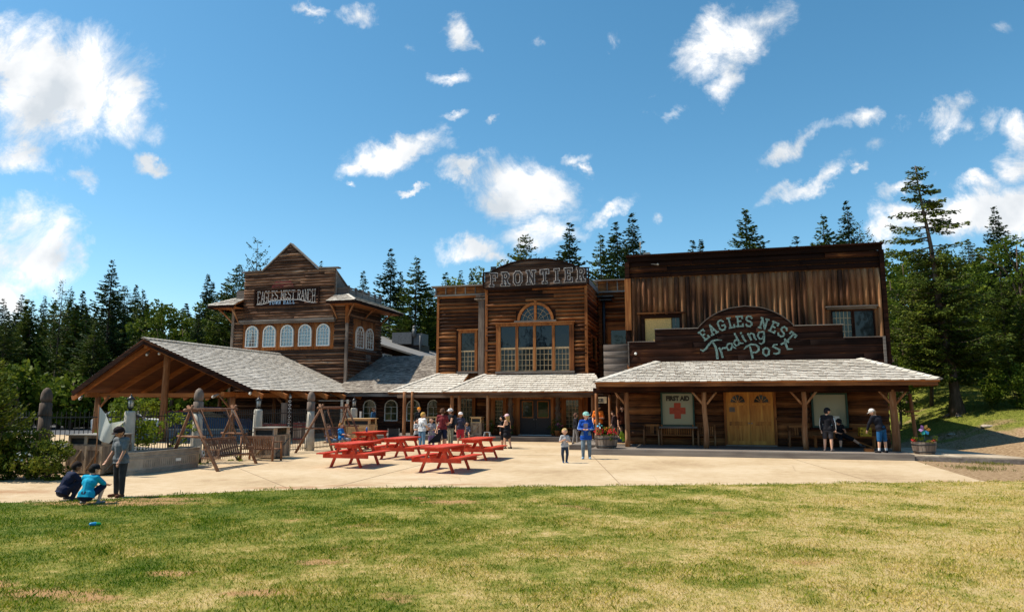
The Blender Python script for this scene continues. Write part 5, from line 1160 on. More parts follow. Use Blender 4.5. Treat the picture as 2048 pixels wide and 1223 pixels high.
TREES = [
 (-55.02, 75, 13.4, 'S0', 'dark spruce at the left edge of the photo'),
 (-58.02, 82, 15.0, 'S1', 'dark spruce, second peak from the left edge'),
 (-48.42, 70, 12.6, 'S2', 'bushy dark spruce with a rounded top near the left edge'),
 (-59.64, 88, 15.7, 'S3', 'thin spruce tip behind the left end of the treeline'),
 (-42.91, 66, 13.9, 'P0', 'ragged open branched pine on the left against the cloud'),
 (-49.54, 78, 14.8, 'S1', 'narrow spruce just right of the ragged open branched pine'),
 (-45.88, 74, 14.2, 'S4', 'thin straight spruce between the ragged pine and the tallest left spruce'),
 (-36.0, 62, 15.0, 'S0', 'tallest spruce of the left wood, with spreading left branches'),
 (-44.76, 80, 15.6, 'S5', 'round topped spruce right of the tallest left spruce'),
 (-46.77, 86, 16.9, 'S4', 'slim greyish spruce beyond the pavilion roof peak'),
 (-38.39, 72, 14.0, 'S2', 'pointed spruce directly behind the pavilion roof peak'),
 (-31.29, 62, 11.5, 'B0', 'bushy aspen behind the pavilion roof, left of two'),
 (-30.04, 64, 11.7, 'B1', 'bushy aspen behind the pavilion roof, right of two'),
 (-36.18, 82, 17.5, 'S4', 'tall slim spruce behind the middle of the pavilion roof'),
 (-38.2, 88, 17.6, 'S4', 'shorter slim spruce beside the tall slim one behind the pavilion'),
 (-27.17, 60, 10.5, 'S3', 'low spruce between the aspens and the slim spruces behind the pavilion'),
 (-25.31, 64, 14.9, 'S5', 'dense sunlit spruce leaning on the left corner of the tower'),
 (-28.87, 70, 14.6, 'S2', 'dark spruce at the left of the dense sunlit spruce by the tower'),
 (-23.02, 62, 17.0, 'P0', 'bare topped open pine rising over the left corner of the tower'),
 (-23.31, 85, 19.6, 'S3', 'small spruce tip showing behind the right side of the tower gable'),
 (-16.39, 76, 16.7, 'S1', 'spruce standing alone behind the tower balustrade'),
 (-12.66, 72, 18.3, 'S0', 'tall spruce left of the pair behind the grey metal roof'),
 (-13.54, 84, 18.2, 'S4', 'thin spruce tip between the two tall ones behind the grey roof'),
 (-9.46, 68, 16.7, 'S2', 'tall dense spruce right of the pair behind the grey metal roof'),
 (-8.65, 72, 14.1, 'S5', 'lower spruce touching the left corner of the FRONTIER hall'),
 (-7.67, 80, 17.3, 'S1', 'small spruce above the left wing of the FRONTIER hall'),
 (-5.98, 84, 18.2, 'S3', 'spruce tip rising out of pale green leaves above the left wing'),
 (-6.0, 76, 15.3, 'Y0', 'pale green aspen above the left wing of the FRONTIER hall'),
 (-4.88, 82, 17.6, 'S4', 'slim spruce beside the pale aspen above the left wing'),
 (-2.95, 70, 15.6, 'L0', 'silvery young birch left of the arched FRONTIER board'),
 (-1.36, 72, 16.8, 'L0', 'silvery young birch just above the arched FRONTIER board'),
 (1.23, 60, 16.8, 'S5', 'full rounded spruce behind the FRONTIER board'),
 (4.89, 58, 17.5, 'S1', 'tall spruce behind the right end of the FRONTIER board'),
 (7.38, 57, 16.3, 'S2', 'leftmost of the three spruces between the two false fronts'),
 (9.2, 60, 18.1, 'S1', 'middle one of the three spruces between the two false fronts'),
 (9.91, 56, 17.7, 'S0', 'rightmost and tallest of the three spruces between the false fronts'),
 (16.31, 62, 16.9, 'S1', 'left one of the small spruce pair over the tall store roof'),
 (16.53, 60, 16.5, 'S4', 'right one of the small spruce pair over the tall store roof'),
 (19.19, 56, 18.2, 'S2', 'single tall spruce over the middle of the tall store roof'),
 (24.97, 60, 16.8, 'S1', 'short spruce tip over the right half of the tall store roof'),
 (25.54, 56, 17.1, 'S2', 'spruce left of the twin tops at the right end of the store roof'),
 (26.6, 54, 16.5, 'S0', 'tallest spruce at the right end of the store roof'),
 (29.52, 58, 14.2, 'P0', 'ragged spruce with bare shoots at the right corner of the store roof'),
 (35.45, 50, 12.8, 'S0', 'tall spruce on the right, against the big white cloud'),
 (31.72, 56, 10.9, 'B0', 'round topped aspen just right of the tall store'),
 (26.23, 48, 10.0, 'B1', 'aspen touching the right wall of the tall store'),
 (35.74, 60, 11.3, 'B1', 'aspen behind the big leaning spruce, left side'),
 (38.95, 62, 11.1, 'B0', 'aspen behind the big leaning spruce, right side'),
 (41.24, 62, 11.2, 'S5', 'dense spruce right of the big leaning spruce'),
 (33.92, 46, 10.9, 'B1', 'dark leafy tree at the right edge of the photo'),
 (33.88, 50, 8.1, 'S3', 'blue green spruce in the middle of the right wood'),
 (24.65, 44, 7.2, 'B0', 'young aspen low beside the store wall'),
 (24.95, 42, 6.9, 'Y0', 'yellow green leafy tree left of the leaning spruce trunk'),
 (31.12, 44, 7.1, 'S5', 'dark drooping spruce above the small log cabin'),
 (29.09, 46, 6.0, 'B1', 'leafy tree right behind the leaning spruce trunk'),
 (27.87, 38, 5.7, 'S2', 'dark spruce low at the right edge'),
 (21.92, 40, 5.0, 'B0', 'low leafy growth behind the right end of the store porch'),
]

MORE = [(-39.5, 43, 6.2, 'Y0', 'sunlit leafy tree just left of the pavilion roof, above the iron fence'),
 (-35.5, 47, 6.4, 'B0', 'rounded leafy tree touching the left slope of the pavilion roof'), (-46, 50, 7.5, 'B1', 'wide leafy tree beneath the ragged open pine on the left'),
 (-40, 55, 8.6, 'S5', 'sunlit bushy spruce below the tallest left spruce'), (-33.5, 56, 8.8, 'S2', 'broad spruce filling the gap over the left slope of the pavilion roof'),
 (-53, 56, 8.3, 'S2', 'broad low spruce at the far left edge, under the first treetops'), (-33, 44.5, 4.3, 'B1', 'low leafy tree seen under the left eave of the pavilion'),
 (-27, 58, 9.0, 'B0', 'leafy tree between pavilion roof and the left side of the tower'), (-40, 38, 3.6, 'Y0', 'small bright leafy tree behind the iron fence, left of the pavilion post'),
 (-44.5, 44, 4.8, 'S5', 'low bushy spruce beyond the iron fence on the far left')]
used = {}
for (x, y, h, k, label) in TREES + MORE:
    p = PROTO[k]
    if k in used: o = copy_tree(p)
    else: o = p; used[k] = 1
    h = h * .86 if k in ('B0', 'B1', 'Y0') and x < -20 and y < 59 else h
    s = h / p['h0']; w_ = s * random.uniform(.88, 1.12) if h > 9 else s * 1.15
    o.location = (x, y, height(x, y) - .15); o.scale = (w_, w_, s); o.rotation_euler = (0, 0, random.uniform(0, 6.28) if k != 'S0' else random.uniform(-.5, .5))
    o['label'] = label; o['category'] = 'tree'; o['group'] = 'spruces and aspens behind the buildings'
for k, p in PROTO.items():
    if 'h0' in p: pass

# the tall leaning spruce on the right
def big_spruce():
    rng = np.random.default_rng(77); H = 14.1; lean = -1.15
    C_, A_, B_ = [], [], []; mb = MB()
    mb.tube([(lean * (k / 12) ** 1.1 + .06 * math.sin(k), 0, H * .985 * k / 12 - (.3 if k == 0 else 0)) for k in range(13)], [(.50 if k == 0 else .27 - .0205 * k) for k in range(13)], 12, wob=.06)
    for k in range(5): th = k * 1.26 + .4; mb.tube([(0, 0, .35), (math.cos(th) * .35, math.sin(th) * .35, .05), (math.cos(th) * .75, math.sin(th) * .75, -.12)], [.16, .12, .04], 6)
    z = 2.0
    while z < H * .99:
        u = z / H
        if z < 9.0: L0, nb, gp = 2.9 * (1 - .35 * abs(u - .35)) * (1 if z < 6.5 else 1 - .22 * (z - 6.5)), 7, .12 + max(0, z - 7) * .12
        elif z < 9.6: L0, nb, gp = 2.6, 3, .45
        else: L0, nb, gp = .25 + 2.2 * ((1 - u) / .28) ** 1.1, 4, .22
        for k in range(nb):
            if rng.random() < gp: continue
            th = rng.uniform(0, 2 * math.pi)
            if z > 9: th = rng.choice([0, math.pi]) + rng.normal(0, .55)
            L_ = L0 * rng.uniform(.5, 1.1); d = np.array([math.cos(th), math.sin(th)]); sd_ = np.array([-d[1], d[0]]); z0 = z + rng.uniform(-.12, .12); tx = lean * u ** 1.1
            dr = .12 if z > 9 else .22
            f = lambda s: z0 - dr * L_ * s * (1.3 - s) + .06 * L_ * s * s
            mb.tube([(tx + d[0] * L_ * s, d[1] * L_ * s, f(s)) for s in (0, .3, .6, .95)], [.012 * L_ + .018, .02, .014, .006], 5)
            n = int(L_ * 80); s = rng.uniform(.16, 1.02, n); cl = .5 + .5 * np.sin(s * 17 + rng.uniform(0, 6)); ok = rng.random(n) < .45 + .55 * cl; s = s[ok]; n = len(s)
            sp = rng.normal(0, 1, n) * (.09 + .10 * L_ * (1 - s) * .6); c = np.zeros((n, 3)); c[:, 0] = tx + d[0] * s * L_ + sd_[0] * sp; c[:, 1] = d[1] * s * L_ + sd_[1] * sp
            c[:, 2] = f(s) - rng.uniform(-.03, .17, n); C_.append(c); sz = rng.uniform(.10, .2, n)
            ax = np.zeros((n, 3)); w_ = np.sign(sp) * rng.uniform(.1, 1, n); ax[:, 0] = d[0] + sd_[0] * w_; ax[:, 1] = d[1] + sd_[1] * w_; ax[:, 2] = rng.uniform(-.8, .3, n)
            ax = unit(ax) * (sz * .6)[:, None]; ay = unit(np.cross(ax, rng.normal(0, 1, (n, 3)) + np.array([0, 0, 1]))) * (sz * .5)[:, None]; A_.append(ax); B_.append(ay)
        z += .27 if z > 9 else .17
    t = mb.build('trunk', bark, None, recalc=False); cr = crown_obj(quads_mesh('crown', np.concatenate(C_), np.concatenate(A_), np.concatenate(B_), spruce_y))
    o = mk_tree('spruce_tree', H, [t, cr]); o.location = (23.9, 38, height(23.9, 38) - .05)
    tag(o, 'tall leaning old spruce with a bare upper trunk, nearest tree on the right slope', 'tree')
big_spruce()

# distant wood as one mass
def far_wood(name, label, spots, seed, mat, low=False):
    rng = np.random.default_rng(seed); V = []; A = []; B = []; tb = MB()
    for (x, y, h, kind) in spots:
        z0 = height(x, y)
        if kind: c, a, b, _ = spruce_pts(rng, h, h * .26, dens=.42, leaf=.62)
        else: c, a, b = blob_pts(rng, h, h * .3, 26, 34, .42, cl_r=.9, zc=.52, zr=.46)
        if h > 3: tb.tube([(x, y, z0 - .3), (x, y, z0 + h * .5), (x, y, z0 + h * .9)], [.2, .12, .04], 5)
        V.append(c + np.array([x, y, z0])); A.append(a); B.append(b)
    o = bpy.data.objects.new(name, quads_mesh(name, np.concatenate(V), np.concatenate(A), np.concatenate(B), mat)); C.objects.link(o)
    tag(o, label, 'wood', kind='stuff'); tr = tb.build('trunks', bark, o, recalc=False)
r_ = np.random.default_rng(5); sp = []
for i in range(95):
    x = r_.uniform(-95, -16); y = r_.uniform(84, 112); sp.append((x, y, r_.uniform(12.5, 15.5) * (y / 95) ** .8, 1))
for i in range(30): sp.append((r_.uniform(-16, 22), r_.uniform(85, 110), r_.uniform(9, 12), 1))
far_wood('forest', 'dark spruce forest massed behind the left trees', sp, 21, spruce_d)
sp = []
for i in range(55): sp.append((r_.uniform(28, 75), r_.uniform(64, 84), r_.uniform(7.5, 10.5), i % 3 == 0))
for i in range(26): x = r_.uniform(24, 62); sp.append((x, r_.uniform(50, 66), r_.uniform(4, 6.5), 0))
for i in range(14): sp.append((r_.uniform(34, 52), r_.uniform(50, 60), r_.uniform(6, 9), 1))
far_wood('wooded_hillside', 'leafy wood covering the hillside on the right', sp, 22, leaf_m)
sp = []
for i in range(60): x = r_.uniform(-62, -24); sp.append((x, r_.uniform(50, 66) - x * .05, r_.uniform(2.5, 5.5), 0))
far_wood('undergrowth', 'tangled leafy undergrowth along the foot of the left trees', sp, 23, leaf_m)
sp = []
for i in range(58): x = r_.uniform(-76, -26); sp.append((x, r_.uniform(64, 80), r_.uniform(8.5, 12.8), 1))
far_wood('spruce_thicket', 'close ranks of young spruces below the tall left treetops', sp, 25, spruce_y)
sp = [(-115 + 3.9 * i + r_.uniform(-2, 2), r_.uniform(-82, -64), r_.uniform(15, 25), int(r_.random() < .6)) for i in range(60)]
far_wood('forest', 'line of trees across the field, behind the viewer and mirrored in the windows', sp, 24, spruce_l)

def shrub(name, label, cat, x, y, H, Rx, mat, seed, n_cl=30, per=70, leaf=.07, cl_r=.22, zc=.5, zr=.5, flowers=None, stems=True, z=None):
    rng = np.random.default_rng(seed); c, a, b = blob_pts(rng, H, Rx, n_cl, per, leaf, zc=zc, zr=zr, cl_r=cl_r); c[:, 2] = np.maximum(c[:, 2], .02)
    o = bpy.data.objects.new(name, None); C.objects.link(o); o.location = (x, y, height(x, y) if z is None else z); tag(o, label, cat)
    f = crown_obj(quads_mesh('foliage', c, a, b, mat)); f.name = 'foliage'; f.parent = o
    if stems:
        mb = MB()
        for i in range(9):
            th = rng.uniform(0, 6.28); l = Rx * rng.uniform(.3, .8); mb.tube([(0, 0, -.05), (math.cos(th) * l * .4, math.sin(th) * l * .4, H * .4), (math.cos(th) * l, math.sin(th) * l, H * .8)], [.02, .014, .006], 5)
        s = mb.build('stems', bark, o, recalc=False)
    if flowers:
        for (mt, n, cx, cy, cz, r) in flowers:
            q = rng.normal(0, 1, (n, 3)); q = unit(q) * (rng.uniform(.3, 1, n) ** .4)[:, None] * np.array(r) + np.array([cx, cy, cz]); k = len(q)
            a_ = unit(rng.normal(0, 1, (k, 3))) * .035; b_ = unit(np.cross(a_, rng.normal(0, 1, (k, 3)))) * .05
            fo = bpy.data.objects.new('flowers', quads_mesh('flowers', q, a_, b_, petal[mt])); C.objects.link(fo); fo.parent = o
    return o
shrub('bush', 'yellow green bush with a few white blossoms between fence and path', 'bush', -12.85, 19.0, 1.2, .75, juni, 31, n_cl=48, per=110, leaf=.075, flowers=[('white', 26, .25, -.55, .62, (.22, .2, .14))])
shrub('bush', 'low dense yellow green bush beside the large wooden bin', 'bush', -12.15, 18.75, .95, .55, juni, 32, n_cl=40, per=100, leaf=.07)
shrub('bush', 'dark leafy bush with pink flowers at the foot of the left edge tree', 'bush', -13.5, 18.55, .75, .55, leaf_m, 33, n_cl=30, per=80, leaf=.07, flowers=[('pink', 26, .15, -.4, .35, (.18, .12, .12))])
shrub('vine', 'yellow leaved climbing plant sprawling over the iron fence behind the flag', 'plant', -11.75, 21.5, 2.2, .95, leaf_y, 34, n_cl=34, per=42, leaf=.11, cl_r=.25, zc=.6, zr=.38)
shrub('vine', 'thin straggling climber on the iron fence above the steel trough', 'plant', -11.0, 22.9, 1.9, .6, leaf_y, 35, n_cl=16, per=26, leaf=.11, cl_r=.22, zc=.62, zr=.3)
shrub('bush', 'dark green bush on the slope at the right edge of the photo', 'bush', 26.0, 36.2, 2.1, 1.7, leaf_m, 36, n_cl=50, per=100, leaf=.13, cl_r=.4)
shrub('weed_clump', 'bright grass clump at the fence foot beside the single wooden bin', 'plant', -9.15, 27.5, .55, .32, leaf_y, 37, n_cl=14, per=60, leaf=.06, cl_r=.14)
shrub('weed_clump', 'small weeds at the foot of the carved post behind the swing', 'plant', -10.35, 23.6, .4, .3, leaf_y, 38, n_cl=10, per=40, leaf=.05, cl_r=.12)
shrub('weed_clump', 'tiny weed tuft under the far leg of the left swing', 'plant', -9.6, 25.0, .25, .28, leaf_y, 39, n_cl=8, per=40, leaf=.045, cl_r=.1)
shrub('bush', 'tall leafy bush standing in the yard under the pavilion eave', 'bush', -22.5, 42.5, 2.6, 1.5, leaf_y, 40, n_cl=36, per=60, leaf=.14, cl_r=.4)
def small_conifer():
    rng = np.random.default_rng(51); c, a, b, br = spruce_pts(rng, 3.2, .8, dens=1.1, leaf=.13, base=.12, upturn=.9, droop=0.0, expo=.65, topround=.5)
    t = trunk_mesh('trunk', 3.3, .075, rng, br, every=9, droop=0, upturn=.9); o = mk_tree('pine_tree', 3.3, [t, crown_obj(quads_mesh('crown', c, a, b, juni))]); o.location = (-13.85, 18.9, 0)
    tag(o, 'young yellow tinged pine at the left edge, in front of the iron fence', 'tree')
small_conifer()
# stones and tufts on the right slope
def slope_bits():
    rng = np.random.default_rng(61); stone = plain('pale stone', (.4, .33, .26), rough=.9)
    for i, (x, y, r, l) in enumerate(((22.2, 33.2, .32, 'broad pale flat stone in the turf below the leaning spruce'), (20.9, 33.8, .2, 'small pale stone left of the broad flat stone on the slope'), (23.6, 37.4, .18, 'pale stone at the foot of the leaning spruce'))):
        m = MB(); m.ball((0, 0, 0), (r, r * .7, r * .3), 9, 6); m.v = [tuple(c * random.uniform(.85, 1.15) for c in v) for v in m.v]
        o = m.build('stone', stone); o.location = (x, y, height(x, y) + r * .1); tag(o, l, 'stone', 'pale stones on the slope')
    P = []
    for i in range(11000):
        x = rng.uniform(14.4, 34); y = rng.uniform(29.5, 46); t = .5 * x + .86 * y
        g = (t - 38.5) * .11 + .45 * math.sin(x * .9 + 1) * math.sin(y * .8) + rng.normal(0, .25)
        if g > .12: P.append((x, y))
    for i in range(5000):
        x = rng.uniform(13.4, 20); y = rng.uniform(17.8, 24.5)
        if math.sin(x * 2.1) * math.sin(y * 1.9 + 1) + rng.normal(0, .35) > .65: P.append((x, y))
    P = np.array(P); n = len(P); zz = np.array([height(*p) for p in P]); k = 5
    c = np.repeat(np.stack([P[:, 0], P[:, 1], zz], 1), k, 0) + rng.normal(0, .05, (n * k, 3)) * np.array([1, 1, .2]); h = rng.uniform(.04, .12, n * k)
    ax = np.stack([rng.normal(0, .4, n * k) * h, rng.normal(0, .4, n * k) * h, h], 1) * .5; ay = unit(np.cross(ax, rng.normal(0, 1, (n * k, 3)))) * .012; c[:, 2] += h * .4
    gm = leafy('slope grass', (.05, .07, .012), (.14, .15, .03), (.3, .26, .08), transl=.3)
    o = bpy.data.objects.new('slope_grass', quads_mesh('slope_grass', c, ax, ay, gm)); C.objects.link(o); tag(o, 'thin grass tufts scattered over the gravel slope', 'grass', kind='stuff')
slope_bits()

# ---------------------------------------------------------------- furniture and small things
def xyz(a, b, z=0): return W(a, b, z)
def picnic(label, a, b, rot, s=1.0, first=[None]):
    if first[0] is None:
        t = T('picnic_table', label, 'picnic table', a, b, 0, rot)
        m = MB()
        for i in range(5): m.box(-.37 + i * .15, -.225 + i * .15, -.92, .92, .71, .75)
        m.build('tabletop', redp, t)
        for sg in (-1, 1):
            m = MB()
            for i in range(2): x = sg * (.62 + i * .15); m.box(x - .07, x + .07, -.92, .92, .42, .46)
            m.build('seat', redp, t)
        for y in (-.6, .6):
            m = MB(); m.box(-.78, .78, y - .022, y + .022, .29, .418); m.build('seat_support', redp, t)
            m = MB(); m.box(-.37, .37, y - .021, y + .021, .6, .708); m.build('top_support', redp, t)
            for sg in (-1, 1): m = MB(); m.bar((sg * .22, y + .045, .7), (sg * .52, y + .045, 0.0), .045, .13, up=(0, 1, 0)); m.build('leg', redp, t)
        for sg in (-1, 1): m = MB(); m.bar((0, sg * .56, .35), (0, sg * .12, .70), .045, .1, up=(1, 0, 0)); m.build('brace', redp, t)
        first[0] = t
    else:
        t = copy_tree(first[0]); t['label'] = label; t.location = W(a, b, 0); t.rotation_euler = (0, 0, R(rot) - TH)
    t.scale = (s, s, s); t['group'] = 'red picnic tables on the paving'
    return t
picnic('red picnic table nearest the lawn in the middle of the court', -7.35, 20.0, -4)
picnic('red picnic table nearest the swings, front left of the group', -10.7, 20.8, -1)
picnic('red picnic table directly behind the front left one', -10.55, 24.1, -1)
picnic('red picnic table farthest right, in front of the three-legged looking group of visitors'.replace('three-legged looking ', ''), -7.75, 24.5, -2)
picnic('red picnic table at the back with a blue cup on its top', -13.6, 27.9, -3, 1.05)
m = MB(); m.lathe([(.035, 0), (.045, .12), (.03, .16), (.018, .2)], 10); o = m.build('drink_bottle', plain('blue plastic', (.03, .14, .42), rough=.3)); o.location = W(-13.55, 27.35, .79); tag(o, 'blue drink bottle on the rearmost red picnic table', 'bottle')

def crate_bin(label, a, b, rot, w, d, h, n=1, top=steel, body=None):
    body = body or binw; t = T('litter_bin', label, 'litter bin', a, b, 0, rot); hz = h - .32
    m = MB(); m.box(0, w, 0, d, .06, hz)
    nb = int(w / .11)
    for i in range(nb): x = w * i / nb; m.box(x + .004, x + w / nb - .004, -.018, -.001, .07, hz - .01)
    nd_ = int(d / .11)
    for i in range(nd_): y = d * i / nd_; m.box(w + .001, w + .018, y + .004, y + d / nd_ - .004, .07, hz - .01); m.box(-.018, -.001, y + .004, y + d / nd_ - .004, .07, hz - .01)
    m.build('crate', body, t)
    m = MB()
    for k in range(n):
        x0, x1 = w * k / n, w * (k + 1) / n
        m.box(x0 - .01, x0 + .08, -.04, -.019, .05, hz); m.box(x1 - .08, x1 + .01, -.04, -.019, .05, hz)
        m.bar((x0 + .09, -.03, .14), (x1 - .09, -.03, hz - .1), .02, .07, up=(0, 1, 0)); m.box(x0 + .081, x1 - .081, -.041, -.019, .05, .15); m.box(x0 + .081, x1 - .081, -.041, -.019, hz - .11, hz)
    m.box(w + .019, w + .04, -.03, .08, .05, hz); m.box(w + .019, w + .04, d - .08, d, .05, hz); m.bar((w + .03, .09, .14), (w + .03, d - .09, hz - .1), .02, .07, up=(1, 0, 0)); m.build('frame_boards', body, t)
    m = MB(); m.box(-.02, w + .02, -.02, d + .02, hz + .001, hz + .05)
    for k in range(n + 1): x = w * k / n; m.box(max(0, x - .05), min(w, x + .05), -.015, .02, hz + .051, h - .03)
    m.box(0, w, d - .02, d, hz + .051, h - .03); m.box(-.001, .02, .021, d - .021, hz + .051, h - .03); m.box(w - .02, w, .021, d * .2, hz + .051, h - .03); m.box(w - .02, w, d * .8, d - .021, hz + .051, h - .03)
    for k in range(n): m.box(w * k / n + .051, w * (k + 1) / n - .051, -.014, .01, h - .1, h - .032) ; m.box(w * k / n + .051, w * (k + 1) / n - .051, .2, .22, hz + .051, h - .03)
    m.build('hood', pinew if top is pinew else body, t)
    m = MB(); m.box(-.06, w + .06, -.06, d + .05, h - .028, h); m.build('lid', top, t)
    m = MB(); m.box(.06, w - .06, .05, .18, hz + .052, h - .12); m.build('opening', blackp, t)
    return t
crate_bin('double wooden crate bin with a flat metal lid beside the left bushes', -17.25, 16.25, 0, 1.2, 1.0, 1.12, 2)
crate_bin('weathered wooden crate bin with a metal lid between swing and fence', -15.6, 22.5, 0, .82, 1.0, 1.12)
crate_bin('wooden bin with a new pine hood behind the rearmost picnic table', -15.6, 29.2, 4, 1.2, .9, 1.3, 1, pinew, pinew)
crate_bin('tall narrow wooden bin on the hall porch beside the seated child', -11.85, 36.25, 0, .55, .5, 1.02, 1, pinew, binw).location.z = .24

def trough():
    t = T('stock_tank', 'long galvanised steel trough standing against the iron fence', 'trough', -15.55, 17.9)
    def ring(w, l, z, n=10): return [(w * math.cos(R(q)) * 1.0, (l - w) + w * math.sin(R(q)), z) for q in np.linspace(0, 180, n)] + [(w * math.cos(R(q)), -(l - w) + w * math.sin(R(q)), z) for q in np.linspace(180, 360, n)]
    m = MB(); prof = [(.34, 0), (.345, .06)] + [(.345 + (.012 if k % 2 else 0), .08 + .02 * k) for k in range(4)] + [(.35, .18), (.352, .40)] + [(.352 + (.014 if k % 2 else 0), .42 + .025 * k) for k in range(6)] + [(.36, .6), (.39, .61), (.39, .63), (.34, .63), (.33, .1)]
    V = []; F = []; R0 = [ring(w, 1.45 * (w / .35) ** .3, z) for w, z in prof]; n = len(R0[0])
    for r in R0: V += r
    for i in range(len(R0) - 1):
        for k in range(n): a = i * n + k; b = i * n + (k + 1) % n; F.append((a, b, b + n, a + n))
    F.append(tuple(range(n - 1, -1, -1))); F.append(tuple(range((len(R0) - 1) * n, len(R0) * n))); m.add(V, F)
    for k in range(26): y = -1.05 + k * .084; m.box(.352, .362, y, y + .04, .2, .39)
    m.build('tank', steel, t)
    m = MB(); m.box(.36, .366, .2, .42, .28, .36); m.build('maker_plate', white_t, t)
    m = MB(); m.box(-.3, .3, -1.2, 1.2, .5, .54); m.build('soil', bark, t)
trough()

def carved_post(label, a, b, carved, scale=1.0, dark=False):
    t = T('fence_post', label, 'post', a, b, 0, random.uniform(-8, 8))
    if carved:
        m = MB(); m.lathe([(.2, -.05), (.185, .6), (.165, 1.2), (.155, 1.66)], 12); m.build('base' if dark else 'concrete_base', bark if dark else conc, t)  # dark: bark tone on base and cap paints in the pine's shade
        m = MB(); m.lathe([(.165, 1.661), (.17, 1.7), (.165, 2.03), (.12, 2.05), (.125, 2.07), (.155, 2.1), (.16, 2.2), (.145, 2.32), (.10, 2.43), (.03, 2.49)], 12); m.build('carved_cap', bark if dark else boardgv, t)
    else:
        m = MB(); m.lathe([(.2, -.05), (.185, .6), (.165, 1.2), (.155, 1.7), (.13, 1.76)], 12); m.build('concrete_base', conc, t)
        l = MB(); l.lathe([(.05, 1.761), (.05, 1.82), (.10, 1.84), (.10, 1.86)], 8); l.lathe([(.115, 2.09), (.125, 2.1), (.06, 2.17), (.02, 2.2), (.02, 2.24), (.005, 2.27)], 8)
        for k in range(4): an = math.pi / 2 * k + .78; l.bar((.085 * math.cos(an), .085 * math.sin(an), 1.86), (.1 * math.cos(an), .1 * math.sin(an), 2.09), .014, .014)
        la = l.build('lantern', iron, t); m = MB(); m.lathe([(.065, 1.862), (.08, 2.088)], 8); m.build('lantern_glass', glass('lantern glass', (.45, .45, .42), rough=.2), la)
    t.scale = (scale,) * 3; t['group'] = 'concrete posts along the iron fence'
    return t
carved_post('concrete post topped by a lantern behind the white flag', -16.4, 17.5, False)
carved_post('concrete post with a carved bullet shaped wooden cap behind the left swing', -16.35, 20.4, True)
carved_post('concrete post topped by a lantern behind the single wooden bin', -16.3, 23.7, False)
carved_post('concrete post with a carved bullet shaped wooden cap beside the right swing', -15.95, 26.9, True)
carved_post('concrete post with a lantern behind the right swing, nearest the porch', -15.75, 30.4, False)
carved_post('carved post coloured dark for the shade of the young pine at the left edge', -18.45, 16.5, True, .98, True)

def fence(label, p, q, h=1.75, step=.11, gap=0):
    P = Vector((*p, 0)); Q = Vector((*q, 0)); d = Q - P; L_ = d.length; d.normalize()
    t = T('iron_fence', label, 'fence', p[0], p[1]); D = lambda s, z: (d.x * s, d.y * s, z)
    m = MB()
    for z in (.12, 1.0 if gap else .9, h - .16): m.bar(D(0, z), D(L_, z), .03, .03)
    m.build('rails', iron, t); m = MB(); n = int(L_ / step)
    for i in range(n + 1): s = L_ * i / n; m.bar(D(s, .04), D(s, h), .014, .014)
    m.build('pickets', iron, t)
    t['group'] = 'black iron fence panels'; return t
fence('black iron fence panel on the far left behind the bushes', (-26, 16.5), (-18.15, 16.0))
fence('short black iron fence panel behind the double bin and flag', (-17.75, 15.95), (-16.6, 17.35))
fence('black iron fence panel behind the steel trough', (-16.4, 17.75), (-16.35, 20.15))
fence('black iron fence panel behind the left swing', (-16.35, 20.65), (-16.3, 23.5))
fence('black iron fence panel between the single bin and the right swing', (-16.3, 23.95), (-16.0, 26.7))
fence('black iron fence panel behind the right swing', (-15.95, 27.1), (-15.8, 30.2))

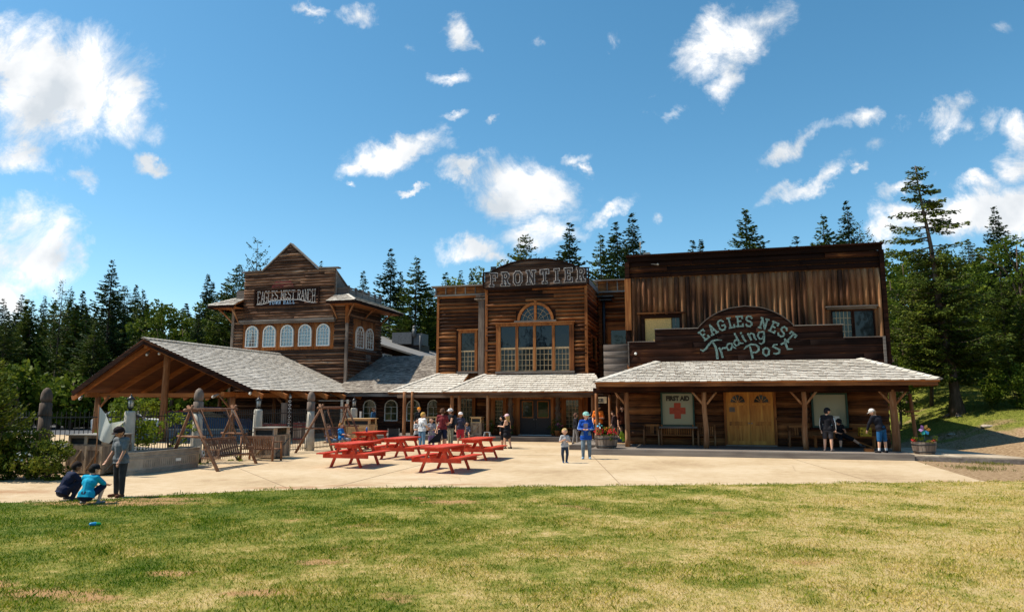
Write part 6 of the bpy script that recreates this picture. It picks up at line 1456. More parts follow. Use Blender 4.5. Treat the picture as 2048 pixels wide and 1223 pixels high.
def seat_slats(t, x0, x1, y0, z, back, mat=swingw, n=13, dz=.5):
    """bench in local axes: long along y, seat between x0 and x1, back at x0 side leaning by 'back'"""
    pass
def glider(label, a, b, pts, ridge0, ridge1, push=.12, dz=0.0):
    t = T('garden_swing', label, 'swing', a, b); lo = lambda p: (p[0] - a, p[1] - b, p[2])
    r0, r1 = lo(ridge0), lo(ridge1)
    for (ft, ap) in pts:
        f_, a_ = Vector(lo(ft)), Vector(lo(ap)); e = a_ + (a_ - f_).normalized() * .16; m = MB(); m.tube([tuple(f_), tuple(e)], [.052, .045], 7); m.build('leg', swingw, t)
    d = (Vector(r1) - Vector(r0)).normalized(); m = MB(); m.tube([tuple(Vector(r0) - d * .25), tuple(Vector(r1) + d * .2)], .05, 8); m.build('top_beam', swingw, t)
    for k in (0, 2):
        p = [Vector(lo(q[0])) * .45 + Vector(lo(q[1])) * .55 for q in pts[k:k + 2]]; dd = (p[1] - p[0]).normalized(); m = MB(); m.tube([tuple(p[0] - dd * .15), tuple(p[1] + dd * .15)], .038, 7); m.build('cross_bar', swingw, t)
    for s in (.22, .8):
        c = Vector(r0).lerp(Vector(r1), s); f_ = Vector(lo(pts[1][0])).lerp(Vector(lo(pts[3][0])), s); q = c.lerp(f_, .45); m = MB(); m.tube([tuple(c + Vector((0, 0, .03))), tuple(q)], .03, 6); m.build('arm_strut', swingw, t)
    # hanging slatted bench facing the court
    s0 = Vector(r0).lerp(Vector(r1), .16); s1 = Vector(r0).lerp(Vector(r1), .86); xs = s0.x + push
    m = MB(); y0, y1 = s0.y, s1.y
    for k in range(5): x = xs + .05 + k * .1; m.bar((x, y0, .42 + .012 * k + dz), (x, y1, .42 + .012 * k + dz), .08, .022)
    m.build('seat', swingw, t); m = MB(); nn = 15
    for k in range(nn): y = y0 + .03 + (y1 - y0 - .06) * k / (nn - 1); m.bar((xs, y, .43 + dz), (xs - .17, y, .93 + dz), .075, .018, up=(1, 0, 0))
    m.bar((xs - .18, y0 - .03, .95 + dz), (xs - .18, y1 + .03, .95 + dz), .05, .07); m.bar((xs + .015, y0 - .03, .44 + dz), (xs + .015, y1 + .03, .44 + dz), .05, .06); m.build('backrest', swingw, t)
    for y in (y0 - .04, y1 + .04):
        m = MB(); m.bar((xs - .1, y, .66 + dz), (xs + .5, y, .66 + dz), .05, .04); m.bar((xs + .46, y, .46 + dz), (xs + .46, y, .66 + dz), .04, .04); m.bar((xs - .12, y, .40 + dz), (xs + .52, y, .42 + dz), .04, .06); m.build('armrest', swingw, t)
        for x in (xs - .05, xs + .42): m = MB(); m.tube([(x, y, .66 + dz), (r0[0] + (.02 if x > xs else -.02), y, 1.78)], .008, 5); m.build('chain', iron, t)
    return t
glider('timber A-frame garden swing with an empty slatted bench, left of the bins', -15.1, 19.6, [((-16.0, 18.75, 0), (-15.05, 18.45, 1.78)), ((-13.7, 18.1, 0), (-15.05, 18.4, 1.78)), ((-16.2, 21.1, 0), (-15.2, 20.75, 1.78)), ((-14.25, 20.75, 0), (-15.2, 20.7, 1.78))], (-15.05, 18.4, 1.78), (-15.2, 20.7, 1.78), .42, -.08)
glider('timber A-frame garden swing with two boys sitting on it', -15.0, 27.2, [((-15.75, 25.5, 0), (-14.8, 25.75, 1.8)), ((-14.3, 25.9, 0), (-14.8, 25.7, 1.8)), ((-15.7, 28.6, 0), (-15.0, 28.3, 1.8)), ((-14.25, 28.7, 0), (-15.0, 28.3, 1.8))], (-14.8, 25.7, 1.8), (-15.0, 28.3, 1.8))

def slat_bench(name, label, cat, a, b, rot, w, z=0, h=.85, mat=logw, group=None):
    """front faces local -y"""
    t = T(name, label, cat, a, b, z, rot, group)
    m = MB()
    for k in range(5): m.box(-w / 2 + .02, w / 2 - .02, -.44 + k * .09, -.365 + k * .09, .40, .425)
    m.build('seat', mat, t); m = MB(); n = max(4, int(w / .095))
    for k in range(n): x = -w / 2 + .05 + (w - .1) * (k + .5) / n; m.bar((x, 0.0, .43), (x, .09, h - .06), .055, .02, up=(0, 1, 0))
    m.bar((-w / 2, .09, h - .03), (w / 2, .09, h - .03), .03, .08); m.box(-w / 2, w / 2, -.01, .02, .38, .43); m.build('backrest', mat, t)
    for sx in (-1, 1):
        for y, zz in ((-.43, .64), (.06, h)): m = MB(); m.tube([(sx * w / 2, y, 0), (sx * w / 2, y, zz)], [.04, .035], 7); m.build('leg', postw if y < 0 else mat, t)
        m = MB(); m.bar((sx * w / 2, -.47, .66), (sx * w / 2, .08, .66), .06, .035); m.build('armrest', mat, t)
    return t
slat_bench('armchair', 'dark slatted wooden armchair at the left end of the store porch', 'chair', -2.0, 31.3, 0, .62, .22)
slat_bench('porch_bench', 'reddish slatted bench directly under the FIRST AID window', 'bench', -.93, 31.3, 0, 1.3, .22, mat=cedar)
slat_bench('armchair', 'dark slatted armchair behind the porch post left of the double door', 'chair', .28, 31.3, 0, .68, .22)
slat_bench('armchair', 'dark slatted armchair right of the double door', 'chair', 3.85, 31.25, 0, .64, .22)
slat_bench('garden_bench', 'brown slatted bench facing away, behind the left swing', 'bench', -14.9, 21.75, 178, 1.3, 0, mat=swingw)
def plank_bench():
    t = T('plank_bench', 'long low pine plank bench under the right display window', 'bench', 5.6, 30.9, .22)
    m = MB(); m.box(-1.2, 1.15, -.18, .18, .42, .47); m.build('seat', cedar, t)
    for x in (-1.1, 1.05):
        for y in (-.13, .13): m = MB(); m.bar((x, y, 0), (x, y, .42), .07, .07); m.build('leg', cedar, t)
    m = MB(); m.bar((.1, -.05, .4), (1.0, -.1, .03), .06, .06); m.build('brace', cedar, t)
plank_bench()
def crate():
    t = T('milk_crate', 'yellow plastic crate standing on the long plank bench', 'crate', 6.33, 30.85, .695)
    y = plain('yellow plastic', (.55, .36, .015), rough=.45); m = MB(); s = .19
    for sx in (-1, 1):
        for sy in (-1, 1): m.box(sx * s - .012, sx * s + .012, sy * s - .012, sy * s + .012, 0, .34)
    for z in (.0, .12, .24, .31):
        for (x0, x1, y0, y1) in ((-s, s, -s - .008, -s + .008), (-s, s, s - .008, s + .008), (-s - .008, -s + .008, -s, s), (s - .008, s + .008, -s, s)): m.box(x0 + .013 * (x0 < x1 - .1), x1 - .013 * (x1 - x0 > .1), y0 + .013 * (y1 - y0 > .1), y1 - .013 * (y1 - y0 > .1), z, z + (.06 if z < .3 else .03))
    m.box(-s + .01, s - .01, -s + .01, s - .01, .001, .012); m.box(-.1, .1, -s + .009, -s + .012, .05, .25); m.build('crate_body', y, t)
crate()
m = MB(); m.box(-.16, .16, -.1, .1, 0, .1); m.box(-.14, .14, -.08, .08, .101, .12); o = m.build('brick_block', cedar); o.location = W(6.0, 28.75, .22); o.rotation_euler = (0, 0, -TH); tag(o, 'small brown block on the store deck beside the white capped boy', 'block')

def barrel(label, a, b, z, fl, extra=None):
    t = T('barrel_planter', label, 'planter', a, b, z)
    m = MB(); n = 22
    for k in range(n):
        t0, t1 = 2 * math.pi * k / n + .01, 2 * math.pi * (k + 1) / n - .01; pr = [(.38, 0), (.42, .12), (.45, .3), (.47, .5)]; V = []
        for r, zz in pr:
            for q, rr in ((t0, r), (t1, r), (t1, r - .03), (t0, r - .03)): V.append((rr * math.cos(q), rr * math.sin(q), zz))
        F = [(0, 3, 2, 1), (12, 13, 14, 15)] + [(i * 4 + j, i * 4 + (j + 1) % 4, (i + 1) * 4 + (j + 1) % 4, (i + 1) * 4 + j) for i in range(3) for j in range(4)]; m.add(V, F)
    m.build('staves', boardgv, t)
    for zz, r in ((.07, .415), (.36, .468)): m = MB(); m.lathe([(r - .012, zz), (r, zz + .002), (r + .012, zz + .05), (r, zz + .052)], 24); m.build('hoop', iron, t)
    m = MB(); m.lathe([(.42, .40), (.42, .44)], 20); m.build('soil', bark, t)
    rng = np.random.default_rng(int(abs(a * 100))); c, ax, ay = blob_pts(rng, .3, .36, 22, 40, .05, zc=.5, zr=.4, cl_r=.1); f = crown_obj(quads_mesh('foliage', c + np.array([0, 0, .42]), ax, ay, leaf_m)); f.name = 'foliage'; f.parent = t
    for (mt, x, y, zz, r, nn) in fl:
        q = unit(rng.normal(0, 1, (nn, 3))) * (rng.uniform(.2, 1, nn) ** .4)[:, None] * np.array([r, r, r * .7]) + np.array([x, y, zz]); A_ = unit(rng.normal(0, 1, (nn, 3))) * .03; B_ = unit(np.cross(A_, rng.normal(0, 1, (nn, 3)))) * .045
        fo = bpy.data.objects.new('flowers', quads_mesh('flowers', q, A_, B_, petal[mt])); C.objects.link(fo); fo.parent = t
    return t
barrel('half barrel planter full of bright red flowers at the left corner of the store deck', -3.6, 28.25, .22, [('red', -.27, -.1, .66, .2, 90), ('red', .25, -.1, .64, .2, 90), ('orange', .05, .1, .72, .14, 40)])
barrel('half barrel planter with a few red flowers and a pinwheel, right of the store', 7.72, 28.35, .2, [('red', -.4, -.1, .56, .1, 24), ('red', .38, -.1, .56, .09, 22), ('red', .2, -.2, .53, .06, 10)]).scale = (.85, .85, .85)
def pinwheel(label, a, b, z, h, cols, r=.2):
    t = T('pinwheel', label, 'pinwheel', a, b, z); m = MB(); m.tube([(0, 0, 0), (.02, 0, h)], .012, 6); m.build('stick', green_t, t)
    for k, c in enumerate(cols):
        an = 2 * math.pi * k / len(cols); m = MB(); P = lambda q, rr, y: (.02 + rr * math.cos(an + q), y, h + rr * math.sin(an + q))
        V = [P(0, .02, -.03), P(-.35, r * .7, -.035), P(.05, r, -.06), P(.5, r * .75, -.09), P(.42, r * .35, -.07)]; m.add([tuple(v) for v in V] + [(v[0], v[1] + .012, v[2]) for v in V], [(0, 1, 2, 3, 4), (9, 8, 7, 6, 5)] + [(i, i + 5, (i + 1) % 5 + 5, (i + 1) % 5) for i in range(5)])
        m.build('vane', plain('vane ' + str(c), c, rough=.4, var=.05), t)
pinwheel('multicoloured pinwheel stuck in the right hand barrel planter', 7.72, 28.25, .5, .55, [(.55, .25, .05), (.5, .35, .1), (.3, .12, .35), (.35, .2, .4), (.02, .3, .25), (.02, .25, .55)], .2)
pinwheel('light blue and white pinwheel stuck in the red flower barrel', -3.85, 28.15, .6, .5, [(.1, .5, .6), (.7, .75, .75), (.05, .35, .6), (.6, .7, .7)], .13)

def sign_post():
    t = T('signpost', 'wooden post with short cross arms beside the right end of the store deck', 'post', 8.12, 30.9, 0)
    m = MB(); m.tube([(0.06, 0, -.05), (.0, 0, 1.2), (-.06, 0, 2.35)], [.075, .07, .065], 8, wob=.06); m.build('pole', postw, t)
    m = MB(); m.bar((-.3, -.08, 1.65), (.22, -.08, 1.7), .04, .06); m.build('cross_arm', postw, t)
    m = MB(); m.bar((-.25, -.12, 1.5), (.12, -.12, 1.52), .04, .05); m.build('cross_arm', postw, t)
sign_post()
def side_deck():
    t = T('side_deck', 'low plank platform with the pinwheel barrel, right of the store porch', 'deck', 0, 0, 0, 0, world_xy=True)
    m = MB(); A0, B0, A1, B1 = Vector((13.97, 25.0)), Vector((15.3, 29.6)), Vector((17.15, 23.15)), Vector((17.1, 28.3)); n = 17
    for i in range(n):
        p, q = A0.lerp(A1, i / n), B0.lerp(B1, i / n); p2, q2 = A0.lerp(A1, (i + .95) / n), B0.lerp(B1, (i + .95) / n)
        V = [(p.x, p.y, .15), (q.x, q.y, .15), (q2.x, q2.y, .15), (p2.x, p2.y, .15), (p.x, p.y, .195), (q.x, q.y, .195), (q2.x, q2.y, .195), (p2.x, p2.y, .195)]; m.add(V, [(0, 3, 2, 1), (4, 5, 6, 7), (0, 1, 5, 4), (1, 2, 6, 5), (2, 3, 7, 6), (3, 0, 4, 7)])
    m.build('planks', boardwalkw, t)
    for p, q in ((A0, A1), (A1, B1)): m = MB(); m.bar((p.x, p.y - .03, .07), (q.x, q.y - .03, .07), .05, .155); m.build('edge_beam', deckw, t)
boardwalkw = grained('pale walk boards', [(0.0, (0.25, 0.19, 0.13)), (0.5, (0.42, 0.34, 0.25)), (1.0, (0.56, 0.48, 0.37))], contrast=1.0)
side_deck()

def flag():
    t = T('flag', 'translucent white flag hanging from a thin pole behind the grey shirted boy', 'flag', -16.2, 16.15)
    m = MB(); m.tube([(0, 0, 0), (.03, 0, 1.0), (.0, 0, 1.95)], .016, 7); m.build('pole', postw, t)
    V = []; F = []; nu, nv = 14, 12; cm, nt, p = newmat('thin white cloth'); p.inputs['Base Color'].default_value = (.72, .74, .70, 1); p.inputs['Roughness'].default_value = .7
    tr = nd(nt, 'ShaderNodeBsdfTranslucent'); tr.inputs[0].default_value = (.7, .72, .68, 1); mx = nd(nt, 'ShaderNodeMixShader'); mx.inputs[0].default_value = .5; nt.links.new(p.outputs[0], mx.inputs[1]); nt.links.new(tr.outputs[0], mx.inputs[2]); nt.links.new(mx.outputs[0], nt.nodes['Material Output'].inputs[0])
    for j in range(nv + 1):
        v = j / nv
        for i in range(nu + 1):
            u_ = i / nu; top = 1.9 - .48 * min(1, u_ * 2.2) + .22 * max(0, u_ - .45); bot = 1.02 - .15 * min(1, u_ * 1.6) + .5 * max(0, u_ - .55) / .45
            V.append((.02 + .92 * u_ * (1 - .25 * v), .07 * math.sin(u_ * 9 + v * 2) * (.3 + u_), top + (bot - top) * v))
    for j in range(nv):
        for i in range(nu): a = j * (nu + 1) + i; F.append((a, a + 1, a + nu + 2, a + nu + 1))
    n = len(V); V2 = [(x, y + .004, z) for x, y, z in V]; F2 = [tuple(reversed([q + n for q in f])) for f in F]; m = MB(); m.add(V + V2, F + F2, True); m.build('cloth', cm, t)
flag()
def toy():
    t = T('toy_bottle', 'blue and green plastic toy bottle lying on the lawn', 'toy', -6.8, 11.8, .06, 20, world_xy=True)
    m = MB(); m.cap((-.1, 0, 0), (.0, .02, 0), .045, .05, 10); m.build('body', plain('toy blue', (.01, .28, .55), rough=.35), t)
    m = MB(); m.cap((.035, .02, -.005), (.1, .04, -.01), .045, .035, 10); m.build('cap', plain('toy green', (.01, .35, .1), rough=.35), t); t.scale = (.62, .62, .62); t.location.z = .045
toy()
def stool():
    t = T('step_stool', 'small white plastic step stool on the hall porch', 'stool', -10.95, 36.3, .24); m = MB(); m.box(-.16, .16, -.1, .1, .2, .23); m.build('seat', white_t, t)
    for x in (-1, 1):
        for y in (-1, 1): m = MB(); m.bar((x * .17, y * .11, 0), (x * .13, y * .08, .2), .03, .03); m.build('leg', white_t, t)
stool()
def railing():
    t = T('porch_railing', 'short pine railing with upright slats behind the standing children', 'railing', -14.3, 36.5, .24); m = MB(); m.bar((-.65, 0, .98), (.75, 0, .98), .08, .07); m.bar((-.65, 0, .3), (.75, 0, .3), .05, .06); m.build('rails', pinew, t); m = MB()
    for k in range(8): x = -.6 + k * .185; m.box(x, x + .08, -.012, .012, .331, .94)
    m.build('slats', pinew, t)
railing()
def door_plant(label, a, b, mt): 
    o = shrub('potted_plant', label, 'plant', *W(a, b)[:2], .75, .3, leaf_m, int(abs(a) * 10), n_cl=16, per=40, leaf=.07, cl_r=.16, z=.24, zc=.65, zr=.35, flowers=[(mt, 16, .1, -.1, .6, (.2, .15, .12))])
    m = MB(); m.lathe([(.13, 0), (.19, .28), (.2, .3), (.17, .3)], 12); m.build('pot', cedar, o)
door_plant('potted plant with orange flowers left of the hall doors', -10.35, 37.3, 'orange'); door_plant('potted plant with faded pink flowers right of the hall doors', -7.3, 37.2, 'pink'); door_plant('leafy pot below the left hall porch window', -11.3, 37.4, 'white')
def plate_sign():
    t = T('hanging_sign', 'small pale hanging sign with dark letters above the orange shirted man', 'sign', -4.45, 33.3, 1.98); m = MB(); m.box(-.26, .26, 0, .03, 0, .3); m.build('board', cream, t)
    F = lambda s, z, d: (s, -d, z); text_mesh(t, 'lettering', 'ICE', .2, (-.2, .08, .002), F, blackp, .006, bold=.008)
    for x in (-.2, .2): m = MB(); m.tube([(x, .015, .3), (x, .015, .62)], .008, 5); m.build('chain', iron, t)
plate_sign()
def corral():
    t = T('plank_screen', 'weathered plank screen with faded red rails behind the iron fence', 'fence', -10.4, 32.5, 0, 6, world_xy=True)
    for x0, x1, dz in ((-1.05, .28, 0), (.36, 1.3, .06)):
        m = MB(); n = int((x1 - x0) / .095)
        for k in range(n):
            x = x0 + (x1 - x0) * k / n; m.box(x, x + (x1 - x0) / n - .012, -.01 * (k % 2), .015, .15, 1.05 + dz + random.uniform(-.03, .05))
        m.build('planks', boardgv, t)
        for z in (.3, .86, 1.0): m = MB(); m.bar((x0, -.04, z + dz), (x1, -.04, z + dz), .05, .075); m.build('rail', redf, t)
    m = MB(); m.box(-.25, .1, .2, .24, 0, 2.0); m.build('backboard', boardgv, t)
    m = MB(); m.box(.1, .29, -.09, -.07, .55, 2.2); s = m.build('tall_sign', boardk, t); m = MB()
    F = lambda s_, z, d: (s_, -.09 - d, z)
    for k in range(9): # worn painted marks down the plank
        z = 2.08 - k * .17; stroke(m, F, [(.13, z), (.2, z + .05), (.26, z), (.2, z - .06), (.14, z - .02)], .03, .001, .004)
    m.build('painted_marks', whitep, s)
corral()
def white_frame():
    t = T('white_gate_frame', 'white painted posts and cross bar standing behind the right swing', 'frame', -8.0, 33.2, 0, 0, world_xy=True)
    for x in (-.05, .22): m = MB(); m.box(x, x + .1, 0, .1, 0, 2.15); m.build('post', conc, t)
    m = MB(); m.box(.85, .93, 0, .08, 0, 1.6); m.build('post', white_t, t); m = MB(); m.bar((-1.1, .05, 2.1), (.4, .05, 2.1), .03, .03); m.build('cross_bar', steel, t)
white_frame()
def conc_wall():
    t = T('concrete_wall', 'low grey concrete wall running beneath the pavilion', 'wall', 0, 0, 0, 0, world_xy=True)
    P, Q = W(-31.5, 31.9), W(-23.6, 33.4); m = MB(); m.bar((P[0], P[1], .26), (Q[0], Q[1], .26), .3, .56); m.build('wall', concg, t); m = MB(); m.bar((P[0], P[1], .58), (Q[0], Q[1], .58), .36, .07); m.build('coping', conc, t)
conc_wall()
def cabin():
    x, y = 36.6, 56.0; t = T('log_cabin', 'small orange log cabin among the trees on the right slope', 'cabin', x, y, height(x, y) - .1, 0, world_xy=True)
    F = lambda s, z, d: (s, -d, z); m = MB(); logs(m, F, (-1.7, 1.5), 0, 2.3, .22, [(.55, 1.05, 1.1, 1.7)], depth=.08); m.box(-1.69, 1.49, .02, 2.8, 0, 2.3); m.build('wall', cedar, t); window(t, (0, 0, 0), F, .55, 1.05, 1.1, 1.7, frame=cedarv)
    m = MB()
    for sg in (-1, 1): m = MB(); m.add([(-.1, -.5, 3.3), (-.1 + sg * 2.1, -.5, 2.1), (-.1 + sg * 2.1, 3.2, 2.1), (-.1, 3.2, 3.3), (-.1, -.5, 3.2), (-.1 + sg * 2.1, -.5, 2.0), (-.1 + sg * 2.1, 3.2, 2.0), (-.1, 3.2, 3.2)], [(0, 1, 2, 3), (7, 6, 5, 4), (0, 4, 5, 1), (1, 5, 6, 2), (2, 6, 7, 3), (3, 7, 4, 0)]); m.build('roof', metalroof, t)
    m = MB(); m.prism([(-1.7, 2.3), (1.5, 2.3), (-.1, 3.2)], F, -.1, 0); m.build('gable', cedar, t)
cabin()
def car(label, x, y, rot, col, L_=4.4, truck=False):
    t = T('parked_car', label, 'car', x, y, 0, rot, world_xy=True, group='cars parked beyond the pavilion'); paint = plain('car paint ' + label[:6], col, rough=.25, spec=.6, var=.03)
    if truck: pr = [(-2.6, .35), (2.6, .35), (2.62, .85), (2.45, 1.0), (1.2, 1.08), (.7, 1.72), (-.6, 1.78), (-.85, 1.15), (-2.6, 1.12)]; gp = [(1.05, 1.1), (.62, 1.64), (-.52, 1.69), (-.7, 1.15)]
    else: pr = [(-2.15, .3), (2.15, .3), (2.2, .65), (2.0, .85), (1.1, .95), (.35, 1.4), (-1.1, 1.45), (-1.9, 1.02), (-2.2, .9)]; gp = [(.95, .98), (.3, 1.33), (-1.05, 1.37), (-1.6, 1.03)]
    V = []; n = len(pr)
    for yy, k in ((-.82, 1), (-.62, 0), (.62, 0), (.82, 1)):
        for (px_, pz) in pr: V.append((px_ * (1 if k else 1), yy * (1 if pz < 1.05 else .86), pz + (0 if k else .03)))
    F = [tuple(range(n)), tuple(range(4 * n - 1, 3 * n - 1, -1))] + [(r * n + i, r * n + (i + 1) % n, (r + 1) * n + (i + 1) % n, (r + 1) * n + i) for r in range(3) for i in range(n)]
    m = MB(); m.add(V, F); m.build('body', paint, t)
    for sg in (-1, 1):
        m = MB(); m.add([(px_, sg * (.845 if pz < 1.12 else .735), pz) for px_, pz in gp] + [(px_, sg * (.80 if pz < 1.12 else .69), pz) for px_, pz in gp], [(0, 1, 2, 3), (7, 6, 5, 4)] + [(i, i + 4, (i + 1) % 4 + 4, (i + 1) % 4) for i in range(4)]); m.build('side_window', gl_dark, t)
        for xx in (-1.35, 1.4):
            m = MB(); m.lathe([(.33, -.1), (.35, -.08), (.35, .08), (.33, .1)], 16); w = m.build('wheel', iron, t); w.rotation_euler = (R(90), 0, 0); w.location = (xx, sg * .78, .35); m = MB(); m.lathe([(.18, -.115), (.2, 0), (.18, .115)], 12); m.build('rim', steel, w)
        m = MB(); m.ball((2.16, sg * .6, .68), (.06, .16, .09), 8, 6); m.build('headlight', white_t, t)
    m = MB(); wz = [(1.12, 1.0), (.4, 1.38)] if not truck else [(1.2, 1.12), (.72, 1.66)]
    m.add([(wz[0][0] + .03, -.66, wz[0][1]), (wz[0][0] + .03, .66, wz[0][1]), (wz[1][0] + .04, .56, wz[1][1] + .03), (wz[1][0] + .04, -.56, wz[1][1] + .03), (wz[0][0] - .1, -.66, wz[0][1]), (wz[0][0] - .1, .66, wz[0][1]), (wz[1][0] - .08, .56, wz[1][1]), (wz[1][0] - .08, -.56, wz[1][1])], [(0, 1, 2, 3), (7, 6, 5, 4), (0, 4, 5, 1), (1, 5, 6, 2), (2, 6, 7, 3), (3, 7, 4, 0)]); m.build('windscreen', gl_dark, t)
car('white parked car seen between the climbing plant and the pavilion post', -25.5, 47.5, 15, (.7, .7, .68))
car('blue pickup parked beyond the left swing', -18.8, 44.5, 8, (.01, .04, .16), truck=True)
car('dark red parked car partly hidden behind the white car', -23.5, 51.5, 10, (.18, .015, .012))
def stroller():
    t = T('wheelchair', 'black framed wheelchair by the rearmost picnic table', 'wheelchair', -12.75, 28.35, 0, 30)
    for sg in (-1, 1):
        m = MB(); n = 18; pts = [(sg * .27, .05 + .3 * math.cos(2 * math.pi * k / n), .31 + .3 * math.sin(2 * math.pi * k / n)) for k in range(n + 1)]; m.tube(pts, .016, 6)
        for k in range(0, n, 2): m.tube([(sg * .27, .05, .31), pts[k]], .003, 3)
        m.build('wheel', iron, t); m = MB(); m.tube([(sg * .24, .2, .9), (sg * .24, .15, .45), (sg * .24, -.4, .45), (sg * .24, -.48, .1)], .014, 6); m.build('side_frame', iron, t)
        m = MB(); m.lathe([(.08, -.02), (.09, 0), (.08, .02)], 10); w = m.build('castor', iron, t); w.rotation_euler = (0, R(90), 0); w.location = (sg * .24, -.4, .09)
    m = MB(); m.box(-.22, .22, -.35, .12, .46, .5); m.build('seat', blackp, t); m = MB(); m.box(-.22, .22, .13, .16, .5, .88); m.build('backrest', blackp, t)
stroller()

# ---------------------------------------------------------------- people
SK = {}
def skin(k): 
    c = dict(l=(.62, .34, .22), m=(.45, .22, .13), d=(.16, .08, .05))[k]
    if k not in SK:
        m, nt, p = newmat('skin ' + k); p.inputs['Base Color'].default_value = (*c, 1); p.inputs['Roughness'].default_value = .55; p.inputs['Subsurface Weight'].default_value = .08; p.inputs['Subsurface Radius'].default_value = (.03, .012, .006); SK[k] = m
    return SK[k]
CM = {}
def cloth(c):
    if c not in CM: CM[c] = plain('cloth %.2f %.2f %.2f' % c, c, rough=.85, spec=.15, var=.14, scale=14, bump=.25)
    return CM[c]
def remesh(mb, name, mat, parent, vox, smooth=2):
    me = bpy.data.meshes.new(name); me.from_pydata(mb.v, [], mb.f)
    bm = bmesh.new(); bm.from_mesh(me); bmesh.ops.recalc_face_normals(bm, faces=bm.faces); bm.to_mesh(me); bm.free()
    o = bpy.data.objects.new(name, me); C.objects.link(o); r = o.modifiers.new('r', 'REMESH'); r.mode = 'VOXEL'; r.voxel_size = vox
    if smooth: s = o.modifiers.new('s', 'SMOOTH'); s.iterations = smooth; s.factor = .5
    dg = bpy.context.evaluated_depsgraph_get(); m2 = bpy.data.meshes.new_from_object(o.evaluated_get(dg)); o.modifiers.clear(); o.data = m2; bpy.data.meshes.remove(me); m2.name = name
    m2.polygons.foreach_set('use_smooth', [True] * len(m2.polygons)); m2.materials.clear(); m2.materials.append(mat); o.parent = parent
    return o
def n3(v): return Vector(v).normalized()
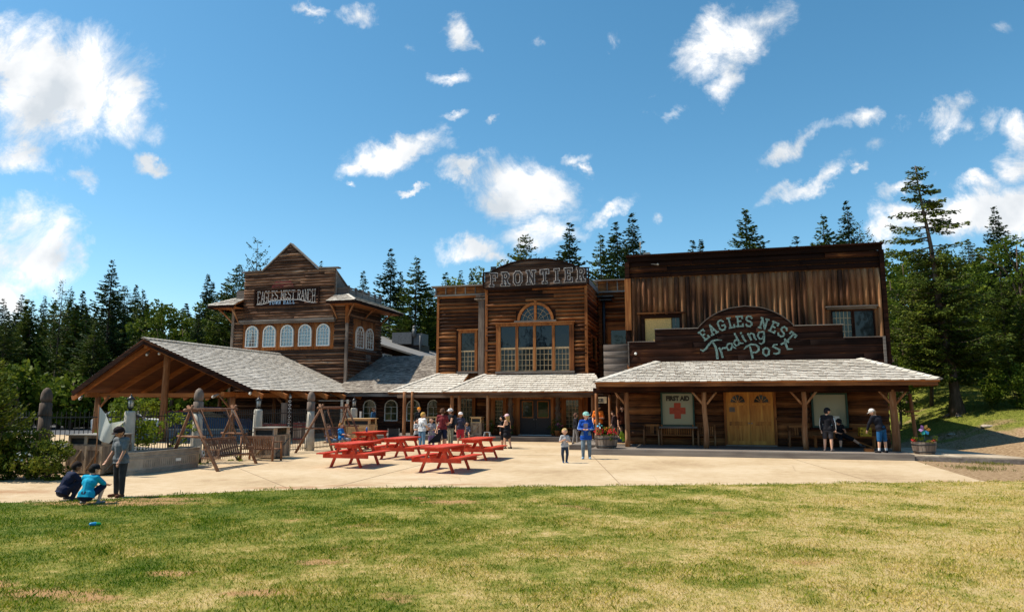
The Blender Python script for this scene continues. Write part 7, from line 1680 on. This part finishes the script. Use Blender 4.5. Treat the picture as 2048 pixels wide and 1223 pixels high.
def person(label, a, b, z, face, h, skin_='l', lean=(0, 0, 1), legs=None, arms=None, head=(0, 0), hair=None, cap=None, top=None, bottom=None, shoes=(.03, .03, .03), dress=None, longh=False, child=.0, world=False, twist=0, vest=None, capback=False, pack=None, logo=None, hip=None, stripe=None, sockc=None):
    """face: direction of the chest in degrees, 0 away from the camera, 90 left, 180 towards the camera, 270 right (world)"""
    x, y = (a, b) if world else W(a, b)[:2]
    t = T('person', label, 'person', x, y, z, face, world_xy=True); vox = .0095 if h > 1.2 else .0085
    k = h; hs = 1 + child * .35; bw = 1 - child * .08
    up = n3(lean); rt = Vector((1, 0, 0)); 
    legs = legs or (((-.05, 0, -1), (-.02, 0, -1)), ((.05, 0, -1), (.02, 0, -1))); arms = arms or (((-.22, -.02, -1), (-.08, .25, -1)), ((.22, -.02, -1), (.08, .25, -1)))
    LT, LS = (.245 - child * .02) * k, (.235 - child * .015) * k; UA, FA = .165 * k, .14 * k
    pel = Vector((0, 0, 0)); hips = [pel + Vector((sx * .052 * k * bw, 0, 0)) for sx in (-1, 1)]
    knee = [hips[i] + n3(legs[i][0]) * LT for i in (0, 1)]; ank = [knee[i] + n3(legs[i][1]) * LS for i in (0, 1)]
    zmin = min(p.z for p in ank); base = Vector((0, 0, .045 * k - zmin)) if hip is None else Vector((0, 0, hip))
    # keep the feet around the thing's origin
    if hip is None: cx = (ank[0] + ank[1]) / 2; base.x -= cx.x * .5; base.y -= cx.y * .5
    pel += base; hips = [p + base for p in hips]; knee = [p + base for p in knee]; ank = [p + base for p in ank]
    chest = pel + up * .20 * k; neck = pel + up * .295 * k * (1 - child * .04); sh = [pel + up * .275 * k + rt * sx * .098 * k * bw for sx in (-1, 1)]
    if twist: M_ = Matrix.Rotation(R(twist), 3, up); sh = [neck + M_ @ (s - neck) for s in sh]
    el = [sh[i] + n3(arms[i][0]) * UA for i in (0, 1)]; wr = [el[i] + n3(arms[i][1]) * FA for i in (0, 1)]
    yaw, pit = R(head[0]), R(head[1]); fw = Vector((math.sin(-yaw) * math.cos(pit), math.cos(yaw) * math.cos(pit), -math.sin(pit))); rr = Vector((math.cos(yaw), math.sin(yaw), 0)); hu = rr.cross(fw)
    hc = neck + up * .03 * k + hu * .085 * k * hs + fw * .012 * k; HR = .062 * k * hs
    H3 = lambda x_, y_, z_: hc + (rr * x_ + fw * y_ + hu * z_) * HR
    B = MB()
    B.cap(pel + Vector((-.03 * k, 0, .01 * k)), pel + Vector((.03 * k, 0, .01 * k)), .068 * k, .068 * k); B.cap(pel, chest, .066 * k * bw, .078 * k * bw); B.cap(chest + rt * -.03 * k, chest + rt * .03 * k, .07 * k * bw, .07 * k * bw)
    B.cap(sh[0], sh[1], .042 * k, .042 * k); B.cap(neck - up * .02 * k, neck + up * .05 * k, .034 * k, .030 * k)
    for i in (0, 1):
        B.cap(hips[i], knee[i], .055 * k * bw, .037 * k); kf = Vector(legs[i][1]); calf = knee[i].lerp(ank[i], .3) ; B.cap(knee[i], calf, .036 * k, .035 * k); B.cap(calf, ank[i], .035 * k, .021 * k)
        B.cap(sh[i], el[i], .033 * k, .024 * k); B.cap(el[i], wr[i], .024 * k, .016 * k)
        d = n3(arms[i][1]); s_ = d.cross(Vector((0, 0, 1))); s_ = s_.normalized() if s_.length > .1 else Vector((0, 1, 0)); q = s_.cross(d) if abs(d.z) < .7 else s_
        q = n3(s_ if abs(d.z) > .7 else q * .3 + s_); inn = n3(q.cross(d)); P0 = wr[i]; pl = .05 * k
        B.cap(P0, P0 + d * pl * .8, .015 * k, .017 * k); B.cap(P0 + q * .012 * k + d * pl * .3, P0 + q * .014 * k + d * pl * .8, .011 * k, .011 * k); B.cap(P0 - q * .012 * k + d * pl * .3, P0 - q * .014 * k + d * pl * .8, .011 * k, .011 * k)
        for j, (o_, ln) in enumerate(((-.019, .034), (-.0065, .042), (.0065, .039), (.019, .03))):
            f0 = P0 + q * o_ * k + d * pl; f1 = f0 + (d + inn * .25 * (1 if i else -1)).normalized() * ln * k * .55; f2 = f1 + (d * .8 + inn * .6 * (1 if i else -1)).normalized() * ln * k * .5
            B.cap(f0 - d * .01 * k, f1, .0068 * k + .001, .0062 * k + .001, 7); B.cap(f1, f2, .0062 * k + .001, .0052 * k + .001, 7)
        th0 = P0 + q * .014 * k + d * .012 * k; B.cap(th0, th0 + (q * .8 + d * .7).normalized() * .034 * k, .0085 * k, .0068 * k, 7)
        fd = Vector((legs[i][0][0] * .5 + (-.12 if i == 0 else .12), 1, 0)).normalized(); B.cap(ank[i] - fd * .012 * k - Vector((0, 0, .02 * k)), ank[i] + fd * .085 * k - Vector((0, 0, .026 * k)), .021 * k, .017 * k)
    B.ball(tuple(H3(0, 0, .1)), HR * 1.04, 16, 12); B.cap(H3(0, .25, -.35), H3(0, .42, -.75), HR * .72, HR * .42); B.cap(H3(0, .82, -.05), H3(0, 1.06, -.3), HR * .12, HR * .17, 8)
    for sx in (-1, 1): B.ball(tuple(H3(sx * 1.0, -.05, -.1)), HR * .2, 8, 6); B.cap(H3(sx * .18, .86, .2), H3(sx * .55, .78, .2), HR * .12, HR * .1, 6)
    body = remesh(B, 'body', skin(skin_), t, vox)
    for sx in (-1, 1):
        m = MB(); m.ball(tuple(H3(sx * .36, .92, .03)), HR * .105, 8, 6); m.build('eye', EYEW, t); m = MB(); m.ball(tuple(H3(sx * .36, .99, .03)), HR * .065, 8, 6); m.build('pupil', blackp, t)
    m = MB(); m.cap(H3(-.25, .84, -.55), H3(.25, .84, -.55), HR * .07, HR * .07, 8); m.build('lips', LIP, t)
    # hair
    if hair:
        m = MB(); m.ball(tuple(H3(0, -.14, .26)), (HR * 1.1, HR * 1.1, HR * 1.06), 14, 10); m.ball(tuple(H3(0, -.35, -.1)), HR * 1.0, 12, 8)
        for q in range(9): m.ball(tuple(H3(random.uniform(-.6, .6), random.uniform(-.7, .55), random.uniform(.8, 1.0))), HR * .32, 7, 5)
        if longh:
            m.cap(H3(0, -.6, 0), H3(0, -.9, -2.1), HR * .85, HR * .5); m.cap(H3(-.8, -.3, 0), H3(-.75, -.4, -1.6), HR * .4, HR * .3); m.cap(H3(.8, -.3, 0), H3(.75, -.4, -1.6), HR * .4, HR * .3)
        remesh(m, 'hair', cloth(hair), t, .012 if h > 1.2 else .01, 1)
    if cap:
        m = MB(); m.ball(tuple(H3(0, -.05, .42)), (HR * 1.18, HR * 1.18, HR * .98), 16, 10); sg = -1 if capback else 1
        for q in range(-3, 4): an = q * .26; m.cap(H3(math.sin(an) * .75, sg * .75 * math.cos(an), .40), H3(math.sin(an) * 1.25, sg * (1.75 - abs(q) * .12) , .28), HR * .10, HR * .09, 6)
        remesh(m, 'cap', cloth(cap), t, .010, 1)
    def C3(c, r=.0): return r
    g = .013 * k
    if top:
        col, slv, hem = top; m = MB(); hp = pel + up * ((hem if hem is not None else .0) + .03) * k
        m.cap(hp + rt * -.045 * k, hp + rt * .045 * k, .084 * k * bw, .084 * k * bw); m.cap(hp - up * .06 * k + rt * -.05 * k, hp - up * .06 * k + rt * .05 * k, .083 * k * bw, .083 * k * bw); m.cap(hp, chest, .084 * k * bw, .088 * k * bw)
        m.cap(chest + rt * -.035 * k, chest + rt * .035 * k, .08 * k * bw, .08 * k * bw); m.cap(chest, neck - up * .03 * k, .075 * k, .05 * k)
        m.cap(sh[0], sh[1], .050 * k, .050 * k)
        for i in (0, 1):
            if slv > 0:
                e1 = sh[i].lerp(el[i], min(1, slv * 2)); m.cap(sh[i], e1, .044 * k, .038 * k)
                if slv > .5: m.cap(el[i], el[i].lerp(wr[i], (slv - .5) * 2), .036 * k, .026 * k)
        m = remesh(m, 'shirt', cloth(col), t, .012, 2)
        bm = bmesh.new(); bm.from_mesh(m.data); cutp = hp - up * (.055 if hem is None or hem > -.03 else .05) * k
        bmesh.ops.bisect_plane(bm, geom=bm.verts[:] + bm.edges[:] + bm.faces[:], plane_co=cutp, plane_no=up, clear_inner=False)
        low = [f for f in bm.faces if (f.calc_center_median() - cutp).dot(up) < 0 and (f.calc_center_median() - cutp).length < .2 * k and min((f.calc_center_median() - p_).length for p_ in el + wr) > .05 * k]
        bmesh.ops.delete(bm, geom=low, context='FACES'); bm.to_mesh(m.data); bm.free()
        if stripe:
            for i in (0, 1): q = MB(); q.tube([tuple(sh[i].lerp(el[i], .1) + rt * (.04 * k * (1 if i else -1))), tuple(el[i] + rt * (.036 * k * (1 if i else -1))), tuple(wr[i] + rt * (.024 * k * (1 if i else -1)))], .012 * k, 6); q.build('sleeve_stripe', cloth(stripe), t)
        if logo: q = MB(); c_ = chest + Vector((0, .088 * k, .0)); q.box(c_.x - .045 * k, c_.x + .045 * k, c_.y - .012, c_.y + .008, c_.z - .05 * k, c_.z + .04 * k); q.build('shirt_emblem', cloth(logo), t)
    if bottom:
        col, ln = bottom; m = MB(); m.cap(pel + Vector((-.03 * k, 0, .035 * k)), pel + Vector((.03 * k, 0, .035 * k)), .075 * k * bw, .075 * k * bw); m.cap(pel + Vector((-.035 * k, 0, -.01 * k)), pel + Vector((.035 * k, 0, -.01 * k)), .074 * k * bw, .074 * k * bw)
        for i in (0, 1):
            e1 = hips[i].lerp(knee[i], min(1, ln * 2)); m.cap(hips[i], e1, .066 * k * bw, (.052 if ln < .55 else .046) * k)
            if ln > .5: m.cap(knee[i], knee[i].lerp(ank[i], (ln - .5) * 2), .046 * k, .034 * k)
        remesh(m, 'trousers' if ln > .6 else 'shorts', cloth(col), t, .012, 2)
    if dress:
        col, ln = dress; m = MB(); m.cap(pel + rt * -.04 * k, pel + rt * .04 * k, .095 * k, .095 * k); e1 = pel - Vector((0, 0, ln * k)); m.cap(e1 + rt * -.05 * k, e1 + rt * .05 * k, .10 * k, .10 * k); m.cap(pel + Vector((0, 0, 0)), e1, .1 * k, .115 * k); m.cap(pel, chest, .09 * k, .085 * k); remesh(m, 'dress', cloth(col), t, .012, 2)
    for i in (0, 1):
        fd = Vector((legs[i][0][0] * .5 + (-.12 if i == 0 else .12), 1, 0)).normalized(); m = MB(); lo = Vector((0, 0, -.022 * k))
        m.cap(ank[i] - fd * .018 * k + lo, ank[i] + fd * .1 * k + lo, .026 * k, .022 * k); m.cap(ank[i] + lo * .2, ank[i] + lo, .029 * k, .027 * k); s = remesh(m, 'shoe', cloth(shoes), t, .009, 1)
        if sockc: m = MB(); m.cap(ank[i], ank[i].lerp(knee[i], .22), .026 * k, .028 * k); m.build('sock', cloth(sockc), t)
    if pack: m = MB(); c_ = chest - Vector((0, .11 * k, 0)); m.cap(c_ - up * .09 * k, c_ + up * .05 * k, .075 * k, .065 * k); remesh(m, 'backpack', cloth(pack), t, .014, 1)
    if vest:
        for sx in (-1, 1): m = MB(); m.tube([tuple(chest + Vector((sx * .05 * k, .09 * k, -.1 * k))), tuple(chest + Vector((sx * .055 * k, .088 * k, .03 * k))), tuple(neck + Vector((sx * .055 * k, 0, .005 * k))), tuple(chest + Vector((sx * .04 * k, -.092 * k, -.1 * k)))], .012 * k, 6); m.build('strap', cloth(vest), t)
    return t
EYEW = plain('eye white', (.7, .68, .64), rough=.3, var=.02); LIP = plain('lips', (.42, .14, .11), rough=.5, var=.05)
BLK = (.012, .012, .016); NAV = (.015, .02, .05); DEN = (.10, .16, .24); GRY = (.16, .16, .17); LGR = (.45, .45, .46); WHT = (.7, .7, .7); BRN = (.05, .025, .015); BLD = (.42, .27, .10)
V3 = lambda *v: v
CR = (((-.28, .8, .5), (-.05, -.45, -1)), ((.28, .8, .5), (.05, -.45, -1)))      # squatting
SIT = (((-.12, 1, -.05), (-.05, -.05, -1)), ((.12, 1, -.05), (.05, .1, -1)))
person('boy in a navy hoodie crouching at the path edge, leftmost of the three boys', -9.25, 14.9, 0, 320, 1.34, 'd', lean=(0, .45, 1), legs=CR, arms=(((-.2, .8, -.7), (.3, 1, -.3)), ((.2, .8, -.7), (-.3, 1, -.3))), head=(-10, 25), hair=(.02, .012, .01), top=(NAV, 1, 0), bottom=((.02, .02, .035), 1), shoes=(.06, .06, .065), world=True)
person('boy in a cyan shirt and black cap crouching with his back to the camera', -8.42, 14.3, 0, 355, 1.30, 'l', lean=(0, .3, 1), legs=CR, arms=(((-.35, .7, -.8), (.3, 1, -.2)), ((.3, .8, -.7), (-.2, 1, -.2))), head=(-30, 15), hair=(.02, .015, .012), cap=BLK, top=((.01, .33, .52), .45, 0), bottom=(NAV, .5), shoes=(.2, .2, .2), world=True)
person('boy in grey T-shirt and dark cap standing over the two crouching boys', -8.45, 15.45, 0, 158, 1.50, 'm', lean=(0, .05, 1), legs=(((-.06, .06, -1), (0, -.05, -1)), ((.08, -.04, -1), (0, -.03, -1))), arms=(((-.15, .3, -1), (.05, .5, -1)), ((.2, .1, -1), (.1, .6, -.9))), head=(5, 28), hair=(.03, .018, .012), cap=(.02, .012, .014), top=((.14, .15, .16), .38, -.02), bottom=((.035, .037, .04), .97), shoes=(.12, .05, .03), world=True)
person('dark haired boy sitting on the right swing, beside the blue shirted boy', -14.62, 26.15, 0, 262, 1.35, 'm', lean=(0, -.15, 1), legs=SIT, arms=(((-.3, .2, -.9), (0, .9, -.3)), ((.3, .2, -.9), (0, .9, -.3))), hair=BRN, top=((.12, .10, .13), .4, 0), bottom=(DEN, .5), hip=.5)
person('ginger haired boy in a bright blue T-shirt sitting on the right swing', -14.5, 26.95, 0, 262, 1.38, 'l', lean=(0, -.12, 1), legs=SIT, arms=(((-.25, .4, -.9), (0, 1, -.2)), ((.25, .6, -.8), (0, 1, .05))), head=(0, 5), hair=(.35, .15, .04), top=((.02, .2, .55), .4, 0), bottom=((.35, .33, .36), .55), hip=.5, shoes=(.1, .1, .1))
person('pale armed woman in a light top beyond the fence, behind the lantern post', -7.85, 33.4, 0, 215, 1.62, 'l', arms=(((-.3, .2, -1), (-.1, .5, -.8)), ((.5, .1, -1), (.4, .5, -.8))), hair=BRN, longh=True, top=((.5, .47, .45), .2, 0), bottom=((.3, .3, .32), .9), world=True)
person('person in a denim blue cardigan walking on the porch of the low wing', -8.25, 42.0, .2, 250, 1.5, 'm', legs=(((-.05, .25, -1), (0, -.1, -1)), ((.05, -.2, -1), (0, -.35, -1))), hair=BRN, top=((.05, .13, .24), 1, -.1), bottom=((.03, .05, .09), .95), shoes=WHT, world=True)
person('person in an orange cap and black top, far back behind the blond girl', -14.75, 36.0, .24, 185, 1.5, 'l', cap=(.6, .22, .02), hair=BLK, top=(BLK, .9, 0), bottom=(BLK, .95))
person('child in a grey T-shirt and black shorts left of the blond girl', -12.05, 29.3, 0, 200, 1.30, 'l', arms=(((-.2, .3, -1), (.5, 1, .2)), ((.2, .3, -1), (-.5, 1, .1))), hair=BRN, top=(LGR, .35, 0), bottom=(BLK, .4), child=.3)
person('curly blond girl in blue dungarees and white top, back half turned', -11.68, 28.9, 0, 320, 1.58, 'l', arms=(((-.2, .1, -1), (.3, .9, -.5)), ((.25, .1, -1), (-.3, .9, -.4))), head=(-20, 10), hair=(.5, .3, .08), top=(WHT, .4, 0), bottom=((.13, .24, .36), .97), vest=(.13, .24, .36))
person('girl in grey top and lilac leggings beside the girl in dungarees', -11.38, 29.25, 0, 175, 1.33, 'l', arms=(((-.2, .3, -1), (.4, 1, 0)), ((.2, .3, -1), (-.4, 1, 0))), hair=BRN, longh=True, top=((.25, .25, .28), .4, -.05), bottom=((.32, .2, .38), .97), shoes=(.7, .06, .08), child=.3)
person('child in a coral red shirt half hidden behind the lilac leggings', -11.25, 30.2, 0, 190, 1.38, 'l', hair=BRN, top=((.65, .07, .06), .5, -.03), bottom=((.2, .2, .22), .9), child=.2)
person('child in a white shirt with a black bag, left of the maroon shirted man', -11.15, 29.9, 0, 150, 1.45, 'l', arms=(((-.2, .2, -1), (.3, .9, -.2)), ((.3, .1, -1), (.1, .5, -.9))), hair=(.2, .1, .05), top=(WHT, .4, 0), bottom=((.25, .22, .22), .45), child=.1)
person('man in a maroon T-shirt and navy shorts with his back to the camera', -11.05, 29.7, 0, 352, 1.74, 'l', legs=(((-.1, 0, -1), (-.06, 0, -1)), ((.1, 0, -1), (.06, 0, -1))), arms=(((-.3, .1, -1), (.35, .9, -.3)), ((.35, .1, -1), (-.3, .9, -.3))), hair=(.10, .05, .03), top=((.17, .025, .03), .38, -.02), bottom=(NAV, .5), shoes=(.3, .05, .03))
person('woman in a white cap, black sleeveless top and khaki trousers', -10.98, 30.6, 0, 120, 1.72, 'l', arms=(((-.2, .3, -1), (.2, .9, -.2)), ((.25, .05, -1), (.05, .15, -1))), cap=WHT, hair=BRN, top=(BLK, .05, 0), bottom=((.28, .27, .2), .95), pack=(.03, .04, .06))
person('boy in a white cap between the man in maroon and the woman in black', -10.85, 31.6, 0, 190, 1.55, 'l', cap=(.75, .7, .7), hair=BRN, top=((.05, .05, .08), .4, 0), bottom=((.5, .04, .06), .5))
person('child in a grey sweatshirt sitting on the edge of the hall porch', -12.0, 36.05, 0, 180, 1.32, 'm', lean=(0, .2, 1), legs=(((-.2, 1, -.1), (-.05, .1, -1)), ((.2, 1, -.1), (.05, .1, -1))), arms=(((-.25, .5, -1), (.3, 1, -.4)), ((.25, .5, -1), (-.3, 1, -.4))), hair=BLK, top=((.10, .11, .15), 1, 0), bottom=((.09, .09, .1), .35), hip=.36, child=.2)
person('blond girl in a short black dress and a white and pink cap, walking left', -8.2, 30.3, 0, 60, 1.50, 'l', legs=(((-.05, .2, -1), (0, -.1, -1)), ((.05, -.12, -1), (0, -.25, -1))), arms=(((-.2, .3, -1), (.1, 1, .1)), ((.2, -.1, -1), (.1, .1, -1))), cap=(.75, .5, .55), hair=BLD, longh=True, dress=(BLK, .13))
person('person in black walking just behind the girl in the black dress', -8.62, 30.9, 0, 80, 1.40, 'l', hair=BLK, top=(BLK, .9, -.08), bottom=((.02, .02, .025), .5), shoes=BLK)
person('boy in a black top and grey trousers walking away near the hall doors', -5.85, 34.2, 0, 285, 1.50, 'l', legs=(((-.05, -.12, -1), (0, -.2, -1)), ((.05, .15, -1), (0, -.05, -1))), hair=(.12, .06, .04), top=(BLK, 1, 0), bottom=((.2, .19, .19), .97), shoes=(.03, .02, .02))
person('small blond boy in a pale grey T-shirt and dark jeans, alone on the paving', -4.42, 23.7, 0, 190, 1.13, 'l', legs=(((-.1, .05, -1), (.12, -.05, -1)), ((.1, -.02, -1), (-.15, -.15, -1))), arms=(((-.45, .1, -1), (.85, .8, .1)), ((.45, .1, -1), (-.7, .8, .4))), head=(-15, 5), hair=(.55, .38, .16), top=((.42, .42, .43), .38, 0), bottom=((.03, .045, .075), .97), shoes=(.04, .09, .2), child=.75)
person('teenager in a bright blue sweatshirt, mint cap and jeans walking towards the lawn', -3.98, 25.55, 0, 172, 1.66, 'l', legs=(((-.08, .06, -1), (0, -.12, -1)), ((.06, .14, -1), (0, -.05, -1))), arms=(((-.3, .2, -1), (.75, .9, -.05)), ((.3, .2, -1), (-.75, .9, -.05))), head=(25, 5), hair=(.1, .06, .03), cap=(.25, .5, .45), capback=False, top=((.008, .06, .32), 1, -.09), bottom=((.14, .19, .24), .97), shoes=(.3, .45, .6), logo=(.25, .22, .25), stripe=(.3, .4, .6))
person('person carrying a dark backpack half hidden behind the porch corner post', -5.05, 34.5, 0, 20, 1.55, 'l', hair=BLK, top=((.08, .1, .13), .9, 0), bottom=((.03, .03, .04), .97), pack=(.03, .04, .06))
person('man in an orange T-shirt and dark cap standing on the store porch', -4.5, 32.6, .22, 165, 1.68, 'l', arms=(((-.35, .2, -1), (.75, .8, 0)), ((.3, .1, -1), (-.1, .6, -.8))), cap=BLK, hair=BLK, top=((.75, .17, .02), .38, 0), bottom=(BLK, .55))
person('dark haired boy in a brown shirt standing behind the flower barrel', -3.65, 31.7, .22, 60, 1.42, 'l', arms=(((-.1, .2, -1), (.1, .5, -1)), ((.2, .2, -1), (.1, .7, -.8))), head=(0, 20), hair=BRN, top=((.06, .035, .035), .6, 0), bottom=((.15, .13, .13), .6))
person('child in a lime yellow T-shirt sitting on the store porch floor', -3.2, 30.75, .22, 80, 1.25, 'l', lean=(0, .15, 1), legs=(((-.3, 1, .1), (-.2, .6, -.6)), ((.3, 1, .1), (-.2, .6, -.6))), arms=(((-.2, .5, -1), (.1, 1, -.1)), ((.2, .5, -1), (-.1, 1, -.1))), hair=(.09, .045, .025), top=((.35, .42, .03), .4, 0), bottom=((.05, .07, .12), .8), hip=.18)
person('person in dark clothes with an orange shoulder at the back of the store porch', -3.45, 33.0, .22, 200, 1.62, 'l', hair=(.05, .02, .01), longh=True, top=((.10, .03, .015), .45, 0), bottom=(BLK, .95))
person('boy in black long sleeves with white stripes and black shorts on the store deck', 4.6, 28.6, .22, 322, 1.58, 'l', legs=(((-.08, .04, -1), (-.04, -.08, -1)), ((.1, -.05, -1), (.03, -.1, -1))), arms=(((-.22, .05, -1), (0, .15, -1)), ((.3, .0, -1), (.1, .12, -1))), head=(-50, 5), cap=BLK, hair=BLK, top=(BLK, 1, -.04), bottom=((.05, .045, .05), .42), shoes=(.16, .13, .12), stripe=WHT)
person('boy in black leaning back on the plank bench with one leg stretched out', 5.35, 30.35, .22, 180, 1.55, 'l', lean=(.35, .4, .85), legs=(((-.75, .5, -.38), (-.75, .25, -.6)), ((.2, .8, -.35), (.05, .05, -1))), arms=(((-.3, .3, -.9), (.5, .8, .4)), ((.3, .5, -.9), (-.4, .9, -.2))), head=(0, 35), cap=BLK, hair=BLK, top=(BLK, .4, 0), bottom=(BLK, .48), hip=.52, shoes=(.07, .06, .06), sockc=(.1, .1, .1))
person('boy in a white cap, black hoodie and blue shorts bending over the yellow crate', 6.35, 28.25, .22, 18, 1.60, 'l', lean=(-.22, .28, 1), legs=(((-.13, -.04, -1), (-.08, 0, -1)), ((.14, 0, -1), (.06, -.04, -1))), arms=(((-.25, .5, -1), (-.05, .4, -1)), ((.3, .3, -1), (0, .3, -1))), head=(45, 25), cap=(.6, .58, .56), hair=(.3, .2, .12), top=((.010, .011, .018), 1, 0), bottom=((.012, .08, .2), .5), shoes=BLK, sockc=WHT)
m = MB(); m.add([(-.3, 0, 0), (.25, .02, .05), (.3, 0, .55), (-.28, .12, .02), (.26, .15, .07), (.28, .1, .57)], [(0, 1, 2), (5, 4, 3), (0, 3, 4, 1), (1, 4, 5, 2), (2, 5, 3, 0)]); o = m.build('shoulder_bag', cloth(BLK)); o.location = W(-11.2, 29.1, .25); tag(o, 'black pointed bag hanging low beside the man in maroon', 'bag')
